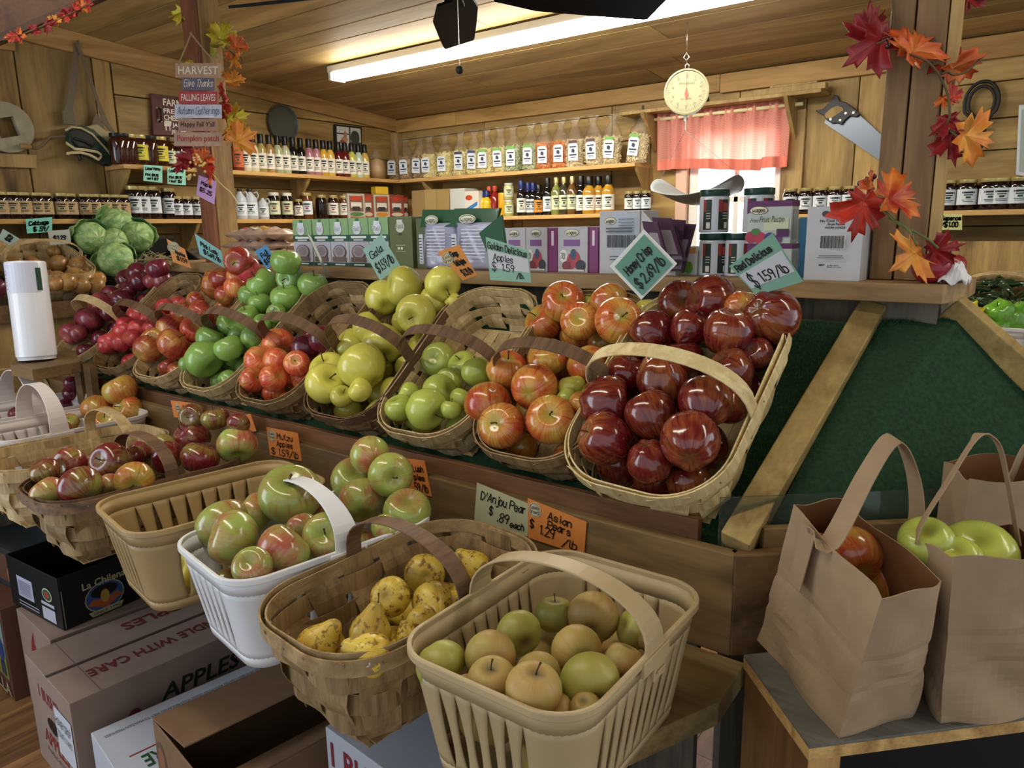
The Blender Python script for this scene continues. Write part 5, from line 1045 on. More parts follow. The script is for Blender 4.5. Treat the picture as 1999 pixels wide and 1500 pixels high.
for i,(x0,x1,lb) in enumerate(((985,1026,'white pectin box half hidden behind the mint card'),(1027,1068,'white pectin box with berries, middle of three on the ledge'),(1089,1147,'wider white pectin box with berries, right of three on the ledge'))):
    o,og,ex,ey=fbox('pectin_box',x0,x1,470,LB,.075,LZ,'#b7b3b9',lb,'box','white pectin boxes on the ledge',h=.118)
    deco(o,og,ex,ey,[(.2,.58,.75,.72,'#7a4a86'),('e',.2,.36,.14,.14,'#e6e2e0'),('e',.45,.24,.14,.18,'#a03038'),('e',.62,.28,.14,.18,'#b23a40'),('e',.54,.4,.1,.12,'#3c4668'),('e',.3,.15,.14,.1,'#7a2430'),('e',.78,.16,.16,.12,'#2c2836'),(.05,.03,.9,.07,'#d9d2c6')])
    mrslogo(o,og,ex,ey,.48,.87,.5,.16)
    if i: mb=MB(); strokes(mb,'70',og+ex*.12+ey*.3+Vector((0,-.004,0)),ex,ey*.12,ex.length*.16,.0014); put(mb,'lettering',INK,o,world=True)
for i,(x0,x1) in enumerate(((1069,1088),(1148,1168))):
    o,og,ex,ey=fbox('pectin_box',x0,x1,470,LB+.004,.07,LZ,'#7a2f66',('purple box side between the two berry boxes','purple box side just left of the tall white display carton')[i],'box',h=.116); deco(o,og,ex,ey,[(.4,.6,.65,.93,'#d9c6d2')])
# tall white display carton, cut down on the diagonal, with plum coloured pouches in it
o,og,ex,ey=fbox('display_carton',1170,1248,415,LB,.10,LZ,'#b9b8be','tall white display carton behind the Honey Crisp card','box',h=.155)
deco(o,og,ex,ey,[(.38,.2,.95,.95,'#b2bcc9'),(.2,.42,.25,.62,'#3c3c44')]+[(.22+.055*k,.42,.24+.055*k+(.01 if k%3 else .02),.62,'#40414a') for k in range(13)]+[(.5,.86-.05*k,.88,.875-.05*k,'#6a7484') for k in range(3)]+[(.2,.66+.05*k,.85,.685+.05*k,'#55585f') for k in range(2)]+[(.3,.27,.85,.285,'#55585f'),(.3,.22,.75,.235,'#55585f')])
mrslogo(o,og,ex,ey,.28,.84,.3,.12)
mb=MB(); a=og+ex; mb.prism([a+Vector((.001,0,0)),a+Vector((.001,.10,0)),a+Vector((.10,.10,0)),a+Vector((.10,-.005,0))],(0,0,.03))
mb.prism([a+Vector((.002,.0,.03)),a+Vector((.1,-.005,.03)),a+Vector((.1,-.005,.06)),a+Vector((.004,.0,.155))],(0,.003,0)); put(mb,'slanted_side',cmat('#c3c2c4'),o,world=True)
rn=random.Random(3)
for i,(x0,y0,x1,y1,w_) in enumerate(((1268,432,1285,500,30),(1290,424,1312,500,36),(1300,440,1322,510,34),(1322,428,1305,520,30),(1342,436,1318,530,30))):
    card('foil_pouch',[(x0-w_/2,y0),(x0+w_/2,y0+2),(x1+w_/2,y1),(x1-w_/2,y1)],1.66+.02*i,'#42203a',f"plum coloured foil pouch, {lr(i,5)} of five fanned out behind the Honey Crisp card",cat='pouch',patch=(.3,.05,.85,.68,'#8d8088'),th=.01,nrm=(.1,-1,0),group='plum foil pouches')
# snack bag with green peppers printed on it, behind
o,og,ex,ey=fbox('snack_bag',1321,1362,482,LB+.03,.03,LZ,'#d9ddda','bright printed bag with green peppers on it between carton and tubs','bag',h=.068); deco(o,og,ex,ey,[('e',.3,.35,.25,.3,'#4f8f2a'),('e',.6,.25,.2,.22,'#77b03a'),(.1,.75,.9,.95,'#e09a4a')])
# plastic tubs of mix
TUBM=plain('tub_clear','#c3c9d2',.15,coat=.6)
def tub(x,yb,z,lab,r=.0335,h=.098,Y=LB+.035):
    p=Vector((on(x,yb,1,Y).x,Y,z)); M=Matrix.Translation(p)@Matrix.Rotation(faceang(p),4,'Z'); o=vessel('mix_tub','tub',h,r,TUBM,LIDGN,None,M,lab,'tub','tubs of mix on the ledge')
    mb=MB(); 
    for a0,a1,mi in ((-2.35,-1.75,0),(-1.28,-.5,1)):
        mb.mi=0; mb.arc(r*1.015,h*.07,h*.76,a0,a1,6)
        mb.mi=1; mb.arc(r*1.02,h*.48,h*.76,a0,a0+(a1-a0)*.35,3,t=.0003)
        mb.mi=2; mb.arc(r*1.02,h*.10,h*.24,a1-.35,a1-.08,3,t=.0003)
        for k in range(3): mb.mi=2; mb.arc(r*1.02,h*(.32+.06*k),h*(.335+.06*k),a0+(a1-a0)*.4,a1-.08,3,t=.0003)
    mb.mi=3; mb.arc(r*1.02,h*.5,h*.68,-.95,-.6,3,t=.0003)
    put(mb,'label_band',[cmat('#1f2b20'),cmat('#8a2a24'),cmat('#d8d4cc'),cmat('#a33c34')],o)
tub(1391,541,LZ,'dark labelled mix tub, lower left of the four tubs'); tub(1441,541,LZ,'dark labelled mix tub, lower right of the four, behind the Red Delicious card',r=.0325)
tub(1393,447,LZ+.099,'dark labelled mix tub stacked on top at the left'); tub(1479,447,LZ+.099,'dark labelled mix tub stacked on top at the right, above the pectin box',Y=LB+.06)
tub(1481,541,LZ,'dark mix tub standing behind the lower pectin box',Y=LB+.075)
# two pectin boxes one on the other
for i,(z,h,lb) in enumerate(((LZ,.075,'lower pectin box standing behind the Red Delicious card'),(LZ+.0755,.090,'upper pectin box reading Fruit Pectin, stacked right of the tubs'))):
    o,og,ex,ey=fbox('pectin_box',1458,1545,390,LB-.03,.05,z,'#b5bcb8',lb,'box','stacked purple topped pectin boxes',h=h)
    deco(o,og,ex,ey,[(0,.86,1,1,'#5d2358'),('p',[(0,.86),(0,.7),(.35,.86)],'#5d2358'),(.4,.3,.95,.6,'#c6cfae'),('e',.12,.15,.14,.14,'#a8344a'),('e',.34,.12,.13,.15,'#b23a50'),('e',.22,.28,.1,.08,'#3f7a38'),('e',.55,.13,.13,.13,'#3d3f78'),('e',.72,.1,.1,.1,'#6b3a70'),(.7,.16,.97,.34,'#4e2050')])
    mrslogo(o,og,ex,ey,.27,.78,.42,.2)
    if i: 
        printed('Fruit Pectin',og+ex*.3+ey*.5,ex,ey,ex.length*.56,h*.14,INK,o,shear=.3,lift=.004); printed('Free',og+ex*.1+ey*.5,ex,ey,ex.length*.17,h*.1,INKG,o,shear=.2,lift=.004)
    q=og+ex; deco(o,q,Vector((0,.05,0)),ey,[(0,.86,1,1,'#5d2358'),(.2,.1,.8,.8,'#9aa29e')])
# white carton with bar code
o,og,ex,ey=fbox('shipping_carton',1571,1681,403,LB-.035,.12,LZ,'#c2c4c9','white carton with a bar code standing left of the near post','box',h=.150)
deco(o,og,ex,ey,[(.26,.43,.72,.62,'#e2e2e2')]+[(.27+.017*k,.44,.27+.017*k+(.009 if k%4 else .013),.61,'#1d1d20') for k in range(26)]+[(.28,.335,.7,.347,'#6a6a70'),(.25,.31,.72,.32,'#6a6a70')]+[('e',.36,.90,.07,.04,'#3a3a40')])
for t,u,v,w_,h_ in (('No Cook Freezer',.24,.79,.5,.035),('Fruit Pectin',.38,.745,.3,.035),('W599-H3425',.33,.70,.36,.03),('MRP',.27,.2,.1,.025),('Net Wt',.42,.2,.2,.015),('Made in USA',.42,.18,.26,.012)): printed(t,og+ex*u+ey*v,ex,ey,ex.length*w_,ey.length*h_,INK,o,bold=.02)
o,og,ex,ey=fbox('blue_card_box',1556,1575,420,LB+.05,.03,LZ,'#5a9fd0','small blue card box between pectin boxes and white carton','box',h=.13)
# potato chip bags heaped at the far end of the ledge
PB=[plain('chip_bag%d'%i,c,.35,coat=.4,noise=.3,nscale=18) for i,c in enumerate(('#b59a86','#a98f80','#c0a890','#a58878'))]
for i,(px,py,w_,hh,rz) in enumerate(((513,458,.30,.05,.1),(508,480,.31,.045,-.1),(524,497,.30,.045,.05),(492,505,.3,.04,0))):
    p=on(px,py,1,LY+.1); o=empty('chip_bag',p,f"crinkled snack bag, {['top','second','third','bottom'][i]} of the heap right of the far post",'bag','crinkled snack bags heaped on the ledge'); rn=random.Random(i)
    mb=MB(); 
    def fn(u,v,s=1,w_=w_,hh=hh,i=i):
        a=(u-.5)*2;b=(v-.5)*2; t=max(0,(1-a*a))**.45*max(0,1-b*b)**.5; wr=.006*math.sin(17*a+6*b+i)+.004*math.sin(31*b+9*a)
        return Vector((a*w_/2,b*.075,s*(hh/2*t)+wr*t+.0))
    mb.grid(lambda u,v:fn(u,v,1),24,12); mb.grid(lambda u,v:fn(u,1-v,-1),24,12); q=put(mb,'pouch',PB[i],o,smooth=True)
    mb=MB(); og_=lambda a,b:fn(.5+a,.35+b)+Vector((0,-.003,.002))
    for k,(ua,c) in enumerate(((-.2,'#b03a5c'),(.22,'#c9962e'),(.0,'#e0d6c4'))):
        mb.mi=k; pts=[fn(.5+ua+.09*math.cos(6.283*t/12),.32+.12*math.sin(6.283*t/12))+Vector((0,-.001,.0015)) for t in range(12)]; mb.af([mb.av(x) for x in pts])
    put(mb,'printing',[cmat('#b03a5c'),cmat('#c9962e'),cmat('#e0d6c4')],o)
# ---------------- second shelf in the corner and on the back wall ----------------
for i,(x0,x1,c,c2,Y) in enumerate(((684,714,'#b8b2a4','#4f7a48',0),(716,733,'#9a3a2c','#c9b9a0',.012),(735,762,'#c0b8a4','#c9862e',0),(765,790,'#a5382c','#d0c4ac',0),(792,802,'#6a1f1a','#b8b2a4',.012))):
    p0=leftwall(x0,ZL,.0); p1=leftwall(x1,ZL,.0); w_=(p1-p0).length; h=.162; M=Matrix.Translation((p0+p1)/2+Vector((-.03-Y,0,0)))@Matrix.Rotation(R(82),4,'Z')
    mb=MB(); mb.b2((-w_/2,-.025,0),(w_/2,.025,h)); o=tag(put(mb,'cracker_box',cmat(c),M=M,bevel=.001),f"{['pale','narrow red','cream','red','narrow maroon'][i]} printed cracker box, {lr(i,5)} of five in the corner",'box','cracker boxes in the corner')
    og=M@Vector((-w_/2,-.025,0)); ex=(M.to_3x3()@Vector((w_,0,0))); deco(o,og,ex,Vector((0,0,h)),[(.1,.3,.9,.92,'#7c5a48'),('e',.5,.82,.34,.1,'#b8442e'),(.18,.45,.8,.66,'#d9d4c8'),(.25,.34,.7,.5,'#3c3a3c'),('e',.5,.2,.4,.08,c2),(.1,.02,.9,.1,'#a8562c')])
p0=leftwall(744,ZL,.03); mb=MB(); mb.b2((-.05,-.03,0),(.05,.03,.05)); tag(put(mb,'yellow_packet',cmat('#d8b02c'),M=Matrix.Translation(p0+Vector((0,0,.164)))@Matrix.Rotation(R(80),4,'Z'),bevel=.004),'small yellow packet lying on top of the cracker boxes','packet')
for i,(x0,x1,yt,c,lb) in enumerate(((805,828,372,'#a3895a','plain brown carton in the corner, leftmost of three'),(829,852,370,'#b09562','plain brown carton in the corner, middle of three'),(853,877,369,'#a88c58','plain brown carton in the corner, rightmost of three'),(879,908,368,'#c9ccc6','white carton right of the three plain brown ones'))):
    o,og,ex,ey=fbox('carton',x0,x1,yt,SYY+.01,.14,ZL,c,lb,'box','cartons on the lower back shelf'); 
    if i==3: deco(o,og,ex,ey,[('e',.4,.16,.3,.07,'#2c5a3a')])
o,og,ex,ey=fbox('snack_bag',908,935,373,SYY+.01,.04,ZL,'#d9d2c4','white snack bag printed with fries left of the yellow bottles','bag'); deco(o,og,ex,ey,[('e',.3,.75,.25,.1,'#c04a2c'),('p',[(.1,.2),(.9,.45),(.9,.6),(.1,.35)],'#3a78b8'),(.1,.05,.5,.2,'#c89a4a')])
def bk(name,shape,px,h,r,c,ld,lb,lab,cat,grp=None,z=None,off=.06,art=None,rough=.1):
    h*=1.2 if z is None and shape!='jar' else 1; r*=1.13 if shape!='jar' else 1
    p=backwall(px,ZL,off); p.z=ZL if z is None else z
    return vessel(name,shape,h,r,glass('bk'+c[1:],c,rough),ld,lb,Matrix.Translation(p)@Matrix.Rotation(faceang(p),4,'Z'),lab,cat,grp,art=art)
for i,px in enumerate((931,943,951)): bk('mustard_bottle','bottle',px,.135,.026,'#d9b81e',LIDB,None,f"yellow mustard bottle with blue cap, {lr(i,3)} of three",'bottle','yellow mustard bottles')
for i,px in enumerate((956,967)): bk('ketchup_bottle','tall',px,.16,.03,'#8a1f1c',LIDR,None,f"{['left','right'][i]} red ketchup bottle beside the yellow mustards",'bottle','red ketchup bottles',off=.10)
bk('yellow_tin','tub',982,.14,.026,'#d8a01c',None,None,'yellow tin between the ketchup and the stacked pale jars','tin')
bk('pickle_jar','jar',994,.10,.032,'#a8ab62',LIDW,PAPG,'lower of two stacked pale green jars on the back shelf','jar','stacked pale green jars'); bk('pickle_jar','jar',994,.10,.032,'#b8ba7c',LIDW,PAPG,'upper of two stacked pale green jars on the back shelf','jar','stacked pale green jars',z=ZL+.101)
for i,(px,h,c,ld,lb,o_,w_) in enumerate(((1018,.175,'#17110f',LIDB,PAP,.04,'with blue cap and cream label'),(1031,.165,'#141012',LIDB,PAPW,.08,'with blue cap, narrow label'),(1041,.165,'#141012',LIDB,PAPW,.1,'with blue cap, behind another'),(1052,.15,'#16120f',LIDK,plain('orange_label2','#c98a3c',.6),.04,'with orange label'),(1069,.18,'#0f0e0e',LIDK,PAPW,.05,'with black cap and white label'),(1134,.18,'#14100f',LIDK,PAP,.06,'beside the mustard coloured bottles'))):
    bk('sauce_bottle','bottle',px,h,.027,c,ld,lb,f"dark sauce bottle {w_}, {lr(i,6)} of six",'bottle','dark sauce bottles',off=o_)
for i,px in enumerate((1086,1101,1117)): bk('dressing_bottle','tall',px,.18,.028,['#7d8040','#3c3a2a','#6a4a26'][i],GOLD,PAPG,f"gold capped dressing bottle with leafy pale label, {lr(i,3)} of three",'bottle','gold capped dressing bottles')
for i,px in enumerate((1150,1168,1187)): bk('mustard_jug','bottle',px,.175,[.035,.031,.033][i],'#b8862c',LIDK,PAP,f"mustard coloured dressing bottle with black cap, {lr(i,3)} of three",'bottle','mustard coloured bottles',off=[.05,.09,.05][i])
for i,px in enumerate((1228,1244,1261)): bk('jam_jar','jar',px,.115,.028,'#180c10',GOLD,PAPW if i else PAP,f"dark jam jar with gold lid, {lr(i,3)} of three left of the window",'jar','jars left of the window',off=.04)
# spice row below
for i,(px,c,ld,lb,h) in enumerate(((992,'#b8a860',LIDK,PAP,.09),(1005,'#c8c4b0',LIDR,PAP,.08),(1023,'#d9d6cc',LIDK,PAPW,.105),(1042,'#c8543a',LIDR,PAP,.105),(1062,'#b84a30',LIDR,PAPY,.10),(1075,'#6a1f1a',LIDR,None,.105),(1085,'#6a1f1a',LIDR,None,.105),(1095,'#6a1f1a',LIDR,None,.105))):
    p=backwall(px,ZL-.22,.03); vessel('spice_jar','tub',h+.02,.026,glass('sp%d'%i,c,.2),ld,lb,Matrix.Translation(p)@Matrix.Rotation(faceang(p),4,'Z'),f"small spice jar, {lr(i,8)} in the spice row above the berry boxes",'jar','spice jars on the lowest back shelf')
for i,(x0,x1) in enumerate(((1106,1130),(1136,1158),(1158,1180))):
    o,og,ex,ey=fbox('seed_packet',x0,x1,442,SYY+.03,.01,ZL-.22,'#4a5a34',f"flower printed dip packet, {lr(i,3)} of three above the berry boxes",'packet','printed packets above the berry boxes',h=.12); deco(o,og,ex,ey,[(.15,.5,.85,.75,'#d8d2c0'),(.1,.05,.9,.45,'#d9c878'),('e',.5,.2,.3,.14,'#c8642e')])
# jars right of the window
rowof('jam_jar','jar',[1541,1571,1600,1628,1657],lambda a,b,c:backwall(a,b,c,Y=SYY-.02),ZL-.03,.122,.036,JD,GOLD,PAPW,lambda i,n:f"dark jam jar with white label, {lr(i,n)} of five between curtain and near post",'jar','jars between curtain and near post',off=.06)
rowof('jam_jar','jar',[1845,1884,1927,1949,1985],lambda a,b,c:backwall(a,b,c,Y=SYY-.02),ZL-.03,.128,.042,JD,GOLD,PAPW,lambda i,n:f"dark jam jar with white label, {lr(i,n)} of five at the right picture edge",'jar','jars right of the near post',off=.06,tw=.15)
p=leftwall(350,ZL-.25,.0); vessel('syrup_bottle','bottle',.17,.032,HON,LIDK,PAP,Matrix.Translation(p+Vector((-.1,0,-.02)))@Matrix.Rotation(faceang(p),4,'Z'),'single brown bottle standing below the shelf left of the far post','bottle')
shelf([(WX,1.95),(SX,1.95),(SX,WY-.075),(WX,WY-.075)],ZL-.27,'lowest board on the left wall with one brown bottle',WD['shelfy'])
# ---------------- posts and beam ----------------
xs=(-.3537,-.3093,-.2545,-.2345); PYF=1.68
def cztop(y): return cz(y)-.001
pst=empty('support_post',((xs[0]+xs[2])/2,PYF+.05,LZ),'brown double plank post rising from the right of the ledge','post')
for a,b,t,m in ((xs[0],xs[1]-.0015,-.2,WD['post']),(xs[1]+.0015,xs[2],.25,WD['post']),(xs[2]+.0015,xs[3],.2,WD['lath'])):
    mb=MB(); mb.tone=t; mb.b2((a,PYF+(.0 if m is WD['post'] else .004),LZ+.001),(b,PYF+(.09 if m is WD['post'] else .04),cz(PYF+.09)-.002)); put(mb,'plank' if m is WD['post'] else 'lath',m,pst,world=True,bevel=.003)
fx0=on(405,487,1,1.70)[0]; fpo=empty('support_post',(-2.83,1.745,LZ),'square post rising from the far end of the ledge, dressed with autumn leaves','post')
mb=MB(); mb.tone=.1; mb.b2((-2.875,1.70,LZ+.001),(-2.787,1.788,cz(1.788)-.002)); put(mb,'timber',wood('post_far','#a58654','#6f5330','Z',1.8),fpo,world=True,bevel=.003)
mb=MB(); mb.tone=-.1; mb.b2((-2.878,1.682,LZ+.001),(-2.79,1.699,cz(1.69)-.003)); put(mb,'face_plank',wood('post_red','#8f5a3c','#5c3424','Z',1.8),fpo,world=True,bevel=.002)
bmx=empty('ceiling_beam',(-2.4,1.0,2.15),'dark reddish beam crossing the upper left corner of the picture','beam')
A_=at(0,75,2.2);B_=at(182,-3,2.2); dr=(B_-A_).normalized(); A2=A_-dr*.6; B2=B_+dr*.9
mb=MB(); up=Vector((0,0,1)); sd=dr.cross(up).normalized(); sd=-sd if sd.dot(CAM-A_)<0 else sd
mb.prism([A2,B2,B2+up*.16,A2+up*.16],-sd*.05); put(mb,'timber',WD['beam'],bmx,world=True,bevel=.003)
mb=MB(); mb.prism([A2+sd*.002-up*.0,B2+sd*.002,B2+sd*.03,A2+sd*.03],-up*.02); put(mb,'lower_batten',wood('batten','#5a3c28','#33201a','Y',1.5),bmx,world=True)
# ---------------- autumn garlands ----------------
LEAF=[(0,1.0),(.10,.74),(.27,.78),(.17,.44),(.5,.66),(.52,.54),(.86,.52),(.70,.36),(.84,.20),(.60,.14),(.38,.05),(.58,-.14),(.34,-.14),(.28,-.30),(.10,-.20),(0,-.12)]
def leafmesh(seed,curl=.5):
    rn=random.Random(seed); pts=LEAF+[(-x,y) for x,y in LEAF[-2:0:-1]]
    mb=MB(); c=(0,.12); K=5; n=len(pts); rows=[]; ph=rn.uniform(0,6); fold=rn.uniform(-.2,.5)*curl; bend=rn.uniform(-.5,.6)*curl
    for k in range(1,K+1):
        t=k/K; row=[]
        for i,(x,y) in enumerate(pts):
            px=(c[0]+(x-c[0])*t); py=c[1]+(y-c[1])*t; a=math.atan2(px,py-c[1])
            z=fold*abs(px)*1.0+bend*py*py*.6-.10*t*t*math.cos(5*a)+.06*math.sin(3*a+ph)*t
            row.append(mb.av((px,py,z)))
        rows.append(row)
    ct=mb.av((0,c[1],0))
    for i in range(n): mb.af((ct,rows[0][(i+1)%n],rows[0][i]))
    for k in range(K-1):
        for i in range(n): mb.af((rows[k][i],rows[k][(i+1)%n],rows[k+1][(i+1)%n],rows[k+1][i]))
    return mb
def leafmat(name,a,b,vein):
    m,nt,bs=newmat(name); tc=N(nt,'ShaderNodeTexCoord'); sp=N(nt,'ShaderNodeSeparateXYZ'); L(nt,tc.outputs['Object'],sp.inputs[0])
    nz=N(nt,'ShaderNodeTexNoise'); nz.inputs['Scale'].default_value=1.6; L(nt,tc.outputs['Object'],nz.inputs['Vector']); mr=N(nt,'ShaderNodeMapRange'); mr.inputs[1].default_value=.42; mr.inputs[2].default_value=.6; L(nt,nz.outputs[0],mr.inputs[0])
    mx=N(nt,'ShaderNodeMix',data_type='RGBA'); mx.inputs[6].default_value=(*hexc(a),1); mx.inputs[7].default_value=(*hexc(b),1); L(nt,mr.outputs[0],mx.inputs[0])
    at2=N(nt,'ShaderNodeMath',operation='ARCTAN2'); L(nt,sp.outputs[0],at2.inputs[0]); ad=N(nt,'ShaderNodeMath',operation='SUBTRACT'); ad.inputs[1].default_value=.0; L(nt,sp.outputs[1],ad.inputs[0]); L(nt,ad.outputs[0],at2.inputs[1])
    ml=N(nt,'ShaderNodeMath',operation='MULTIPLY'); ml.inputs[1].default_value=math.pi/.95; L(nt,at2.outputs[0],ml.inputs[0]); cs=N(nt,'ShaderNodeMath',operation='COSINE'); L(nt,ml.outputs[0],cs.inputs[0])
    m2=N(nt,'ShaderNodeMapRange'); m2.inputs[1].default_value=.975; m2.inputs[2].default_value=1.0; m2.inputs[4].default_value=.75; L(nt,cs.outputs[0],m2.inputs[0]); mx2=N(nt,'ShaderNodeMix',data_type='RGBA'); L(nt,m2.outputs[0],mx2.inputs[0]); L(nt,mx.outputs[2],mx2.inputs[6]); mx2.inputs[7].default_value=(*hexc(vein),1)
    L(nt,mx2.outputs[2],bs.inputs['Base Color']); bs.inputs['Roughness'].default_value=.5; bs.inputs['Subsurface Weight'].default_value=0
    bp=N(nt,'ShaderNodeBump'); bp.inputs['Strength'].default_value=.5; bp.inputs['Distance'].default_value=.05; L(nt,cs.outputs[0],bp.inputs['Height']); L(nt,bp.outputs[0],bs.inputs['Normal']); return m
LM=dict(r=leafmat('leaf_red','#9c1f22','#86141e','#6a1018'),o=leafmat('leaf_orange','#e07a2e','#cf5424','#b8401c'),y=leafmat('leaf_yellow','#d9cc3a','#c9b02e','#a88c28'),a=leafmat('leaf_amber','#eba03a','#df7f2a','#b8601c'),s=leafmat('leaf_scarlet','#c8361f','#a8241c','#7a1a14'),m=leafmat('leaf_mixed','#b8301f','#df7a2a','#8a2416'),g=leafmat('leaf_olive','#b3ac3a','#9a8a34','#7a7028'))
LSH=[]
for i in range(8):
    o_=put(leafmesh(i+1),'leaf',LM['r'],smooth=True); LSH.append(o_.data); bpy.data.objects.remove(o_)
def leaf(par,px,py,size,dep,col,rot,tx=0,ty=0,sh=0,sx=1,name='leaf'):
    """size = tip-to-base length in pixels; rot = direction of the tip, degrees from straight up, clockwise; tx,ty = turn away from the lens"""
    p=at(px,py,dep); s=size*dep/FPX/1.36
    B=Matrix((cr,cu,-cf)).transposed().to_4x4()
    M=Matrix.Translation(p)@B@Matrix.Rotation(R(-rot),4,'Z')@Matrix.Rotation(R(tx),4,'X')@Matrix.Rotation(R(ty),4,'Y')@Matrix.Diagonal((s*sx,s,s,1))@Matrix.Translation((0,-.4,0))
    me=LSH[sh%8].copy(); me.materials.clear(); me.materials.append(LM[col])
    o=bpy.data.objects.new(name,me); COL.objects.link(o); o.parent=par; o.matrix_basis=lwm(par).inverted()@M; md=o.modifiers.new('s','SOLIDIFY'); md.thickness=.02; return o
VINE=plain('vine_wire','#5c4a2c',.7); VG=plain('vine_green','#5f6a3a',.6); BER=plain('berry_dark','#4a1416',.3,coat=.4); BERY=plain('berry_cream','#d8c07a',.4)
def vine(par,pts,r=.0022,mat=None,name='vine'):
    mb=MB(); P=[at(*p) for p in pts]; Q=[]
    for i in range(len(P)-1):
        a=P[max(0,i-1)];b=P[i];c=P[i+1];d=P[min(len(P)-1,i+2)]
        for k in range(6):
            t=k/6; Q.append(.5*((2*b)+(c-a)*t+(2*a-5*b+4*c-d)*t*t+(3*b-a-3*c+d)*t*t*t))
    Q.append(P[-1]); mb.tube(Q,r,6); return put(mb,name,mat or VINE,par,world=True,smooth=True)
g1=empty('leaf_garland',at(1790,200,1.6),'red and orange maple leaf garland wound round the near post','garland')
d1=1.42
for a in ((1697,40,88,d1,'r',-5,10,25,0,.85),(1690,95,110,d1,'r',-120,-20,10,1,1.0),(1792,84,108,d1-.03,'o',35,-25,-10,2,1.0),(1768,95,90,d1-.05,'o',-60,20,30,5,.9),(1855,112,95,d1-.02,'r',75,10,-25,3,.85),(1888,122,100,d1-.05,'o',70,10,55,4,.6),(1862,178,50,d1-.03,'s',10,0,30,5,.8),(1843,200,42,d1-.03,'o',190,20,30,6,.7),
 (1846,250,75,d1-.04,'r',200,10,50,6,.7),(1858,288,90,d1-.02,'r',175,15,20,7,.75),(1905,270,95,d1-.05,'a',100,-10,10,0,.95),(1886,8,60,d1,'r',200,10,30,2,.9),
 (1678,425,112,d1-.06,'s',190,-10,-15,3,.95),(1757,382,105,d1-.05,'m',75,-15,-15,4,.9),(1697,352,60,d1-.05,'o',-10,30,40,6,.8),(1772,505,98,d1-.08,'a',235,25,0,1,1.0),(1848,484,80,d1-.08,'r',80,45,0,2,.7)): leaf(g1,*a)
vine(g1,[(1741,-6,d1),(1743,30,d1),(1740,60,d1),(1728,78,d1-.03),(1712,85,d1-.03)]); vine(g1,[(1770,105,d1-.06),(1810,120,d1-.07),(1835,150,d1-.06),(1850,185,d1-.05),(1854,225,d1-.05),(1848,243,d1-.04)]); vine(g1,[(1838,145,d1-.06),(1850,140,d1-.07),(1862,146,d1-.06),(1885,140,d1-.06),(1920,110,d1-.06)]); vine(g1,[(1855,255,d1-.05),(1868,265,d1-.05),(1878,270,d1-.05)],mat=VG)
vine(g1,[(1718,400,d1-.05),(1750,435,d1-.06),(1790,455,d1-.07),(1815,470,d1-.08),(1832,485,d1-.08)],mat=VG,name='stalk'); vine(g1,[(1735,425,d1-.05),(1770,445,d1-.07),(1790,480,d1-.08)],mat=VG,name='stalk')
for i,(px,py) in enumerate(((1735,76),(1738,84),(1733,90),(1700,338),(1706,345),(1692,350),(1684,356),(1678,358),(1700,352))):
    mb=MB(); mb.lathe([(0,-1),(.7,-.7),(1,0),(.7,.7),(0,1)],10); put(mb,'berry',BER,g1,M=lwm(g1).inverted()@Matrix.Translation(at(px,py,d1-.03))@Matrix.Scale(.0055,4),smooth=True)
g2=empty('leaf_garland',at(440,150,2.86),'yellow and orange maple leaf garland hanging down the far post','garland'); d2=2.86
for a in ((354,33,52,d2,'y',200,10,20,0,.9),(387,22,50,d2,'r',150,10,45,1,.7),(437,62,62,d2,'y',20,-10,10,2,.95),(414,97,48,d2,'g',150,10,20,3,.9),(466,83,40,d2,'o',30,0,20,4,.9),(462,122,42,d2,'a',150,20,30,5,.8),(443,112,32,d2,'o',190,0,50,6,.7),(456,150,40,d2,'a',10,0,20,7,.9),(436,182,45,d2,'s',170,0,50,1,.6),(440,218,50,d2,'s',180,0,40,2,.7),(465,228,56,d2,'y',70,0,0,3,.95),(478,268,62,d2,'a',60,-10,10,4,1.0),(445,262,50,d2,'a',200,0,50,5,.6),(453,243,40,d2,'y',180,0,55,6,.5),
 (372,300,54,d2-.03,'r',-20,10,20,7,.9),(352,328,40,d2-.03,'r',200,20,20,0,.9),(397,305,54,d2-.03,'o',20,0,45,1,.7),(410,335,48,d2-.03,'s',160,10,45,2,.7),(380,12,40,d2,'o',-40,10,20,3,.8),(372,122,20,d2,'y',-20,0,0,4,1),(412,350,40,d2-.03,'o',190,10,50,5,.6)): leaf(g2,*a)
vine(g2,[(372,5,d2),(385,35,d2),(405,45,d2),(420,75,d2),(440,92,d2),(458,108,d2)]); vine(g2,[(460,110,d2),(470,112,d2),(475,125,d2)]); vine(g2,[(415,340,d2),(432,360,d2),(452,378,d2),(466,400,d2)],r=.0018,mat=BERY,name='straw')
rn=random.Random(9)
for i in range(22):
    px,py=(390+rn.gauss(0,8),318+rn.gauss(0,11)) if i<14 else (370+rn.uniform(-5,12),345+rn.uniform(-4,6)); mb=MB(); mb.lathe([(0,-1),(.7,-.7),(1,0),(.7,.7),(0,1)],8); put(mb,'berry',BERY,g2,M=lwm(g2).inverted()@Matrix.Translation(at(px,py,d2-.06))@Matrix.Scale(.0055,4),smooth=True)
g3=empty('leaf_garland',at(100,40,2.1),'small red leaf garland strung along the beam in the upper left corner','garland')
for i,a in enumerate(((27,75,26,2.08,'s',200),(42,70,26,2.08,'o',100),(68,56,26,2.08,'r',30),(95,52,30,2.08,'r',140),(108,38,26,2.08,'a',10),(102,47,26,2.08,'r',200),(130,34,34,2.08,'s',160),(137,22,26,2.08,'r',20),(150,18,28,2.08,'s',100),(165,10,26,2.08,'o',60),(175,8,24,2.08,'s',90),(15,72,20,2.08,'o',250))): leaf(g3,*a,10*(i%3),20*(i%2),i,.95)
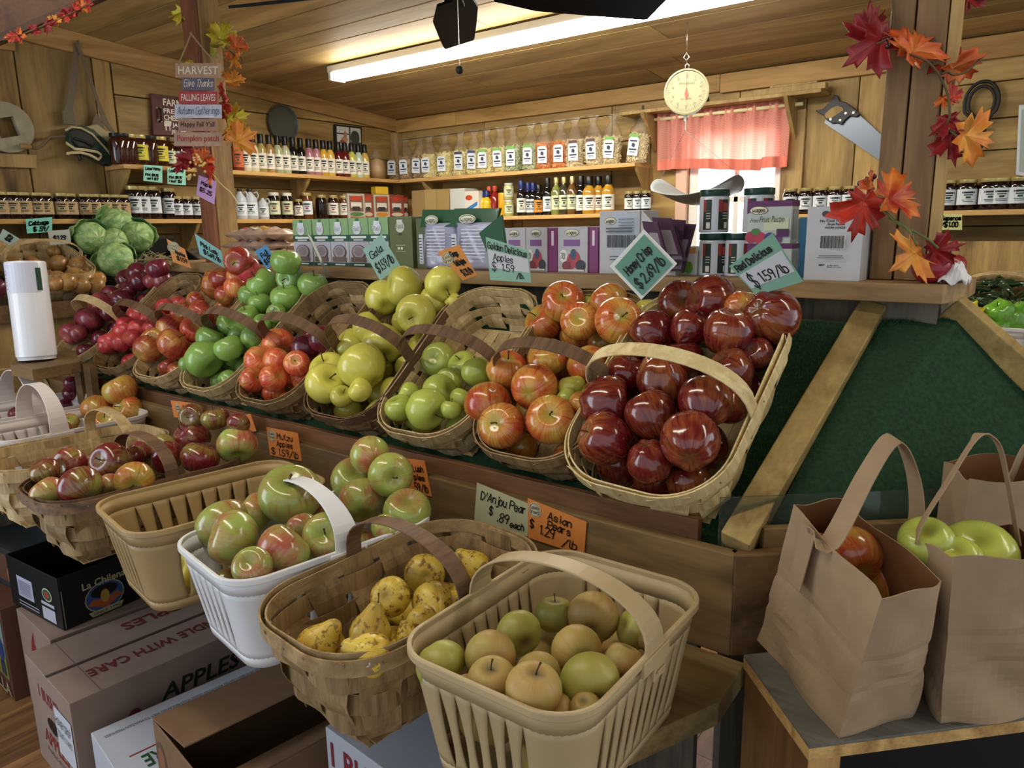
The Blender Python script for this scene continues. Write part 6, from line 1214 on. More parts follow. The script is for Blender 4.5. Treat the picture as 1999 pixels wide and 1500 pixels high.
vine(g3,[(5,78,2.08),(40,68,2.08),(90,48,2.08),(135,28,2.08),(180,5,2.08)])
# ---------------- hanging harvest sign ----------------
hs=empty('harvest_sign',at(388,205,2.80),'six small painted planks roped together on the far post, HARVEST at top','sign')
hn=Vector((CAM.x-hs.location.x,CAM.y-hs.location.y,0)).normalized(); 
for (x0,x1,y0,y1,c,t,ink,md,sk) in ((342,431,123,152,'#b8977c','HARVEST','w','p',0),(355,419,151,177,'#6e6678','Give Thanks','w','s',0),(349,425,178,203,'#b0484c','FALLING LEAVES','w','p',0),(341,433,204,231,'#c3c6da','Autumn Gatherings','g','s',0),(348,423,232,256,'#a98474','Happy Fall Y\'all','k','p',0),(340,433,258,286,'#b49484','Pumpkin patch','r','p',0)):
    P4=[pln(x,y,hs.location,hn) for x,y in ((x0,y0),(x1,y0+.5),(x1,y1),(x0,y1-.5))]; mb=MB(); mb.prism([P4[3],P4[2],P4[1],P4[0]],-hn*.006); pk=put(mb,'plank',plain('sign_'+c[1:],c,.7,noise=.12,nscale=60),hs,world=True,bevel=.001)
    ex=(P4[1]-P4[0]); ey=P4[0]-P4[3]; im={'w':INKW,'g':cmat('#5a6a80'),'k':INK,'r':cmat('#a32c30')}[ink]
    if md=='p': printed(t,P4[3]+ex*.06+ey*.22,ex,ey,ex.length*.88,ey.length*.56,im,pk,bold=.01,lift=.0012)
    else:
        mb=MB(); strokes(mb,t,P4[3]+ex*.06+ey*.28,ex.normalized(),ey*.55,ex.length*.9,.0018,slant=.25,lift=.0012); put(mb,'lettering',im,pk,world=True)
mb=MB(); tp=pln(373,66,hs.location,hn); 
for q in ((348,126),(423,126)): mb.tube([tp,pln((q[0]+373)/2,(q[1]+66)/2+1,hs.location,hn),pln(*q,hs.location,hn)],.003,6)
mb.tube([tp+Vector((0,0,.004)),tp+hn*.004,tp-hn*.02],.004,6)
put(mb,'rope',plain('jute','#a08a64',.9),hs,world=True)
# ---------------- things on the left wall ----------------
XW=WX+.012
def wallp(px,py,off=.0): return on(px,py,0,WX+off)
STONE=plain('old_stone','#9a937c',.85,noise=.15,nscale=25)
c=wallp(12,249,.03); gs=empty('grindstone',c,'pale round grindstone with a square hole and crank on the left wall','grindstone')
mb=MB(); n_=40; r_=abs(wallp(64,249,.03).y-c.y); hsz=.042
outer=[(r_*math.cos(6.2832*k/n_),r_*math.sin(6.2832*k/n_)) for k in range(n_)]
def sq(a):
    x,y=math.cos(a),math.sin(a); m=max(abs(x),abs(y)); x,y=x/m*hsz,y/m*hsz; ca,sa=math.cos(.25),math.sin(.25); return (x*ca-y*sa,x*sa+y*ca)
inner=[sq(6.2832*k/n_) for k in range(n_)]
ri=[[mb.av(c+Vector((dx,p[0],p[1]))) for p in pp] for dx,pp in ((.012,outer),(.012,inner),(-.02,inner),(-.02,outer))]
for q in range(4):
    A,B=ri[q],ri[(q+1)%4]
    for k in range(n_): mb.af((A[k],A[(k+1)%n_],B[(k+1)%n_],B[k]))
put(mb,'stone',STONE,gs,world=True,fix=True)
mb=MB(); mb.tube([wallp(40,285,.06),wallp(72,290,.06),wallp(82,285,.06),wallp(98,267,.06),wallp(128,266,.06)],.007,8); put(mb,'crank',plain('rusty_iron','#6d5b48',.7),gs,world=True,smooth=True)
mb=MB(); mb.tube([wallp(40,285,.062),wallp(60,287,.062)],.012,8); put(mb,'crank_grip',WD['lath'],gs,world=True,smooth=True)
mb=MB(); P4=[wallp(-30,298),wallp(68,303),wallp(69,329),wallp(-30,326)]; mb.prism(P4[::-1],Vector((.02,0,0))); tag(put(mb,'wood_block',WD['lath'],loc=P4[1],world=True,bevel=.002),'short board nailed below the grindstone on the left wall','board')
mb=MB(); P4=[wallp(-10,80),wallp(25,86),wallp(25,101),wallp(-10,97)]; mb.prism(P4[::-1],Vector((.03,0,0))); tag(put(mb,'wood_block',WD['trimy'],loc=P4[1],world=True,bevel=.002),'small block of wood high on the left wall at the picture edge','board')
# ice skates on a strap
sk=empty('ice_skates',wallp(152,82,.03),'pair of old leather ice skates hanging by straps on the left wall','skates')
LEA=plain('old_leather','#6f6350',.7); LEAG=plain('green_leather','#31453a',.6); SKB=plain('skate_black','#1d1c1a',.6); IVO=plain('skate_sole','#b8aa80',.6)
def wp(l,o): return [wallp(x,y,o) for x,y in l]
mb=MB(); mb.ribbon(wp([(151,84),(146,130),(140,180),(133,222)],.035),(0,1,0),(1,0,0),[.02,.026,.034,.036],.004); mb.ribbon(wp([(151,84),(165,125),(180,165),(192,200),(206,240),(220,258)],.045),(0,1,0),(1,0,0),[.016,.014,.014,.016,.03,.02],.004)
mb.box(wallp(134,230,.04),(.012,.05,.06)); put(mb,'strap',LEA,sk,world=True)
mb=MB(); mb.tube([wallp(152,78,.0),wallp(152,80,.04),wallp(151,84,.05)],.004,6); put(mb,'nail',METAL,sk,world=True)
def blob(l,o,th,mat,nm,par,wv=None):
    mb=MB(); P=wp(l,o); mb.prism(P[::-1],Vector((th,0,0))); return put(mb,nm,mat,par,world=True,bevel=.006)
blob([(128,252),(150,246),(175,255),(200,278),(225,308),(237,330),(222,330),(195,322),(168,308),(140,300),(127,275)],.02,.05,LEAG,'boot',sk)
blob([(134,255),(150,252),(172,262),(186,280),(176,292),(150,288),(138,275)],.072,.012,SKB,'sole_plate',sk)
mb=MB(); mb.tube(wp([(128,255),(140,248),(158,250),(180,262),(205,288),(232,322)],.075),.006,8); put(mb,'welt',IVO,sk,world=True,smooth=True)
blob([(163,248),(185,243),(202,256),(223,260),(221,300),(205,290),(186,268)],.03,.03,plain('skate_tongue','#a89e78',.7),'tongue',sk)
blob([(176,246),(186,218),(198,240),(204,256),(190,256)],.03,.015,LEA,'flap',sk)
mb=MB(); mb.ribbon(wp([(129,279),(136,284),(146,291),(168,293),(190,297),(199,304),(192,312),(176,303),(158,298),(140,298),(130,300)],.09),(0,0,1),(1,0,0),.012,.01); put(mb,'blade_runner',IVO,sk,world=True)
mb=MB(); mb.tube(wp([(150,296),(156,314),(160,312),(158,300)],.09),.005,6); mb.tube(wp([(182,300),(200,322),(210,322)],.09),.005,6); mb.tube(wp([(145,270),(165,276),(180,285)],.088),.006,6); put(mb,'fittings',SKB,sk,world=True,smooth=True)
# farm sign
P4=wp([(291,183),(352,191),(352,266),(296,264)],.006); mb=MB(); mb.prism(P4[::-1],Vector((.02,0,0))); P4=[p+Vector((.02,0,0)) for p in P4]
fs=put(mb,'farm_sign',plain('maroon_board','#5c2f2c',.6,noise=.15,nscale=20),loc=P4[0],world=True,bevel=.002); tag(fs,'maroon farm sign reading FARM FRESH CHEESE behind the harvest sign','sign')
ex=(P4[1]-P4[0]); ey=(P4[0]-P4[3]); 
for t,u,v,w_,h_ in (('FARM',.36,.76,.75,.17),('FRESH',.36,.57,.75,.12),('CHEESE',.36,.40,.78,.13),('JAMS',.62,.22,.5,.12),('JELLIES',.58,.05,.6,.12)): printed(t,P4[3]+ex*u+ey*v*.98,ex,ey,ex.length*w_*.8,ey.length*h_,INKW,fs,bold=.02,lift=.001)
deco(fs,P4[3],ex,ey,[('p',[(.36,.24),(.56,.24),(.6,.34),(.58,.38),(.38,.38),(.36,.33)],'#d8d0bc'),('p',[(.39,.14),(.43,.14),(.43,.25),(.39,.25)],'#d8d0bc'),('p',[(.52,.14),(.55,.14),(.55,.25),(.52,.25)],'#d8d0bc'),(.13,.33,.3,.4,'#b8ac9c'),(.13,.64,.3,.68,'#b8ac9c')])
mb=MB(); q=P4[3]+ex*.21+ey*.5; mb.tube([q+ey*.16,q+ey*.14+Vector((.02,0,0)),q-ey*.14+Vector((.02,0,0)),q-ey*.16],.006,8); put(mb,'pull_handle',BLACK,fs,world=True,smooth=True)
# round black pan
c=wallp(550,241,.01); r_=(wallp(579,241,.01)-wallp(521,241,.01)).length/2; mb=MB(); mb.lathe([(0,0),(r_*.92,0),(r_*.98,.012),(r_,.02),(r_*.99,.024),(r_*.93,.02),(r_*.86,.006),(0,.005)],36)
tag(put(mb,'baking_pan',plain('pan_black','#4c4e47',.42),M=Matrix.Translation(c)@Matrix.Rotation(R(90),4,'Y')),'round dark baking pan hung above the dressing bottles','pan')
P4=wp([(650,243),(703,249),(703,302),(652,300)],.006); mb=MB(); mb.prism(P4[::-1],Vector((.018,0,0))); P4=[p+Vector((.018,0,0)) for p in P4]; pc=put(mb,'framed_picture',BLACK,loc=P4[0],world=True,bevel=.001); tag(pc,'small black framed picture of a window still life near the corner','picture')
ex=P4[1]-P4[0]; ey=P4[0]-P4[3]; deco(pc,P4[3],ex,ey,[(.05,.05,.95,.95,'#54504a'),(.06,.3,.5,.94,'#cfcdc6'),(.56,.45,.94,.94,'#c9c8c4'),(.06,.68,.5,.72,'#1c1b1a'),('e',.72,.6,.17,.25,'#3c4238'),('e',.33,.5,.12,.1,'#b08a6a'),('e',.35,.66,.06,.14,'#a87a5a'),('p',[(.1,.25),(.55,.3),(.7,.2),(.3,.12)],'#8f8d88'),('e',.25,.42,.1,.07,'#9a4a34')])
# ---------------- window wall: curtain, tools, saw, loop, board ----------------
CUR=plain('curtain_gingham','#e8998a',.75)
m,nt,b=newmat('curtain_cloth'); tc=N(nt,'ShaderNodeTexCoord'); wv=N(nt,'ShaderNodeTexChecker'); wv.inputs['Scale'].default_value=160; wv.inputs[1].default_value=(*hexc('#e79482'),1); wv.inputs[2].default_value=(*hexc('#f2b8a8'),1); L(nt,tc.outputs['Object'],wv.inputs['Vector']); L(nt,wv.outputs[0],b.inputs['Base Color']); b.inputs['Roughness'].default_value=.85
tl=N(nt,'ShaderNodeBsdfTranslucent'); tl.inputs[0].default_value=(*hexc('#f5a08c'),1); mxs=N(nt,'ShaderNodeMixShader'); mxs.inputs[0].default_value=.45; L(nt,b.outputs[0],mxs.inputs[1]); L(nt,tl.outputs[0],mxs.inputs[2]); L(nt,mxs.outputs[0],nt.nodes['Material Output'].inputs[0]); CURM=m
x0,x1=-1.935,-1.215
cu_=empty('window_curtain',((x0+x1)/2,WY-.06,2.08),'salmon pink gathered valance curtain over the back window','curtain')
mb=MB()
def cf_(u,v):
    x=x0+(x1-x0)*u+(.02*math.sin(3*u)-.015)*(1-v)*1.0*(u-.5); g=1 if v>.88 else .35+.65*(1-v); 
    y=WY-.06-.018*math.sin(u*46+1.5*math.sin(5*u))*(.5+.5*(1-v))-.008*math.sin(u*120)*(1 if v>.8 else .25)
    top=2.095; bot=1.785+.018*math.sin(4*u+1)+.012*(u>.8)
    return Vector((x,y,bot+(top-bot)*v))
mb.grid(cf_,150,26); put(mb,'cloth',CURM,cu_,world=True,smooth=True)
mb=MB(); mb.grid(lambda u,v:cf_(u,v*.17)+Vector((0,-.002,0)),150,4); put(mb,'hem',plain('curtain_hem','#e0806c',.8),cu_,world=True,smooth=True)
mb=MB(); mb.tube([(x0-.03,WY-.06,2.068),(x1+.05,WY-.06,2.068)],.009,8); put(mb,'rod',plain('rod_cream','#e2d8a8',.5),cu_,world=True,smooth=True)
# tools on the narrow shelf
z=2.1155
mb=MB(); mb.tone=.1; mb.box((-1.22,WY-.1,z+.016),(.34,.055,.03),Matrix.Rotation(.03,3,'Z')); mb.box((-1.2,WY-.1,z+.036),(.22,.04,.012),Matrix.Rotation(.03,3,'Z')); tag(put(mb,'wooden_plane',WD['lath'],loc=(-1.22,WY-.1,z),world=True,bevel=.003),'long wooden tool block at the right of the shelf above the curtain','tool')
mb=MB(); mb.tube([(-1.78,WY-.08,z+.014),(-1.72,WY-.09,z+.014),(-1.66,WY-.1,z+.016),(-1.63,WY-.1,z+.018)],[.008,.012,.014,.018],8); tag(put(mb,'iron_tool',plain('tool_iron','#3a3128',.6),loc=(-1.7,WY-.09,z),world=True,smooth=True),'dark iron tool lying behind the scale dial on the narrow shelf','tool')
mb=MB(); mb.tube([(-2.03,WY-.1,z+.005),(-1.98,WY-.1,z+.005)],.004,6); mb.tube([(-2.0,WY-.1,z+.004),(-2.0,WY-.1,z+.028)],.006,6); tag(put(mb,'small_bolt',plain('tool_iron2','#3a3128',.6),loc=(-2,WY-.1,z),world=True),'small iron fitting at the left end of the shelf above the curtain','tool')
# hand saw
def bw(l,o): return [on(x,y,1,WY-o) for x,y in l]
sw=empty('hand_saw',on(1650,230,1,WY-.02),'old hand saw with dark handle hung slanting on the wall left of the near post','saw')
mb=MB(); P=bw([(1609,240),(1622,212),(1668,212),(1675,222),(1745,285),(1730,315),(1717,313)],.02); mb.prism(P[::-1],Vector((0,.002,0)))
put(mb,'blade',plain('saw_steel','#6a7078',.35,metal=.8),sw,world=True)
def zp(l): return [(1499+x/4,y/4) for x,y in l]
hout=zp([(365,862),(425,855),(460,820),(490,790),(515,740),(545,745),(560,790),(610,800),(650,830),(680,850),(720,890),(690,915),(640,905),(600,940),(575,975),(540,960),(500,965),(460,940),(430,900),(400,885)])
mb=MB(); P=bw(hout,.036); mb.prism(P,Vector((0,.016,0)))
hd=put(mb,'handle',plain('saw_handle','#2b2a2c',.5,noise=.2),sw,world=True,bevel=.003)
mb=MB(); P=bw(zp([(442,905),(450,885),(490,850),(540,825),(580,840),(590,860),(560,880),(520,905),(490,925),(455,920)]),.0375); mb.prism(P,Vector((0,.001,0))); put(mb,'grip_hole',WD['wallz'],hd,world=True)
for q in zp([(490,932),(565,938),(608,885),(668,880)]):
    a=on(*q,1,WY-.037); mb=MB(); mb.tube([a,a+Vector((0,-.003,0))],.006,8); put(mb,'rivet',METAL,hd,world=True)
# looped bridle on the wall, white board
mb=MB(); cx=on(1916,200,1,WY-.03); 
for rr_ in (.052,.068): mb.tube([cx+Vector((rr_*math.sin(t)*(.92 if abs(t)<2.2 else .8),0,rr_*1.25*math.cos(t))) for t in [(-2.75+5.5*k/30) for k in range(31)]],.007,8)
mb.tube([cx+Vector((-.035,0,-.075)),cx+Vector((-.03,0,-.1)),cx+Vector((.03,0,-.1)),cx+Vector((.035,0,-.075))],.006,8)
mb.tube([cx+Vector((.02,0,-.1)),cx+Vector((.025,0,-.17)),cx+Vector((.0,0,-.21))],.008,8)
tag(put(mb,'harness_loop',plain('loop_black','#23201d',.55),loc=cx,world=True,smooth=True),'black twisted harness loop on the back wall right of the near post','harness')
P4=bw([(1989,205),(2060,200),(2060,352),(1983,342)],.012); mb=MB(); mb.prism(P4,Vector((0,.01,0))); o=put(mb,'white_board',plain('board_white','#d9dee2',.3),loc=P4[0],world=True,bevel=.002); tag(o,'white framed board cut by the right picture edge','board')
P4=bw([(1994,214),(2055,208),(2055,344),(1989,335)],.0135); mb=MB(); mb.prism(P4,Vector((0,.001,0))); put(mb,'panel',cmat('#aab4ae'),o,world=True)
# ---------------- hanging scale ----------------
sd_=3.12; SC=at(1340,180,sd_); sn=Vector((CAM.x-SC.x,CAM.y-SC.y,0)).normalized(); sx_=Vector((-sn.y,sn.x,0)); UPV=Vector((0,0,1))
sc=empty('hanging_scale',SC,'round cream dial spring scale hanging from the ceiling on a hook','scale')
CRM=plain('dial_cream','#858163',.6); RM=Matrix.Translation(SC)@Matrix((sx_,UPV,sn)).transposed().to_4x4()
rD=42*sd_/FPX
mb=MB(); mb.lathe([(0,-.05),(rD*.9,-.05),(rD,-.035),(rD,.0),(rD*1.02,.004),(rD*1.02,.01),(rD*.95,.012),(rD*.94,.006),(0,.006)],40); mb.v=[RM@v for v in mb.v]; put(mb,'dial_case',CRM,sc,world=True,smooth=True).modifiers.new('e','EDGE_SPLIT').split_angle=R(50)
mb=MB()
for k in range(60):
    a=6.2832*k/60; u=sx_*math.sin(a)+UPV*math.cos(a); l=.008 if k%5 else .014; t=sn.cross(u).normalized()*(.0006 if k%5 else .001); p=SC+sn*.0075; mb.af([mb.av(p+u*(rD*.86)-t),mb.av(p+u*(rD*.86)+t),mb.av(p+u*(rD*.86-l)+t),mb.av(p+u*(rD*.86-l)-t)])
for k in range(10):
    a=6.2832*k/10; u=sx_*math.sin(a)+UPV*math.cos(a); strokes(mb,str(k*2 if k else 20),SC+sn*.0075+u*rD*.66-sx_*.006-UPV*.004,sx_,UPV*.010,.013,.0011,lift=.0004)
strokes(mb,'AMERICAN SCALE',SC+sn*.0075-sx_*.032+UPV*.03,sx_,UPV*.008,.066,.0009,lift=.0004,slant=0); strokes(mb,'NOT LEGAL',SC+sn*.0075-sx_*.024-UPV*.03,sx_,UPV*.006,.05,.0007,lift=.0004,slant=0)
put(mb,'dial_marks',cmat('#5a5a4a'),sc,world=True)
mb=MB(); p=SC+sn*.011; mb.prism([p-sx_*.001-UPV*.0,p+sx_*.001,p+sx_*.0007+UPV*rD*.85,p-sx_*.0007+UPV*rD*.85],sn*.001); mb.prism([p-sx_*.007-UPV*.008,p-UPV*.035,p+sx_*.007-UPV*.008,p+UPV*.022],sn*.001); put(mb,'pointer',cmat('#b0423c'),sc,world=True)
mb=MB(); top=SC+UPV*rD; 
mb.tube([top+sx_*.006,top+UPV*.015+sx_*.008,top+UPV*.022,top+UPV*.015-sx_*.008,top-sx_*.006],.002,6); hk=at(1340,118,sd_)
mb.tube([top+UPV*.02,hk-UPV*.005],.002,6); mb.tube([hk+Vector((0,0,0)),hk+sx_*.012+UPV*.012,hk+UPV*.03,hk-sx_*.012+UPV*.012,hk],.0022,6,closed=False)
ch=cz(hk.y); mb.tube([hk+UPV*.028,Vector((hk.x,hk.y,ch-.001))],.0016,6); put(mb,'hook',plain('chrome','#c8c8c4',.2,metal=.9),sc,world=True,smooth=True)
PAN=plain('galvanised','#7d8282',.55,metal=.15,noise=.12,nscale=14)
b0=SC-UPV*rD; j=at(1338,255,sd_); mb=MB(); mb.box(b0-UPV*.012,(.012,.008,.024)); mb.tube([b0-UPV*.02,j],.003,6); put(mb,'spring_rod',METAL,sc,world=True)
pc_=at(1362,372,sd_); pa=(cr*.55-cu*.02-cf*-.85).normalized(); pa=Vector((pa.x,pa.y,0)).normalized(); pb=UPV.cross(pa)
mb=MB(); La,Lb=.215,.17
def panf(u,v):
    a=(u-.5)*2; bb=(v-.5)*2
    z=-.06+.115*(abs(bb)**2.0)*(1-.8*a*a)+.035*abs(a)**2.5
    return pc_+pa*(a*La*(1-.12*bb*bb))+pb*(bb*Lb*(1-.25*abs(a)**3))+UPV*z
mb.grid(panf,28,20); put(mb,'weighing_pan',PAN,sc,world=True,smooth=True,solid=.0018)
mb=MB()
for q in ((.3,0.0),(.7,0),(.5,1.0)):
    e=panf(*q); nlk=16
    for k in range(nlk):
        a=j+(e-j)*(k/nlk); b=j+(e-j)*((k+.82)/nlk); mb.tube([a,b],.0009,4)
tag(put(mb,'chains',cmat('#6a665c'),sc,world=True))
# ---------------- ceiling fan ----------------
FB=plain('fan_black','#0b0b0d',.6,spec=.1)
zb_=2.27; hubp=None
tipA=at(897,88,2.6); hubp=tipA+Vector((0.42,-.62,0)).normalized()*.62; 
tipB=on(1282,20,2,tipA.z)
# hub placed so that both blade tips are the same distance away
hubp=Vector(((tipA.x+tipB.x)/2,(tipA.y+tipB.y)/2,tipA.z)); hv=(tipB-tipA); pr_=Vector((-hv.y,hv.x,0)).normalized(); 
if (hubp+pr_-CAM).length>(hubp-pr_-CAM).length: pr_=-pr_
hd_=hv.length/2; Rf=.65; hubp=hubp+pr_*math.sqrt(max(.01,Rf*Rf-hd_*hd_))
fan=empty('ceiling_fan',hubp,'black bladed ceiling fan in front of the strip light, hub above the picture','ceiling fan')
def blade(tip,nm):
    d=(tip-hubp).normalized(); s=Vector((-d.y,d.x,0)); mb=MB(); L_=(tip-hubp).length; t=.008; tilt=Vector((0,0,-.3))
    sv=(s+tilt).normalized(); pts=[]
    for r_,w_ in ((.14,.05),(.28,.072),(.45,.066),(L_-.05,.058),(L_-.01,.055),(L_,.05)): pts.append((r_,w_))
    P=[hubp+d*a+sv*b for a,b in pts]+[hubp+d*a-sv*b for a,b in pts[::-1]]; mb.prism(P,Vector((0,0,t))); put(mb,'blade',FB,fan,world=True,bevel=.002)
    mb=MB(); mb.prism([hubp+d*.07+s*.02,hubp+d*.2+s*.03,hubp+d*.2-s*.03,hubp+d*.07-s*.02],Vector((0,0,.012))); put(mb,'blade_iron',FB,fan,world=True)
a0=math.atan2(tipA.y-hubp.y,tipA.x-hubp.x); a1=math.atan2(tipB.y-hubp.y,tipB.x-hubp.x)
blade(tipA,'a'); blade(tipB,'b')
da=(a1-a0)%(2*math.pi); 
if da>math.pi: da-=2*math.pi
rest=2*math.pi-abs(da); sgn=1 if da>0 else -1
for k in (1,2,3): an_=a0-sgn*rest*k/4; blade(hubp+Vector((math.cos(an_),math.sin(an_),0))*Rf,'c%d'%k)
mb=MB(); mb.lathe([(0,.012),(.06,.012),(.085,.03),(.085,.075),(.05,.095),(0,.095)],24); put(mb,'motor',FB,fan,M=Matrix.Identity(4),smooth=True)
mb=MB(); mb.tube([hubp+UPV*.09,Vector((hubp.x,hubp.y,cz(hubp.y)-.001))],.012,10); put(mb,'down_rod',FB,fan,world=True)
pcx=at(897,137,2.0); mb=MB(); q0=Vector((pcx.x,pcx.y,cz(pcx.y)-.002)); mb.tube([q0,pcx+UPV*.01],.0013,5); pch=put(mb,'pull_chain',METAL,loc=pcx,world=True); tag(pch,'thin pull chain with a dark bead hanging from the ceiling by the fan','pull chain')
mb=MB(); mb.lathe([(0,-.011),(.008,-.008),(.011,0),(.008,.008),(0,.011)],14); put(mb,'bead',BLACK,pch,smooth=True)
# ---------------- counter along the left wall ----------------
lc=empty('produce_counter',(-3.65,1.4,0),'sloping wooden produce counter along the left wall','counter')
mb=MB(); mb.tone=-.4; mb.b2((-3.37,-.2,1.165),(-3.345,2.5,1.235)); put(mb,'front_board',WD['facey'],lc,world=True,bevel=.003)
mb=MB(); mb.tone=.2; mb.prism([(-3.38,-.2,1.19),(-3.38,2.5,1.19),(-3.99,2.5,1.42),(-3.99,-.2,1.42)],(0,0,-.02)); put(mb,'sloping_shelf',WD['grey'],lc,world=True)
mb=MB()
for k in range(6): mb.tone=random.uniform(-.3,.8); mb.b2((-3.40,-.2+.45*k,.80),(-3.38,.247+.45*k,1.165))
put(mb,'apron',WD['lath'],lc,world=True,bevel=.002)
mb=MB(); mb.tone=.3; mb.b2((-3.40,-.2,.74),(-2.98,1.1,.765)); put(mb,'lower_shelf',WD['face'],lc,world=True)
mb=MB(); mb.b2((-3.42,-.2,0),(-3.40,2.5,1.16)); mb.b2((-3.03,-.2,.0),(-3.01,1.1,.73)); put(mb,'side_panel',WD['grey'],lc,world=True)
def cM(y,off=.13,x=-3.58,rz=R(90),tl=R(21)):
    nS=Vector((math.sin(tl),0,math.cos(tl))); b=Vector((x,y,1.205+(-3.38-x)*.377))+nS*off; return Matrix.Translation(b)@Matrix.Rotation(rz,4,'Z')@Matrix.Rotation(tl,4,'X')
M1=cM(1.335,.135,x=-3.60); nS=Vector((math.sin(R(21)),0,math.cos(R(21))))
wood_basket(M1,'yellowish splint basket of yellow onions on the left counter',W=.30,Ln=.42,H=.13,mat='splint',hoop='splint',handle='splint',arch=.075,seed=41,hy=.0,nsp=20)
M2=cM(.93,.135,x=-3.60); wood_basket(M2,'splint basket of red onions behind the plastic bag roll',W=.30,Ln=.42,H=.13,mat='splintd',hoop='splint',handle='splint',arch=.075,seed=42,hy=.0,nsp=20)
pile('yellow onion basket',[(110,545,36),(145,538,36),(165,545,34),(127,555,34),(143,560,36),(163,562,36),(188,558,34),(175,535,34),(115,515,34),(155,520,40),(180,520,34),(137,487,30),(105,492,26),(130,572,30),(195,545,30)],M1.translation,nS,'on',51,lift=-.04,fill=(M1,3,4,-.08,.035,.075,.085))
pile('red onion basket',[(5,520,40),(30,495,34),(8,555,36),(2,580,34),(40,505,28),(92,558,34),(60,500,28),(45,530,36),(30,560,36),(60,560,36),(88,530,30)],M2.translation,nS,'ro',52,lift=-.04)
# crate of cabbages
cr_=empty('produce_crate',(-3.65,1.80,1.3),'dark crate holding cabbages in the corner of the left counter','crate')
CM=cM(1.80,.01,x=-3.66); DKC=plain('crate_dark','#1f1d1b',.7)
for c,d in (((0,0,-.0),(.50,.50,.012)),((-.25,0,.04),(.012,.5,.09)),((.25,0,.04),(.012,.5,.09)),((0,-.25,.04),(.5,.012,.09)),((0,.18,.05),(.5,.012,.11))):
    mb=MB(); mb.box(c,d); q=put(mb,'panel',DKC,bevel=.002); q.parent=cr_; q.matrix_basis=lwm(cr_).inverted()@CM
m,nt,b=newmat('cabbage_leaf'); tc=N(nt,'ShaderNodeTexCoord'); sp=N(nt,'ShaderNodeSeparateXYZ'); L(nt,tc.outputs['Object'],sp.inputs[0])
an_=N(nt,'ShaderNodeMath',operation='ARCTAN2'); L(nt,sp.outputs[0],an_.inputs[0]); L(nt,sp.outputs[1],an_.inputs[1]); ml=N(nt,'ShaderNodeMath',operation='MULTIPLY'); ml.inputs[1].default_value=8; L(nt,an_.outputs[0],ml.inputs[0])
nz=N(nt,'ShaderNodeTexNoise'); nz.inputs['Scale'].default_value=2.5; nz.inputs['Detail'].default_value=5; L(nt,tc.outputs['Object'],nz.inputs['Vector']); ad=N(nt,'ShaderNodeMath',operation='MULTIPLY_ADD'); ad.inputs[1].default_value=9; L(nt,nz.outputs[0],ad.inputs[0]); L(nt,ml.outputs[0],ad.inputs[2])
cs=N(nt,'ShaderNodeMath',operation='COSINE'); L(nt,ad.outputs[0],cs.inputs[0]); mr=N(nt,'ShaderNodeMapRange'); mr.inputs[1].default_value=.96; mr.inputs[2].default_value=1; mr.inputs[4].default_value=.6; L(nt,cs.outputs[0],mr.inputs[0])
rp=N(nt,'ShaderNodeValToRGB'); rp.color_ramp.elements[0].color=(*hexc('#6d9a58'),1); rp.color_ramp.elements[1].color=(*hexc('#a9c47e'),1); rp.color_ramp.elements[0].position=.38; rp.color_ramp.elements[1].position=.62; L(nt,nz.outputs[0],rp.inputs[0])
mx=N(nt,'ShaderNodeMix',data_type='RGBA'); L(nt,mr.outputs[0],mx.inputs[0]); L(nt,rp.outputs[0],mx.inputs[6]); mx.inputs[7].default_value=(*hexc('#b9cf94'),1); L(nt,mx.outputs[2],b.inputs['Base Color']); b.inputs['Roughness'].default_value=.45
bp=N(nt,'ShaderNodeBump'); bp.inputs['Strength'].default_value=.25; bp.inputs['Distance'].default_value=.03; L(nt,cs.outputs[0],bp.inputs['Height']); L(nt,bp.outputs[0],b.inputs['Normal']); CAB=m
CABD=plain('cabbage_outer','#4c7a4a',.5,noise=.3,nscale=3,bump=.4)
def cabbage(px,py,dm,dep,seed,lab):
    p=at(px,py,dep); r=dm/2*dep/FPX; rn=random.Random(seed); ax=(CAM-p).normalized()+Vector((rn.uniform(-.6,.6),rn.uniform(-.6,.6),rn.uniform(-.1,.6))); M=Matrix.Translation(p)@Vector((0,0,1)).rotation_difference(ax).to_matrix().to_4x4()@Matrix.Scale(r,4)
    mb=MB(); mb.lathe([(math.sin(math.pi*k/16)*1.0+.0001,-math.cos(math.pi*k/16)*.92) for k in range(17)],24,lambda q,a,r_,z:q*(1+.03*math.sin(3*a+z*4+seed)+.02*math.sin(7*a)))
    o=tag(put(mb,'cabbage',CAB,M=M,smooth=True),lab,'cabbage','green cabbages in the dark crate')
    for k in range(5):
        a0=k*1.26+rn.uniform(-.3,.3); wr=rn.uniform(0,6); hi=rn.uniform(.55,1.15); fl=rn.uniform(.0,.35)
        def lf(u,v):
            a=a0+(u-.5)*2.0*(.35+.65*math.sin(math.pi*min(1,v*.8+.15))); th=math.pi*(1-v*hi*.62); rr_=1.05+.03*k+fl*max(0,v-.6)**1.5*2+.035*math.sin(12*u+wr)*v
            return Vector((math.sin(th)*math.cos(a)*rr_,math.sin(th)*math.sin(a)*rr_,math.cos(th)*rr_*.95))
        mb=MB(); mb.grid(lf,14,10); put(mb,'outer_leaf',CAB if k%2 else CABD,o,smooth=True,solid=.02)
cabbage(228,437,64,3.55,1,'green cabbage at the top back of the dark crate'); cabbage(178,464,62,3.40,2,'pale green cabbage at the left of the dark crate'); cabbage(268,462,60,3.55,3,'green cabbage with raised outer leaf, rightmost in the crate'); cabbage(226,508,68,3.30,4,'green cabbage lying lowest in front of the others'); cabbage(222,472,52,3.45,5,'small leafy cabbage in the middle of the pile')
mb=MB(); p=at(150,440,3.45); 
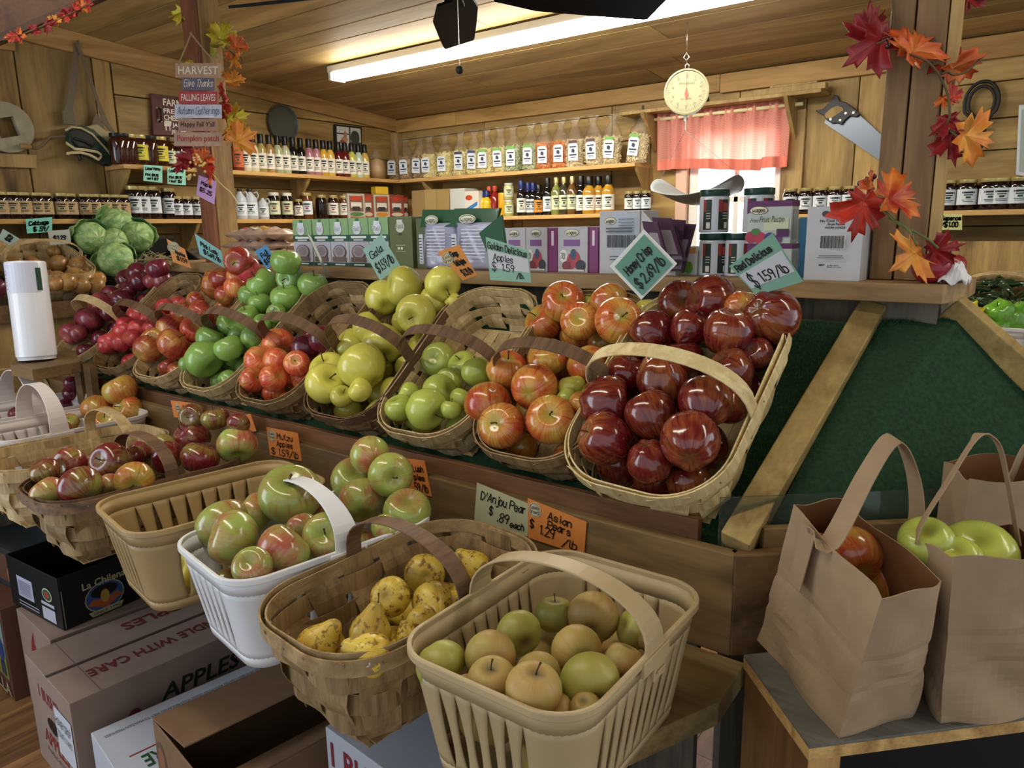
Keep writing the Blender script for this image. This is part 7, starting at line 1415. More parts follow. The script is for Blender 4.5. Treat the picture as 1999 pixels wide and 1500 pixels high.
def lf2(u,v): return p+Vector((0,(u-.5)*.02,0))+cr*(.05+.05*v-.09*(1-v)*(1-v))*1.2+cu*(.09*v-.03)+Vector((1,0,0))*(.03*(u-.5))+cu*(u-.5)*.04*(1.2-v)
mb.grid(lf2,6,8); tag(put(mb,'cabbage_leaf',CAB,loc=p,world=True,smooth=True,solid=.004),'loose cabbage leaf standing up at the top left of the cabbages','leaf')
# straw bundle
mb=MB(); rn=random.Random(2); p=at(308,508,3.0)
for i in range(160):
    a=rn.uniform(0,3.14); q=p+cr*rn.gauss(0,.035)+cu*rn.gauss(0,.012)+cf*rn.uniform(-.03,.03); d=(cr*math.cos(a)+cu*math.sin(a)*.6+cf*rn.uniform(-.4,.4))*.02; mb.tube([q-d,q+d],.0012,3)
tag(put(mb,'straw_bundle',plain('straw','#a8946a',.8,noise=.3,nscale=40),loc=p,world=True),'tangle of pale straw between the cabbages and dark purplish apples','straw',kind='stuff')
# lower basket on the counter's lower shelf
M3=Matrix.Translation((-3.14,.98,.90))@Matrix.Rotation(R(90),4,'Z'); wood_basket(M3,'empty yellowish splint basket on the low shelf at the left picture edge',W=.3,Ln=.28,H=.13,mat='splint',hoop='splint',handle='splint',arch=.12,seed=43,nsp=20)
# ---------------- bag roll and its stand ----------------
st=empty('roll_stand',(-2.66,.97,1.1),'stubby wooden stand under the white plastic bag roll','stand')
mb=MB(); mb.tone=-.2; c_=[on(x,y,2,1.1) for x,y in ((20,712),(62,722),(156,706),(148,684),(40,690))]; mb.prism(c_,(0,0,-.036)); put(mb,'top_board',WD['face'],st,world=True,bevel=.002)
mb=MB(); mb.b2((-2.74,1.102,.78),(-2.69,1.128,1.062)); put(mb,'leg',WD['face'],st,world=True,bevel=.002); mb=MB(); mb.b2((-2.82,1.102,.78),(-2.77,1.128,1.062)); put(mb,'leg',WD['face'],st,world=True,bevel=.002)
rb=on(73,704,2,1.1); tp_=at(49,514,(rb-CAM).dot(cf)*.985); axr=(tp_-rb).normalized(); Lr=(tp_-rb).length; RMx=Matrix.Translation(rb+Vector((0,0,.004)))@Vector((0,0,1)).rotation_difference(axr).to_matrix().to_4x4()
m,nt,b=newmat('roll_film'); b.inputs['Base Color'].default_value=(*hexc('#dcdde4'),1); b.inputs['Roughness'].default_value=.3; b.inputs['Coat Weight'].default_value=.4; tc=N(nt,'ShaderNodeTexCoord'); mp=N(nt,'ShaderNodeMapping'); mp.inputs['Scale'].default_value=(1,1,.05); L(nt,tc.outputs['Object'],mp.inputs[0]); nz=N(nt,'ShaderNodeTexNoise'); nz.inputs['Scale'].default_value=70; L(nt,mp.outputs[0],nz.inputs['Vector']); bp=N(nt,'ShaderNodeBump'); bp.inputs['Strength'].default_value=.4; bp.inputs['Distance'].default_value=.004; L(nt,nz.outputs[0],bp.inputs['Height']); L(nt,bp.outputs[0],b.inputs['Normal'])
rr0=.0585; mb=MB(); mb.lathe([(0,0),(rr0*.93,0),(rr0*.95,.01),(rr0,.012),(rr0,Lr-.004),(rr0*.97,Lr),(.02,Lr-.002),(.018,Lr-.05),(0,Lr-.05)],36); ro=put(mb,'bag_roll',m,M=RMx,smooth=True); ro.modifiers.new('e','EDGE_SPLIT').split_angle=R(50); tag(ro,'tall roll of white plastic produce bags standing on the stubby stand','bag roll')
fa=math.atan2(-cf.y,-cf.x); mb=MB(); mb.arc(rr0*1.006,Lr*.68,Lr*.98,fa-1.5,fa+1.2,16); put(mb,'sleeve',plain('roll_sleeve','#c9cbdc',.35),ro)
mb=MB(); mb.arc(rr0*1.012,Lr*.70,Lr*.93,fa+1.0,fa+1.3,4); gl_=put(mb,'green_label',cmat('#153a2a'),ro); 
mb=MB()
for k in range(12): mb.arc(rr0*1.012,Lr*(.72+.018*k),Lr*(.728+.018*k),fa-.75,fa-.62-.1*(k%2),2,t=.0003)
put(mb,'small_print',cmat('#6a6a7a'),ro)
# ---------------- produce beyond the stand on the right ----------------
bc=empty('back_counter',(.2,3.4,0),'plank counter of peppers along the back wall right of the near post','counter')
mb=MB(); mb.prism([(-1.1,3.15,1.02),(2.2,3.15,1.02),(2.2,3.68,1.20),(-1.1,3.68,1.20)],(0,0,-.02)); put(mb,'sloping_shelf',WD['grey'],bc,world=True)
mb=MB(); mb.tone=.2; mb.b2((-1.1,3.12,.98),(2.2,3.145,1.06)); put(mb,'front_board',WD['ledge'],bc,world=True,bevel=.003)
mb=MB(); mb.b2((-1.1,3.15,0),(2.2,3.17,.97)); put(mb,'apron',WD['grey'],bc,world=True)
mb=MB(); mb.tone=.4; mb.b2((-1.1,3.66,1.2),(2.2,3.69,1.42)); put(mb,'back_board',WD['lath'],bc,world=True)
t2=R(19); Mj=Matrix.Translation((-.245,3.40,1.235))@Matrix.Rotation(t2,4,'X'); wood_basket(Mj,'splint basket of dark green jalapeno peppers beyond the right end',W=.27,Ln=.42,H=.13,mat='splintd',hoop='splint',handle='splint',arch=.085,seed=44,nsp=20,hy=-.02)
Mj2=Matrix.Translation((.075,3.40,1.235))@Matrix.Rotation(t2,4,'X'); wood_basket(Mj2,'splint basket with a yellow fruit at the right picture edge',W=.27,Ln=.42,H=.13,mat='splint',hoop='splint',handle='splint',arch=.085,seed=45,nsp=20)
JAL=plain('jalapeno_green','#1f3a1c',.2,coat=.6,noise=.25,nscale=12); JALO=plain('jalapeno_orange','#c85a26',.25,coat=.5)
mb=MB(); mb.tube([(0,0,0),(.002,0,.008),(.004,0,.02),(.004,0,.04),(.002,0,.06),(-.002,0,.075),(-.004,0,.082)],[.006,.011,.013,.013,.011,.007,.002],10); me_=put(mb,'jalapeno',JAL,smooth=True); J0=me_.data; bpy.data.objects.remove(me_)
mb=MB(); mb.tube([(0,0,.002),(0,0,-.008),(-.003,0,-.02)],[.006,.0025,.002],6); ms_=put(mb,'stem',plain('pepper_stem','#5a7a3a',.5),smooth=True); JS=ms_.data; bpy.data.objects.remove(ms_)
rn=random.Random(12); k=0
JJ=[]
for i in range(46):
    u=rn.uniform(-.085,.085); v=rn.uniform(-.17,.17); z_=-.045+.02*rn.random()+(i//16)*.006; a=rn.uniform(0,3.14); q=Mj@Vector((u,v,z_)); d=(Mj.to_3x3()@Vector((math.cos(a),math.sin(a)*.7,rn.uniform(-.15,.25)))).normalized()
    JJ.append((q-d*.04,d))
for q,d in sorted(JJ,key=lambda e:proj(e[0])[0]):
    o=bpy.data.objects.new('jalapeno',J0); COL.objects.link(o); o.matrix_basis=Matrix.Translation(q)@Vector((0,0,1)).rotation_difference(d).to_matrix().to_4x4(); tag(o,'shiny dark green jalapeno in the pepper basket beyond the ledge end','pepper','dark green jalapenos')
    s_=bpy.data.objects.new('stem',JS); COL.objects.link(s_); s_.parent=o
q=Mj@Vector((.05,-.1,-.02)); j2=J0.copy(); j2.materials.clear(); j2.materials.append(JALO); o=bpy.data.objects.new('jalapeno',j2); COL.objects.link(o); o.matrix_basis=Matrix.Translation(q)@Matrix.Rotation(R(75),4,'Y'); tag(o,'single orange jalapeno among the dark green ones','pepper')
one_fruit('gg',at(1998,585,3.35),.045,Matrix.Identity(3),'yellow fruit in the basket at the right picture edge','fruit',stem=False)
# white plastic basket of bell peppers on a table behind the stand
bt=empty('side_table',(.1,2.5,0),'low table behind the stand end carrying the bell pepper basket','table')
mb=MB(); mb.b2((-.5,2.2,.967),(1.6,3.1,.997)); put(mb,'table_top',WD['ledge'],bt,world=True,bevel=.003)
for x,y in ((-.45,2.25),(1.5,2.25),(-.45,2.95),(1.5,2.95)): mb=MB(); mb.b2((x,y,0),(x+.06,y+.04,.967)); put(mb,'leg',WD['grey'],bt,world=True)
Mb=Matrix.Translation((-.085,2.91,1.172)); plastic_basket(Mb@Matrix.Rotation(R(90),4,'Z'),'white plastic basket of green bell peppers beyond the hip beam',WPL,W=.30,Ln=.36,H=.172,arch=.13,nl=7,ns_=5)
def bellmesh():
    mb=MB(); mb.lathe([(.15,-1.0),(.55,-.98),(.85,-.75),(.98,-.2),(1,.3),(.85,.72),(.5,.86),(.22,.72),(.05,.66)],24,lambda p,a,r,z:Vector((p.x*(1+.08*math.cos(4*a)),p.y*(1+.08*math.cos(4*a)),z*1.05+.05*math.cos(4*a)*r))); return mb
BPM=plain('bell_green','#6fae34',.2,coat=.6,noise=.2,nscale=2); BPY=plain('squash_yellow','#d8c832',.3,coat=.4)
for i,(px,py,r,mt,lb) in enumerate(((1952,612,.043,BPM,'bright green bell pepper, left one showing above the white rim'),(1978,625,.044,BPM,'bright green bell pepper, right one at the picture edge'),(1938,640,.036,BPM,'small green bell pepper low at the left of the white basket'),(1955,638,.034,BPM,'green bell pepper tucked under the left one'),(1995,612,.04,BPM,'green bell pepper cut by the right picture edge'))):
    p=at(px,py,2.42); o=put(bellmesh(),'bell_pepper',mt,M=Matrix.Translation(p)@Matrix.Rotation(rn.uniform(-.6,.6),4,'X')@Matrix.Rotation(rn.uniform(-.8,.8),4,'Y')@Matrix.Scale(r,4),smooth=True); tag(o,lb,'pepper','green bell peppers in the white basket')
    s_=bpy.data.objects.new('stem',MESH['stem_a']); COL.objects.link(s_); s_.parent=o
for i,(px,py,lb) in enumerate(((1895,604,'small yellow squash left of the bell peppers, upper one'),(1905,612,'small yellow squash left of the bell peppers, middle one'),(1920,622,'small yellow squash left of the bell peppers, lowest one'))):
    p=at(px,py,2.44); mb=MB(); mb.lathe([(.1,-1),(.8,-.7),(1,0),(.8,.7),(.3,1.1),(.15,1.5)],16); tag(put(mb,'squash',BPY,M=Matrix.Translation(p)@Matrix.Rotation(.5+.4*i,4,'Y')@Matrix.Scale(.022,4),smooth=True),lb,'squash','small yellow squash')
# red apple ornaments on the ledge end
OR_=plain('ornament_red','#98202a',.35,coat=.3,noise=.12,nscale=8)
for i,(px,py,dm,dep) in enumerate(((1818,530,72,1.43),(1852,522,60,1.53))):
    p=at(px,py,dep); r=dm/2*dep/FPX; p.z=LZ+r*.8; mb=apple_mb(.86,.1,.2,.22,.03); o=put(mb,'apple_ornament',OR_,M=Matrix.Translation(p)@Matrix.Scale(r,4),smooth=True); tag(o,['larger smooth red apple ornament at the front of the ledge end','smaller dark red apple ornament behind the larger one'][i],'ornament')
    mb=MB(); mb.tube([(0,0,.6),(.02,0,1.0),(.03,0,1.35)],.06,6); put(mb,'stem',plain('stem_green','#3a4a2a',.6),o)
    for k in range(5): a=6.283*k/5; mb=MB(); mb.tube([(.3*math.cos(a),.3*math.sin(a),.66),(.3*math.cos(a),.3*math.sin(a),.74)],.035,6); put(mb,'hole',DKG,o)
mb=MB(); p=on(1866,556,2,LZ); rn=random.Random(8); V_=[]
mb.grid(lambda u,v:Vector((p.x-.03+.045*u,p.y+.0+.09*v,LZ+.004+.035*math.sin(math.pi*u)*math.sin(math.pi*v)**.5+.006*math.sin(9*u+13*v))),8,8); tag(put(mb,'tissue',plain('tissue_white','#e2e2e4',.8),loc=p,world=True,solid=.002),'crumpled white tissue behind the apple ornaments','tissue')
# ---------------- cartons on the floor ----------------
CB=plain('cardboard_pinkish','#8f7a6e',.75,noise=.06,nscale=14); CBR=plain('cardboard_brown','#7d5f44',.8,noise=.08,nscale=18); CBW=plain('cardboard_white','#b9bdc8',.6,noise=.03,nscale=20); SEAM=cmat('#3a2e28')
def carton(name,corner,yaw,W,Ln,H,z0,mat,lab,flaps=False,cat='box'):
    """corner = near right corner on the ground plan"""
    ex=Vector((math.cos(yaw),math.sin(yaw),0)); ey=Vector((-math.sin(yaw),math.cos(yaw),0)); c=Vector((corner[0],corner[1],z0)); M=Matrix.Translation(c)@Matrix.Rotation(yaw,4,'Z')
    mb=MB()
    if not flaps: mb.b2((-W,0,0),(0,Ln,H))
    else:
        t=.004; mb.b2((-W,0,0),(0,t,H)); mb.b2((-W,Ln-t,0),(0,Ln,H)); mb.b2((-W,t,0),(-W+t,Ln-t,H)); mb.b2((-t,t,0),(0,Ln-t,H)); mb.b2((-W+t,t,0),(-t,Ln-t,t))
    o=put(mb,name,mat,M=M,bevel=.002); tag(o,lab,cat); return o,c,ex,ey
TZ=.33
o,c,ex,ey=carton('apple_carton',on(135,1375,2,TZ)[:2],R(-4),.355,.52,TZ-.001,.0005,CB,'pinkish brown bushel carton lying below the tan plastic basket')
top=c+Vector((0,0,TZ)); near=-ey; Z=Vector((0,0,1))
deco(o,top-ex*.355,ex,ey,[(.17,0,.182,.52,'#4a3a34'),(0,.075,.355,.0765,'#6e5c52')])
printed('HANDLE WITH CARE',top+ey*.50-ex*.125,-ey,ex,.42,.042,cmat('#6e2a2e'),o,bold=.015); printed('APPLES',top+ey*.46-ex*.31,-ey,ex,.22,.05,cmat('#6e2a2e'),o,bold=.015); 
printed('1 BUSHEL',c-ex*.265+Z*.235,ex,Z,.17,.04,cmat('#8a2c2c'),o,bold=.01); printed('APPLES',c-ex*.27+Z*.095,ex,Z,.19,.045,cmat('#8a2c2c'),o,bold=.01); printed('Product of U.S.A.',c-ex*.26+Z*.065,ex,Z,.17,.016,cmat('#5a3434'),o)
deco(o,c-ex*.355,ex,Z,[('e',.175,.175,.045,.022,'#15110f')]); 
deco(o,c-ex*.355,ex,Z,[(.215,.12,.345,.265,'#c9ced8'),(.28,.05,.3,.075,'#c9ced8')],lift=.002,name='paper_label'); printed('HONEYCRISP',c-ex*.135+Z*.215,ex,Z,.115,.024,INK,o,lift=.004); printed('72 COUNT U.S. FANCY',c-ex*.135+Z*.18,ex,Z,.115,.02,INK,o,lift=.004)
printed('APPLES',c+ey*.22+Z*.215,ey,Z,.24,.05,cmat('#1c2a22'),o,bold=.02,shear=.2); deco(o,c,ey,Z,[('e',.15,.2,.022,.035,'#6e2a2e'),('e',.09,.09,.06,.02,'#2a3a2a')])
o,c,ex,ey=carton('apple_carton',(-2.305,.735),R(-3),.30,.45,TZ-.001,.0005,CB,'pinkish carton with a red logo under the black tomato carton'); deco(o,c-ex*.3,ex,Z,[('p',[(.1,.22),(.13,.2),(.16,.22),(.14,.26),(.145,.3),(.12,.27)],'#8a2a2a'),('e',.13,.2,.04,.02,'#8a2a2a')])
wc=on(150,1440,2,.25); o,c,ex,ey=carton('apple_carton',(wc.x+.36,wc.y-.02),R(-8),.355,.50,.248,.0005,CBW,'white carton with green and red print in front of the pinkish carton')
top=c+Vector((0,0,.248)); 
printed('HANDLE WITH CARE',top+ey*.46-ex*.17,-ey,ex,.40,.055,INKG,o,bold=.02); deco(o,top-ex*.355,ex,ey,[(.165,.04,.170,.48,'#8a2a30'),(.262,.04,.267,.48,'#8a2a30')]); printed('THESE APPLES HAVE BEEN COATED WITH FOOD GRADE VEGETABLE BASED WAX TO MAINTAIN FRESHNESS',top+ey*.48-ex*.315,-ey,ex,.46,.012,cmat('#4a4c5a'),o)
bcn=on(295,1405,2,.45); o,c,ex,ey=carton('brown_carton',(bcn.x+.33,bcn.y-.045),R(-8),.33,.46,.20,.2505,CBR,'opened plain brown carton with a folded flap, nearest the bottom edge',flaps=True)
def flap(a,b,d): mb=MB(); mb.prism([a,b,b+d,a+d],(0,0,.004)); put(mb,'flap',CBR,o,world=True,bevel=.001)
t0=c+Z*.201; flap(t0-ex*.33+ey*.0,t0-ex*.33+ey*.5,ex*.19+Z*.03); flap(t0+ey*.0,t0+ey*.5,-ex*.12-Z*.06+ex*.0); deco(o,c-ex*.33,ex,Z,[('e',.035,.12,.03,.04,'#5f4a3a'),('e',.035,.12,.02,.028,'#8a5a3a')])
dc=on(615,1432,2,.55); o,c,ex,ey=carton('apple_carton',(dc.x+.34,dc.y),R(-4),.34,.30,.55,.0005,plain('carton_lilac','#a9adb8',.6),'white carton reading 1 BUSHEL under the pear basket'); printed('1 BUSHEL',c-ex*.325+Z*.47,ex,Z,.26,.055,cmat('#7a2430'),o,bold=.02); printed('APPLES PRODUCT OF U.S.A.',c-ex*.325+Z*.445,ex,Z,.26,.012,cmat('#4a4c5a'),o)
# black tomato carton
bb=on(110,1132,2,.50); TB=plain('tomato_black','#121214',.45); M_=None
o,c,ex,ey=carton('tomato_carton',(bb.x,bb.y),R(4),.33,.42,.17,TZ+.0015,TB,'black open tomato carton with a sombrero picture, sitting on the pinkish cartons',flaps=True)
deco(o,c-ex*.33,ex,Z,[(.06,.045,.16,.115,'#b3b4cc'),(.21,.01,.29,.07,'#b9bac8'),(.21,.052,.29,.06,'#1c1c20'),('e',.255,.098,.03,.022,'#c9c4b4'),('e',.255,.098,.026,.018,'#2f5a3a'),('e',.255,.098,.014,.01,'#a83a34'),(.06,.028,.19,.032,'#9a9aa8'),(.06,.018,.19,.022,'#9a9aa8')]+[(.07,.10-.006*k,.15,.102-.006*k,'#7a7c96') for k in range(8)])
deco(o,c,ey,Z,[(.005,.004,.008,.126,'#8f8a78'),('e',.13,.06,.062,.05,'#9a9070'),('e',.13,.06,.058,.046,'#2b4f86'),('p',[(.075,.045),(.13,.02),(.185,.045),(.17,.06),(.13,.05),(.09,.06)],'#a8542e'),('e',.13,.078,.042,.02,'#15130f'),('e',.13,.06,.014,.022,'#a8863a'),('p',[(.075,.022),(.185,.022),(.175,.005),(.085,.005)],'#b3a880')])
printed('La Chilena',c+ey*.065+Z*.102,ey,Z,.135,.024,cmat('#b3a880'),o,bold=.02,lift=.004); printed('SINCE 1990',c+ey*.088+Z*.009,ey,Z,.085,.009,INK,o,lift=.004)
mb=MB(); mb.lathe([(math.sin(math.pi*k/12)+.001,-math.cos(math.pi*k/12)*.85) for k in range(13)],18); TOM=plain('tomato_orange','#c8542a',.25,coat=.5)
for i,(dx,dy) in enumerate(((-.1,.10),(-.05,.17),(-.14,.2),(-.08,.27))): 
    mb.M=Matrix.Identity(4); q=put(mb,'tomato',TOM,M=Matrix.Translation(c+ex*dx+ey*dy+Z*.042)@Matrix.Scale(.034,4),smooth=True); tag(q,f"orange red tomato in the black carton, {['nearest','second','third','farthest'][i]} from its near corner",'tomato','tomatoes in the black carton')
# picture crates at the left edge
o,c,ex,ey=carton('picture_crate',(-2.635,.715),R(-2),.40,.45,TZ,.0005,plain('crate_brown','#5a3a2a',.6),'brown crate printed with a blue figure and ELLA lettering at the left edge')
deco(o,c-ex*.4,ex,Z,[(.0,.07,.385,.31,'#5c7078'),(.0,.2,.385,.31,'#8a9a98'),('p',[(0,.2),(.15,.26),(.385,.2)],'#5f7468'),(.0,.07,.385,.15,'#7a7a3a'),('e',.345,.17,.022,.05,'#2b3f78'),('e',.34,.23,.016,.02,'#2b3f78'),(.325,.08,.34,.13,'#1f2f58'),(.35,.08,.365,.13,'#1f2f58')]); printed('BELLA',c-ex*.22+Z*.012,ex,Z,.21,.045,cmat('#a89a7a'),o,bold=.01,lift=.004)
o2,c2,ex2,ey2=carton('picture_crate',(-2.70,.80),R(4),.42,.45,.14,TZ+.002,plain('crate_dark_blue','#2f3438',.6),'dark crate with an orange picture stacked behind the tomato carton'); deco(o2,c2-ex2*.42,ex2,Z,[(.2,.02,.40,.12,'#6a4a3a'),('e',.37,.05,.03,.04,'#c8743a')])
o3,c3,ex3,ey3=carton('pale_carton',(-2.62,1.0),R(4),.5,.12,.06,TZ+.145,CBW,'pale bluish carton lying on the dark crate at the left edge')
# ---------------- plywood bench and paper bags ----------------
pbn=empty('plywood_bench',(-.2,1.2,0),'plywood bench with grey worn top under the paper bags','bench')
BZ=.83; q0=on(1452,1279,2,BZ); q1=on(1580,1457,2,BZ); q2=on(1999,1402,2,BZ); dfr=(q2-q1).normalized(); dlf=(q0-q1); dlf.z=0
F1=q1+dfr*.75; 
mb=MB(); mb.tone=0; mb.prism([q1,F1,F1+dlf*1.0,q0],(0,0,-.004)); put(mb,'worn_top',WD['plytop'],pbn,world=True)
mb=MB(); mb.tone=.4; z4=Vector((0,0,-.0045)); mb.prism([q1+z4,F1+z4,F1+dlf+z4,q0+z4],(0,0,-.018)); put(mb,'top_board',wood('ply_edge','#c8a468','#8f6a3a','X',3,knots=False),pbn,world=True)
iv=Vector((dfr.x,dfr.y,0)); dl=dlf.normalized()
mb=MB(); mb.tone=-.2; s0=q1+iv*.004+dl*.004; s0.z=0; s1=q0+iv*.004; s1.z=0; mb.prism([s0,s1,s1+iv*.018,s0+iv*.018],(0,0,.807)); put(mb,'side_panel',wood('ply_side','#8a6238','#4e331c','Z',1.6,contrast=1.3),pbn,world=True,bevel=.001)
mb=MB(); mb.tone=.5; f0=q1+iv*.002+dl*.001; f0.z=0; mb.prism([f0,f0+iv*.045,f0+iv*.045+dl*.003,f0+dl*.003],(0,0,.807)); put(mb,'front_stile',WD['ply'],pbn,world=True)
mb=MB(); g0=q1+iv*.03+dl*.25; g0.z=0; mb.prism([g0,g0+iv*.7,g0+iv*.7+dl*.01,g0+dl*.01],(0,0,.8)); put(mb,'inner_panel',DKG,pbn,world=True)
KR=wood('kraft_paper','#a88d70','#8f7458','Z',5,knots=False,tonek=.1,rough=.7); KR=plain('kraft_paper','#a0876a',.75,noise=.07,nscale=26,bump=.15)
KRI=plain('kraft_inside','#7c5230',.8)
def paperbag(base,topc,lab,seed,crush=.006):
    """base/topc: four corners in the same order, counter-clockwise from the near corner"""
    rn=random.Random(seed); o=empty('paper_bag',sum(base,Vector())/4,lab,'bag','brown paper handle bags on the bench'); mb=MB(); nu=14; nv=22
    cr4=[rn.uniform(0,6.28) for _ in range(6)]; rows=[]
    cen0=sum(base,Vector())/4; cen1=sum(topc,Vector())/4
    for j in range(nv+1):
        v=j/nv; row=[]
        for s in range(4):
            for i in range(nu):
                u=i/nu; a=base[s].lerp(base[(s+1)%4],u); b=topc[s].lerp(topc[(s+1)%4],u); p=a.lerp(b,v); c=cen0.lerp(cen1,v); out=(p-c); out.z=0; out=out.normalized()
                e=math.sin(math.pi*u); bulge=(.012 if s%2==0 else .004)*e*(v**1.5) if s%2==0 else -.006*e*math.sin(math.pi*min(1,v*1.2))
                cr1=crush*math.sin(5*u+9*v+cr4[0]+s)*(1-v)*e + crush*.8*abs(math.sin(7*v+3*u+cr4[1]+s))*(1-v)
                fold=-.0035*math.exp(-((v-.30-.06*math.sin(3*u+s))/.02)**2)-.002*math.exp(-((v-.55)/.015)**2)
                row.append(mb.av(p+out*(bulge+cr1+fold)+Vector((0,0,(.004*math.sin(2.2*math.pi*u+s+cr4[2]) if v>.93 else 0)*(v-.93)/.07))))
        rows.append(row)
    n=4*nu
    for j in range(nv):
        for k in range(n): mb.af((rows[j][k],rows[j][(k+1)%n],rows[j+1][(k+1)%n],rows[j+1][k]))
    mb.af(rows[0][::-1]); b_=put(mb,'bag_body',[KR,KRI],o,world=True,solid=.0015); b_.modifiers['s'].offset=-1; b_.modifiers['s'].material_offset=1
    return o,topc
def strap(o,pts,w_,wdir,nm='handle'):
    P=[Vector(p) for p in pts]; Q=[]
    for i in range(len(P)-1):
        a=P[max(0,i-1)];b=P[i];c=P[i+1];d=P[min(len(P)-1,i+2)]
        for k in range(6):
            t=k/6; Q.append(.5*((2*b)+(c-a)*t+(2*a-5*b+4*c-d)*t*t+(3*b-a-3*c+d)*t*t*t))
    Q.append(P[-1]); wd=[];nn=[]
    for i,q in enumerate(Q):
        t=(Q[min(len(Q)-1,i+1)]-Q[max(0,i-1)]).normalized(); w0=Vector(wdir); w0=(w0-t*w0.dot(t)).normalized(); wd.append(w0); nn.append(t.cross(w0))
    mb=MB(); mb.ribbon(Q,wd,nn,w_,.0016); return put(mb,nm,KR,o,world=True)
bz=.8305
A=on(1637,1438,2,bz);B=on(1785,1396,2,bz);Cc=on(1482,1252,2,bz); Dd=Cc+(B-A)
TA=on(1722,1164,2,1.063);TB_=on(1838,1132,2,1.059);TC=on(1549,990,2,1.099);TD=TC+(TB_-TA)*.95+Vector((0.0,.0,-.005))
o,_=paperbag([A,B,Dd,Cc],[TA,TB_,TD,TC],'leaning brown paper bag with red striped apples, nearest the camera',1)
kp=TC.lerp(TA,.30); dn=(Cc.lerp(A,.30)-TC.lerp(TA,.30)).normalized()
dk=(kp-CAM).dot(cf); ek=at(1782,1062,dk+.06); 
wl=(TA-TC).normalized(); no=wl.cross(dn).normalized(); no=-no if no.dot(CAM-kp)<0 else no; mb=MB(); kq=kp+no*.012; mb.ribbon([kq-dn*.004,kq+dn*.04,kq+dn*.10],wl,no,.032,.0016); put(mb,'handle_patch',KR,o,world=True); strap(o,[kq,at(1618,1062,dk-.02),at(1690,930,dk+.02),at(1735,862,dk+.03),at(1760,868,dk+.035),at(1783,930,dk+.05),at(1790,1000,dk+.055),ek],.032,wl)
one_fruit('hc',at(1655,1086,dk+.05),.047,Vector((0,0,1)).rotation_difference((-cf*.8+cu*-.5+cr*.2).normalized()).to_matrix(),'large red and yellow apple on top in the leaning paper bag','apple',stem=True)
one_fruit('hc',at(1738,1132,dk+.055),.040,Vector((0,0,1)).rotation_difference((cr*.3-cu*.9).normalized()).to_matrix(),'smaller red apple beside the large one in the leaning paper bag','apple')
one_fruit('ga',at(1592,1078,dk+.09),.032,Matrix.Identity(3),'reddish apple at the left inside the leaning paper bag','apple',stem=False)
for i,(u,v,z_) in enumerate(((.3,.5,.06),(.7,.5,.06),(.5,.5,.12),(.25,.5,.14),(.75,.5,.14))):
    q=(A.lerp(Cc,u)).lerp(B.lerp(Dd,u),v)+(TA-A)*z_/.27; q.z=bz+z_; one_fruit('hc',q,.034,Matrix.Identity(3),'apple lying hidden low inside the leaning paper bag','apple','apples low in the leaning bag',stem=False)
A=on(1837,1412,2,bz);Bx=on(1990,1398,2,bz); iv2=(Bx-A).normalized(); Bx=A+iv2*.155; Cc=on(1783,1338,2,bz)+Vector((-.02,.06,0)); Dd=Cc+(Bx-A)
TA=on(1862,1090,2,1.085); TB_=TA+iv2*.16; TC=on(1752,1040,2,1.075); TD=TC+iv2*.17
o,_=paperbag([A,Bx,Dd,Cc],[TA,TB_,TD,TC],'upright brown paper bag of yellow green apples, middle of the three',2,crush=.008)
dk2=(TA-CAM).dot(cf)
strap(o,[at(1786,1062,dk2+.06),at(1800,1020,dk2+.06),at(1850,940,dk2+.06),at(1900,862,dk2+.06),at(1925,850,dk2+.07),at(1950,872,dk2+.08),at(1965,930,dk2+.09),at(1978,1000,dk2+.09),at(1988,1062,dk2+.09)],.024,cf*.8+cr*.3)
for px,py,r,dd,lb in ((1908,1086,.050,.09,'large yellow green apple in the upright paper bag'),(1808,1060,.036,.08,'yellow green apple at the left inside the upright paper bag'),(1868,1094,.032,.055,'yellow green apple low at the front of the upright paper bag')): one_fruit('gd',at(px,py,dk2+dd),r,Matrix.Rotation(.5,3,'X'),lb,'apple',stem=False)
for i in range(3): q=A.lerp(Dd,.5)+iv2*(.05*(i-1)); q.z=bz+.05+.05*i; one_fruit('gd',q,.034,Matrix.Identity(3),'apple lying hidden low inside the upright paper bag','apple','apples low in the upright bag',stem=False)
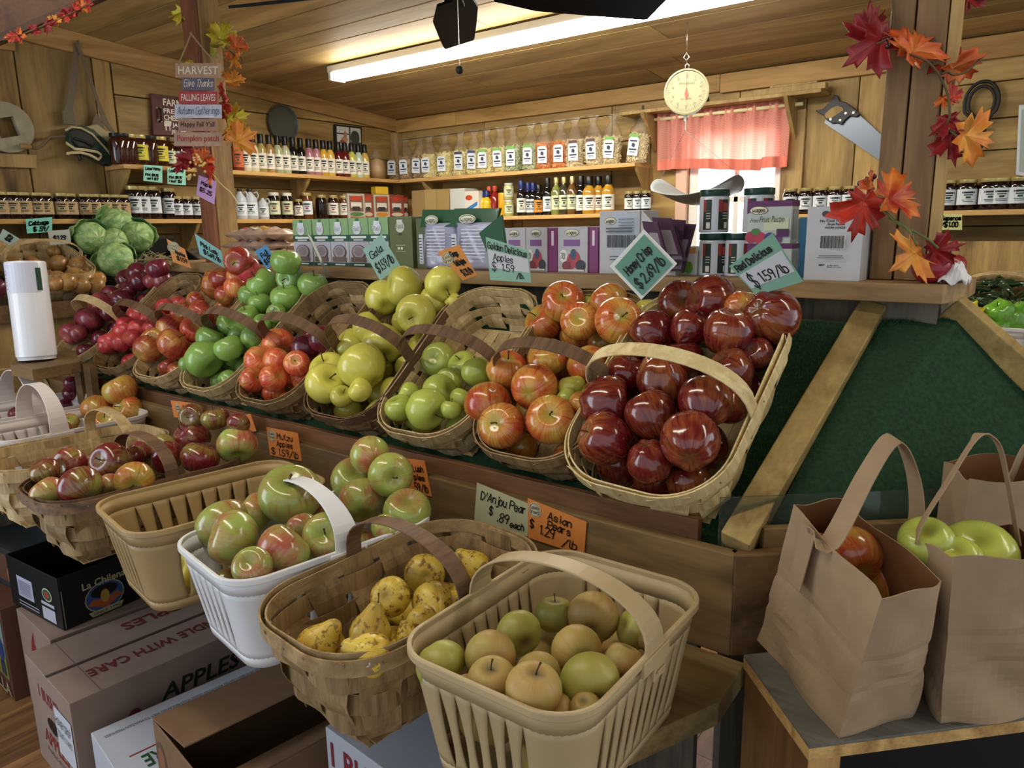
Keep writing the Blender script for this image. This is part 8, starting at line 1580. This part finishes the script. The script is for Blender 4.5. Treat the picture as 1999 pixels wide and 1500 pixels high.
sh=iv2*.07+(Cc-A).normalized()*.21; A3=A+sh+iv2*.03
o,_=paperbag([A3,A3+iv2*.16,A3+iv2*.16+(Cc-A)*.7,A3+(Cc-A)*.7],[p_+Vector((0,0,.27)) for p_ in (A3,A3+iv2*.17,A3+iv2*.17+(Cc-A)*.72,A3+(Cc-A)*.72)],'hindmost brown paper bag with a dark red apple, cut by the right edge',3)
d3=(A3-CAM).dot(cf); strap(o,[at(1925,1045,d3+.02),at(1945,1000,d3+.02),at(1975,930,d3+.02),at(2005,870,d3+.02),at(2040,880,d3+.03)],.026,cr*.7+cf*.5)
one_fruit('rd',at(1978,1040,d3+.06),.045,Matrix.Identity(3),'dark red apple in the hindmost paper bag','apple',stem=False)
# ---------------- lamps of the shop ----------------
TUBE=plain('lit_tube',(1,.96,.86),.3,emit=26); FIX=plain('fixture_white','#d8d4c8',.5)
TUBE2=plain('lit_tube_dim',(1,.96,.86),.3,emit=10)
def strip(x0,x1,y,label,power,drop=.04,tm=None):
    z=cz(y)-drop; root=empty('strip_light',((x0+x1)/2,y,z),label,'ceiling light')
    mb=MB(); mb.b2((x0-.02,y-.04,z-.0),(x1+.02,y+.04,z+.035)); put(mb,'housing',FIX,root,world=True,bevel=.004)
    for dy in (-.03,.03):
        mb=MB(); mb.tube([(x0+.03,y+dy,z-.022),(x1-.03,y+dy,z-.022)],.016,10); put(mb,'tube',tm or TUBE,root,world=True,smooth=True)
    for x in (x0+.01,x1-.01):
        mb=MB(); mb.box((x,y,z-.022),(.02,.1,.04)); put(mb,'lamp_holder',FIX,root,world=True,bevel=.003)
    l=area('tube_light',((x0+x1)/2,y,z-.05),(0,0,0),x1-x0-.1,.1,power,(1,.93,.80)); return root
strip(-3.30,-.95,2.78,'long bare fluorescent strip light on the plank ceiling behind the fan',26)
strip(-2.7,-.4,.25,'fluorescent strip light over the front of the stand, outside the picture',8,tm=TUBE2)
strip(.2,2.3,1.6,'fluorescent strip light over the right of the shop, outside the picture',5,tm=TUBE2)
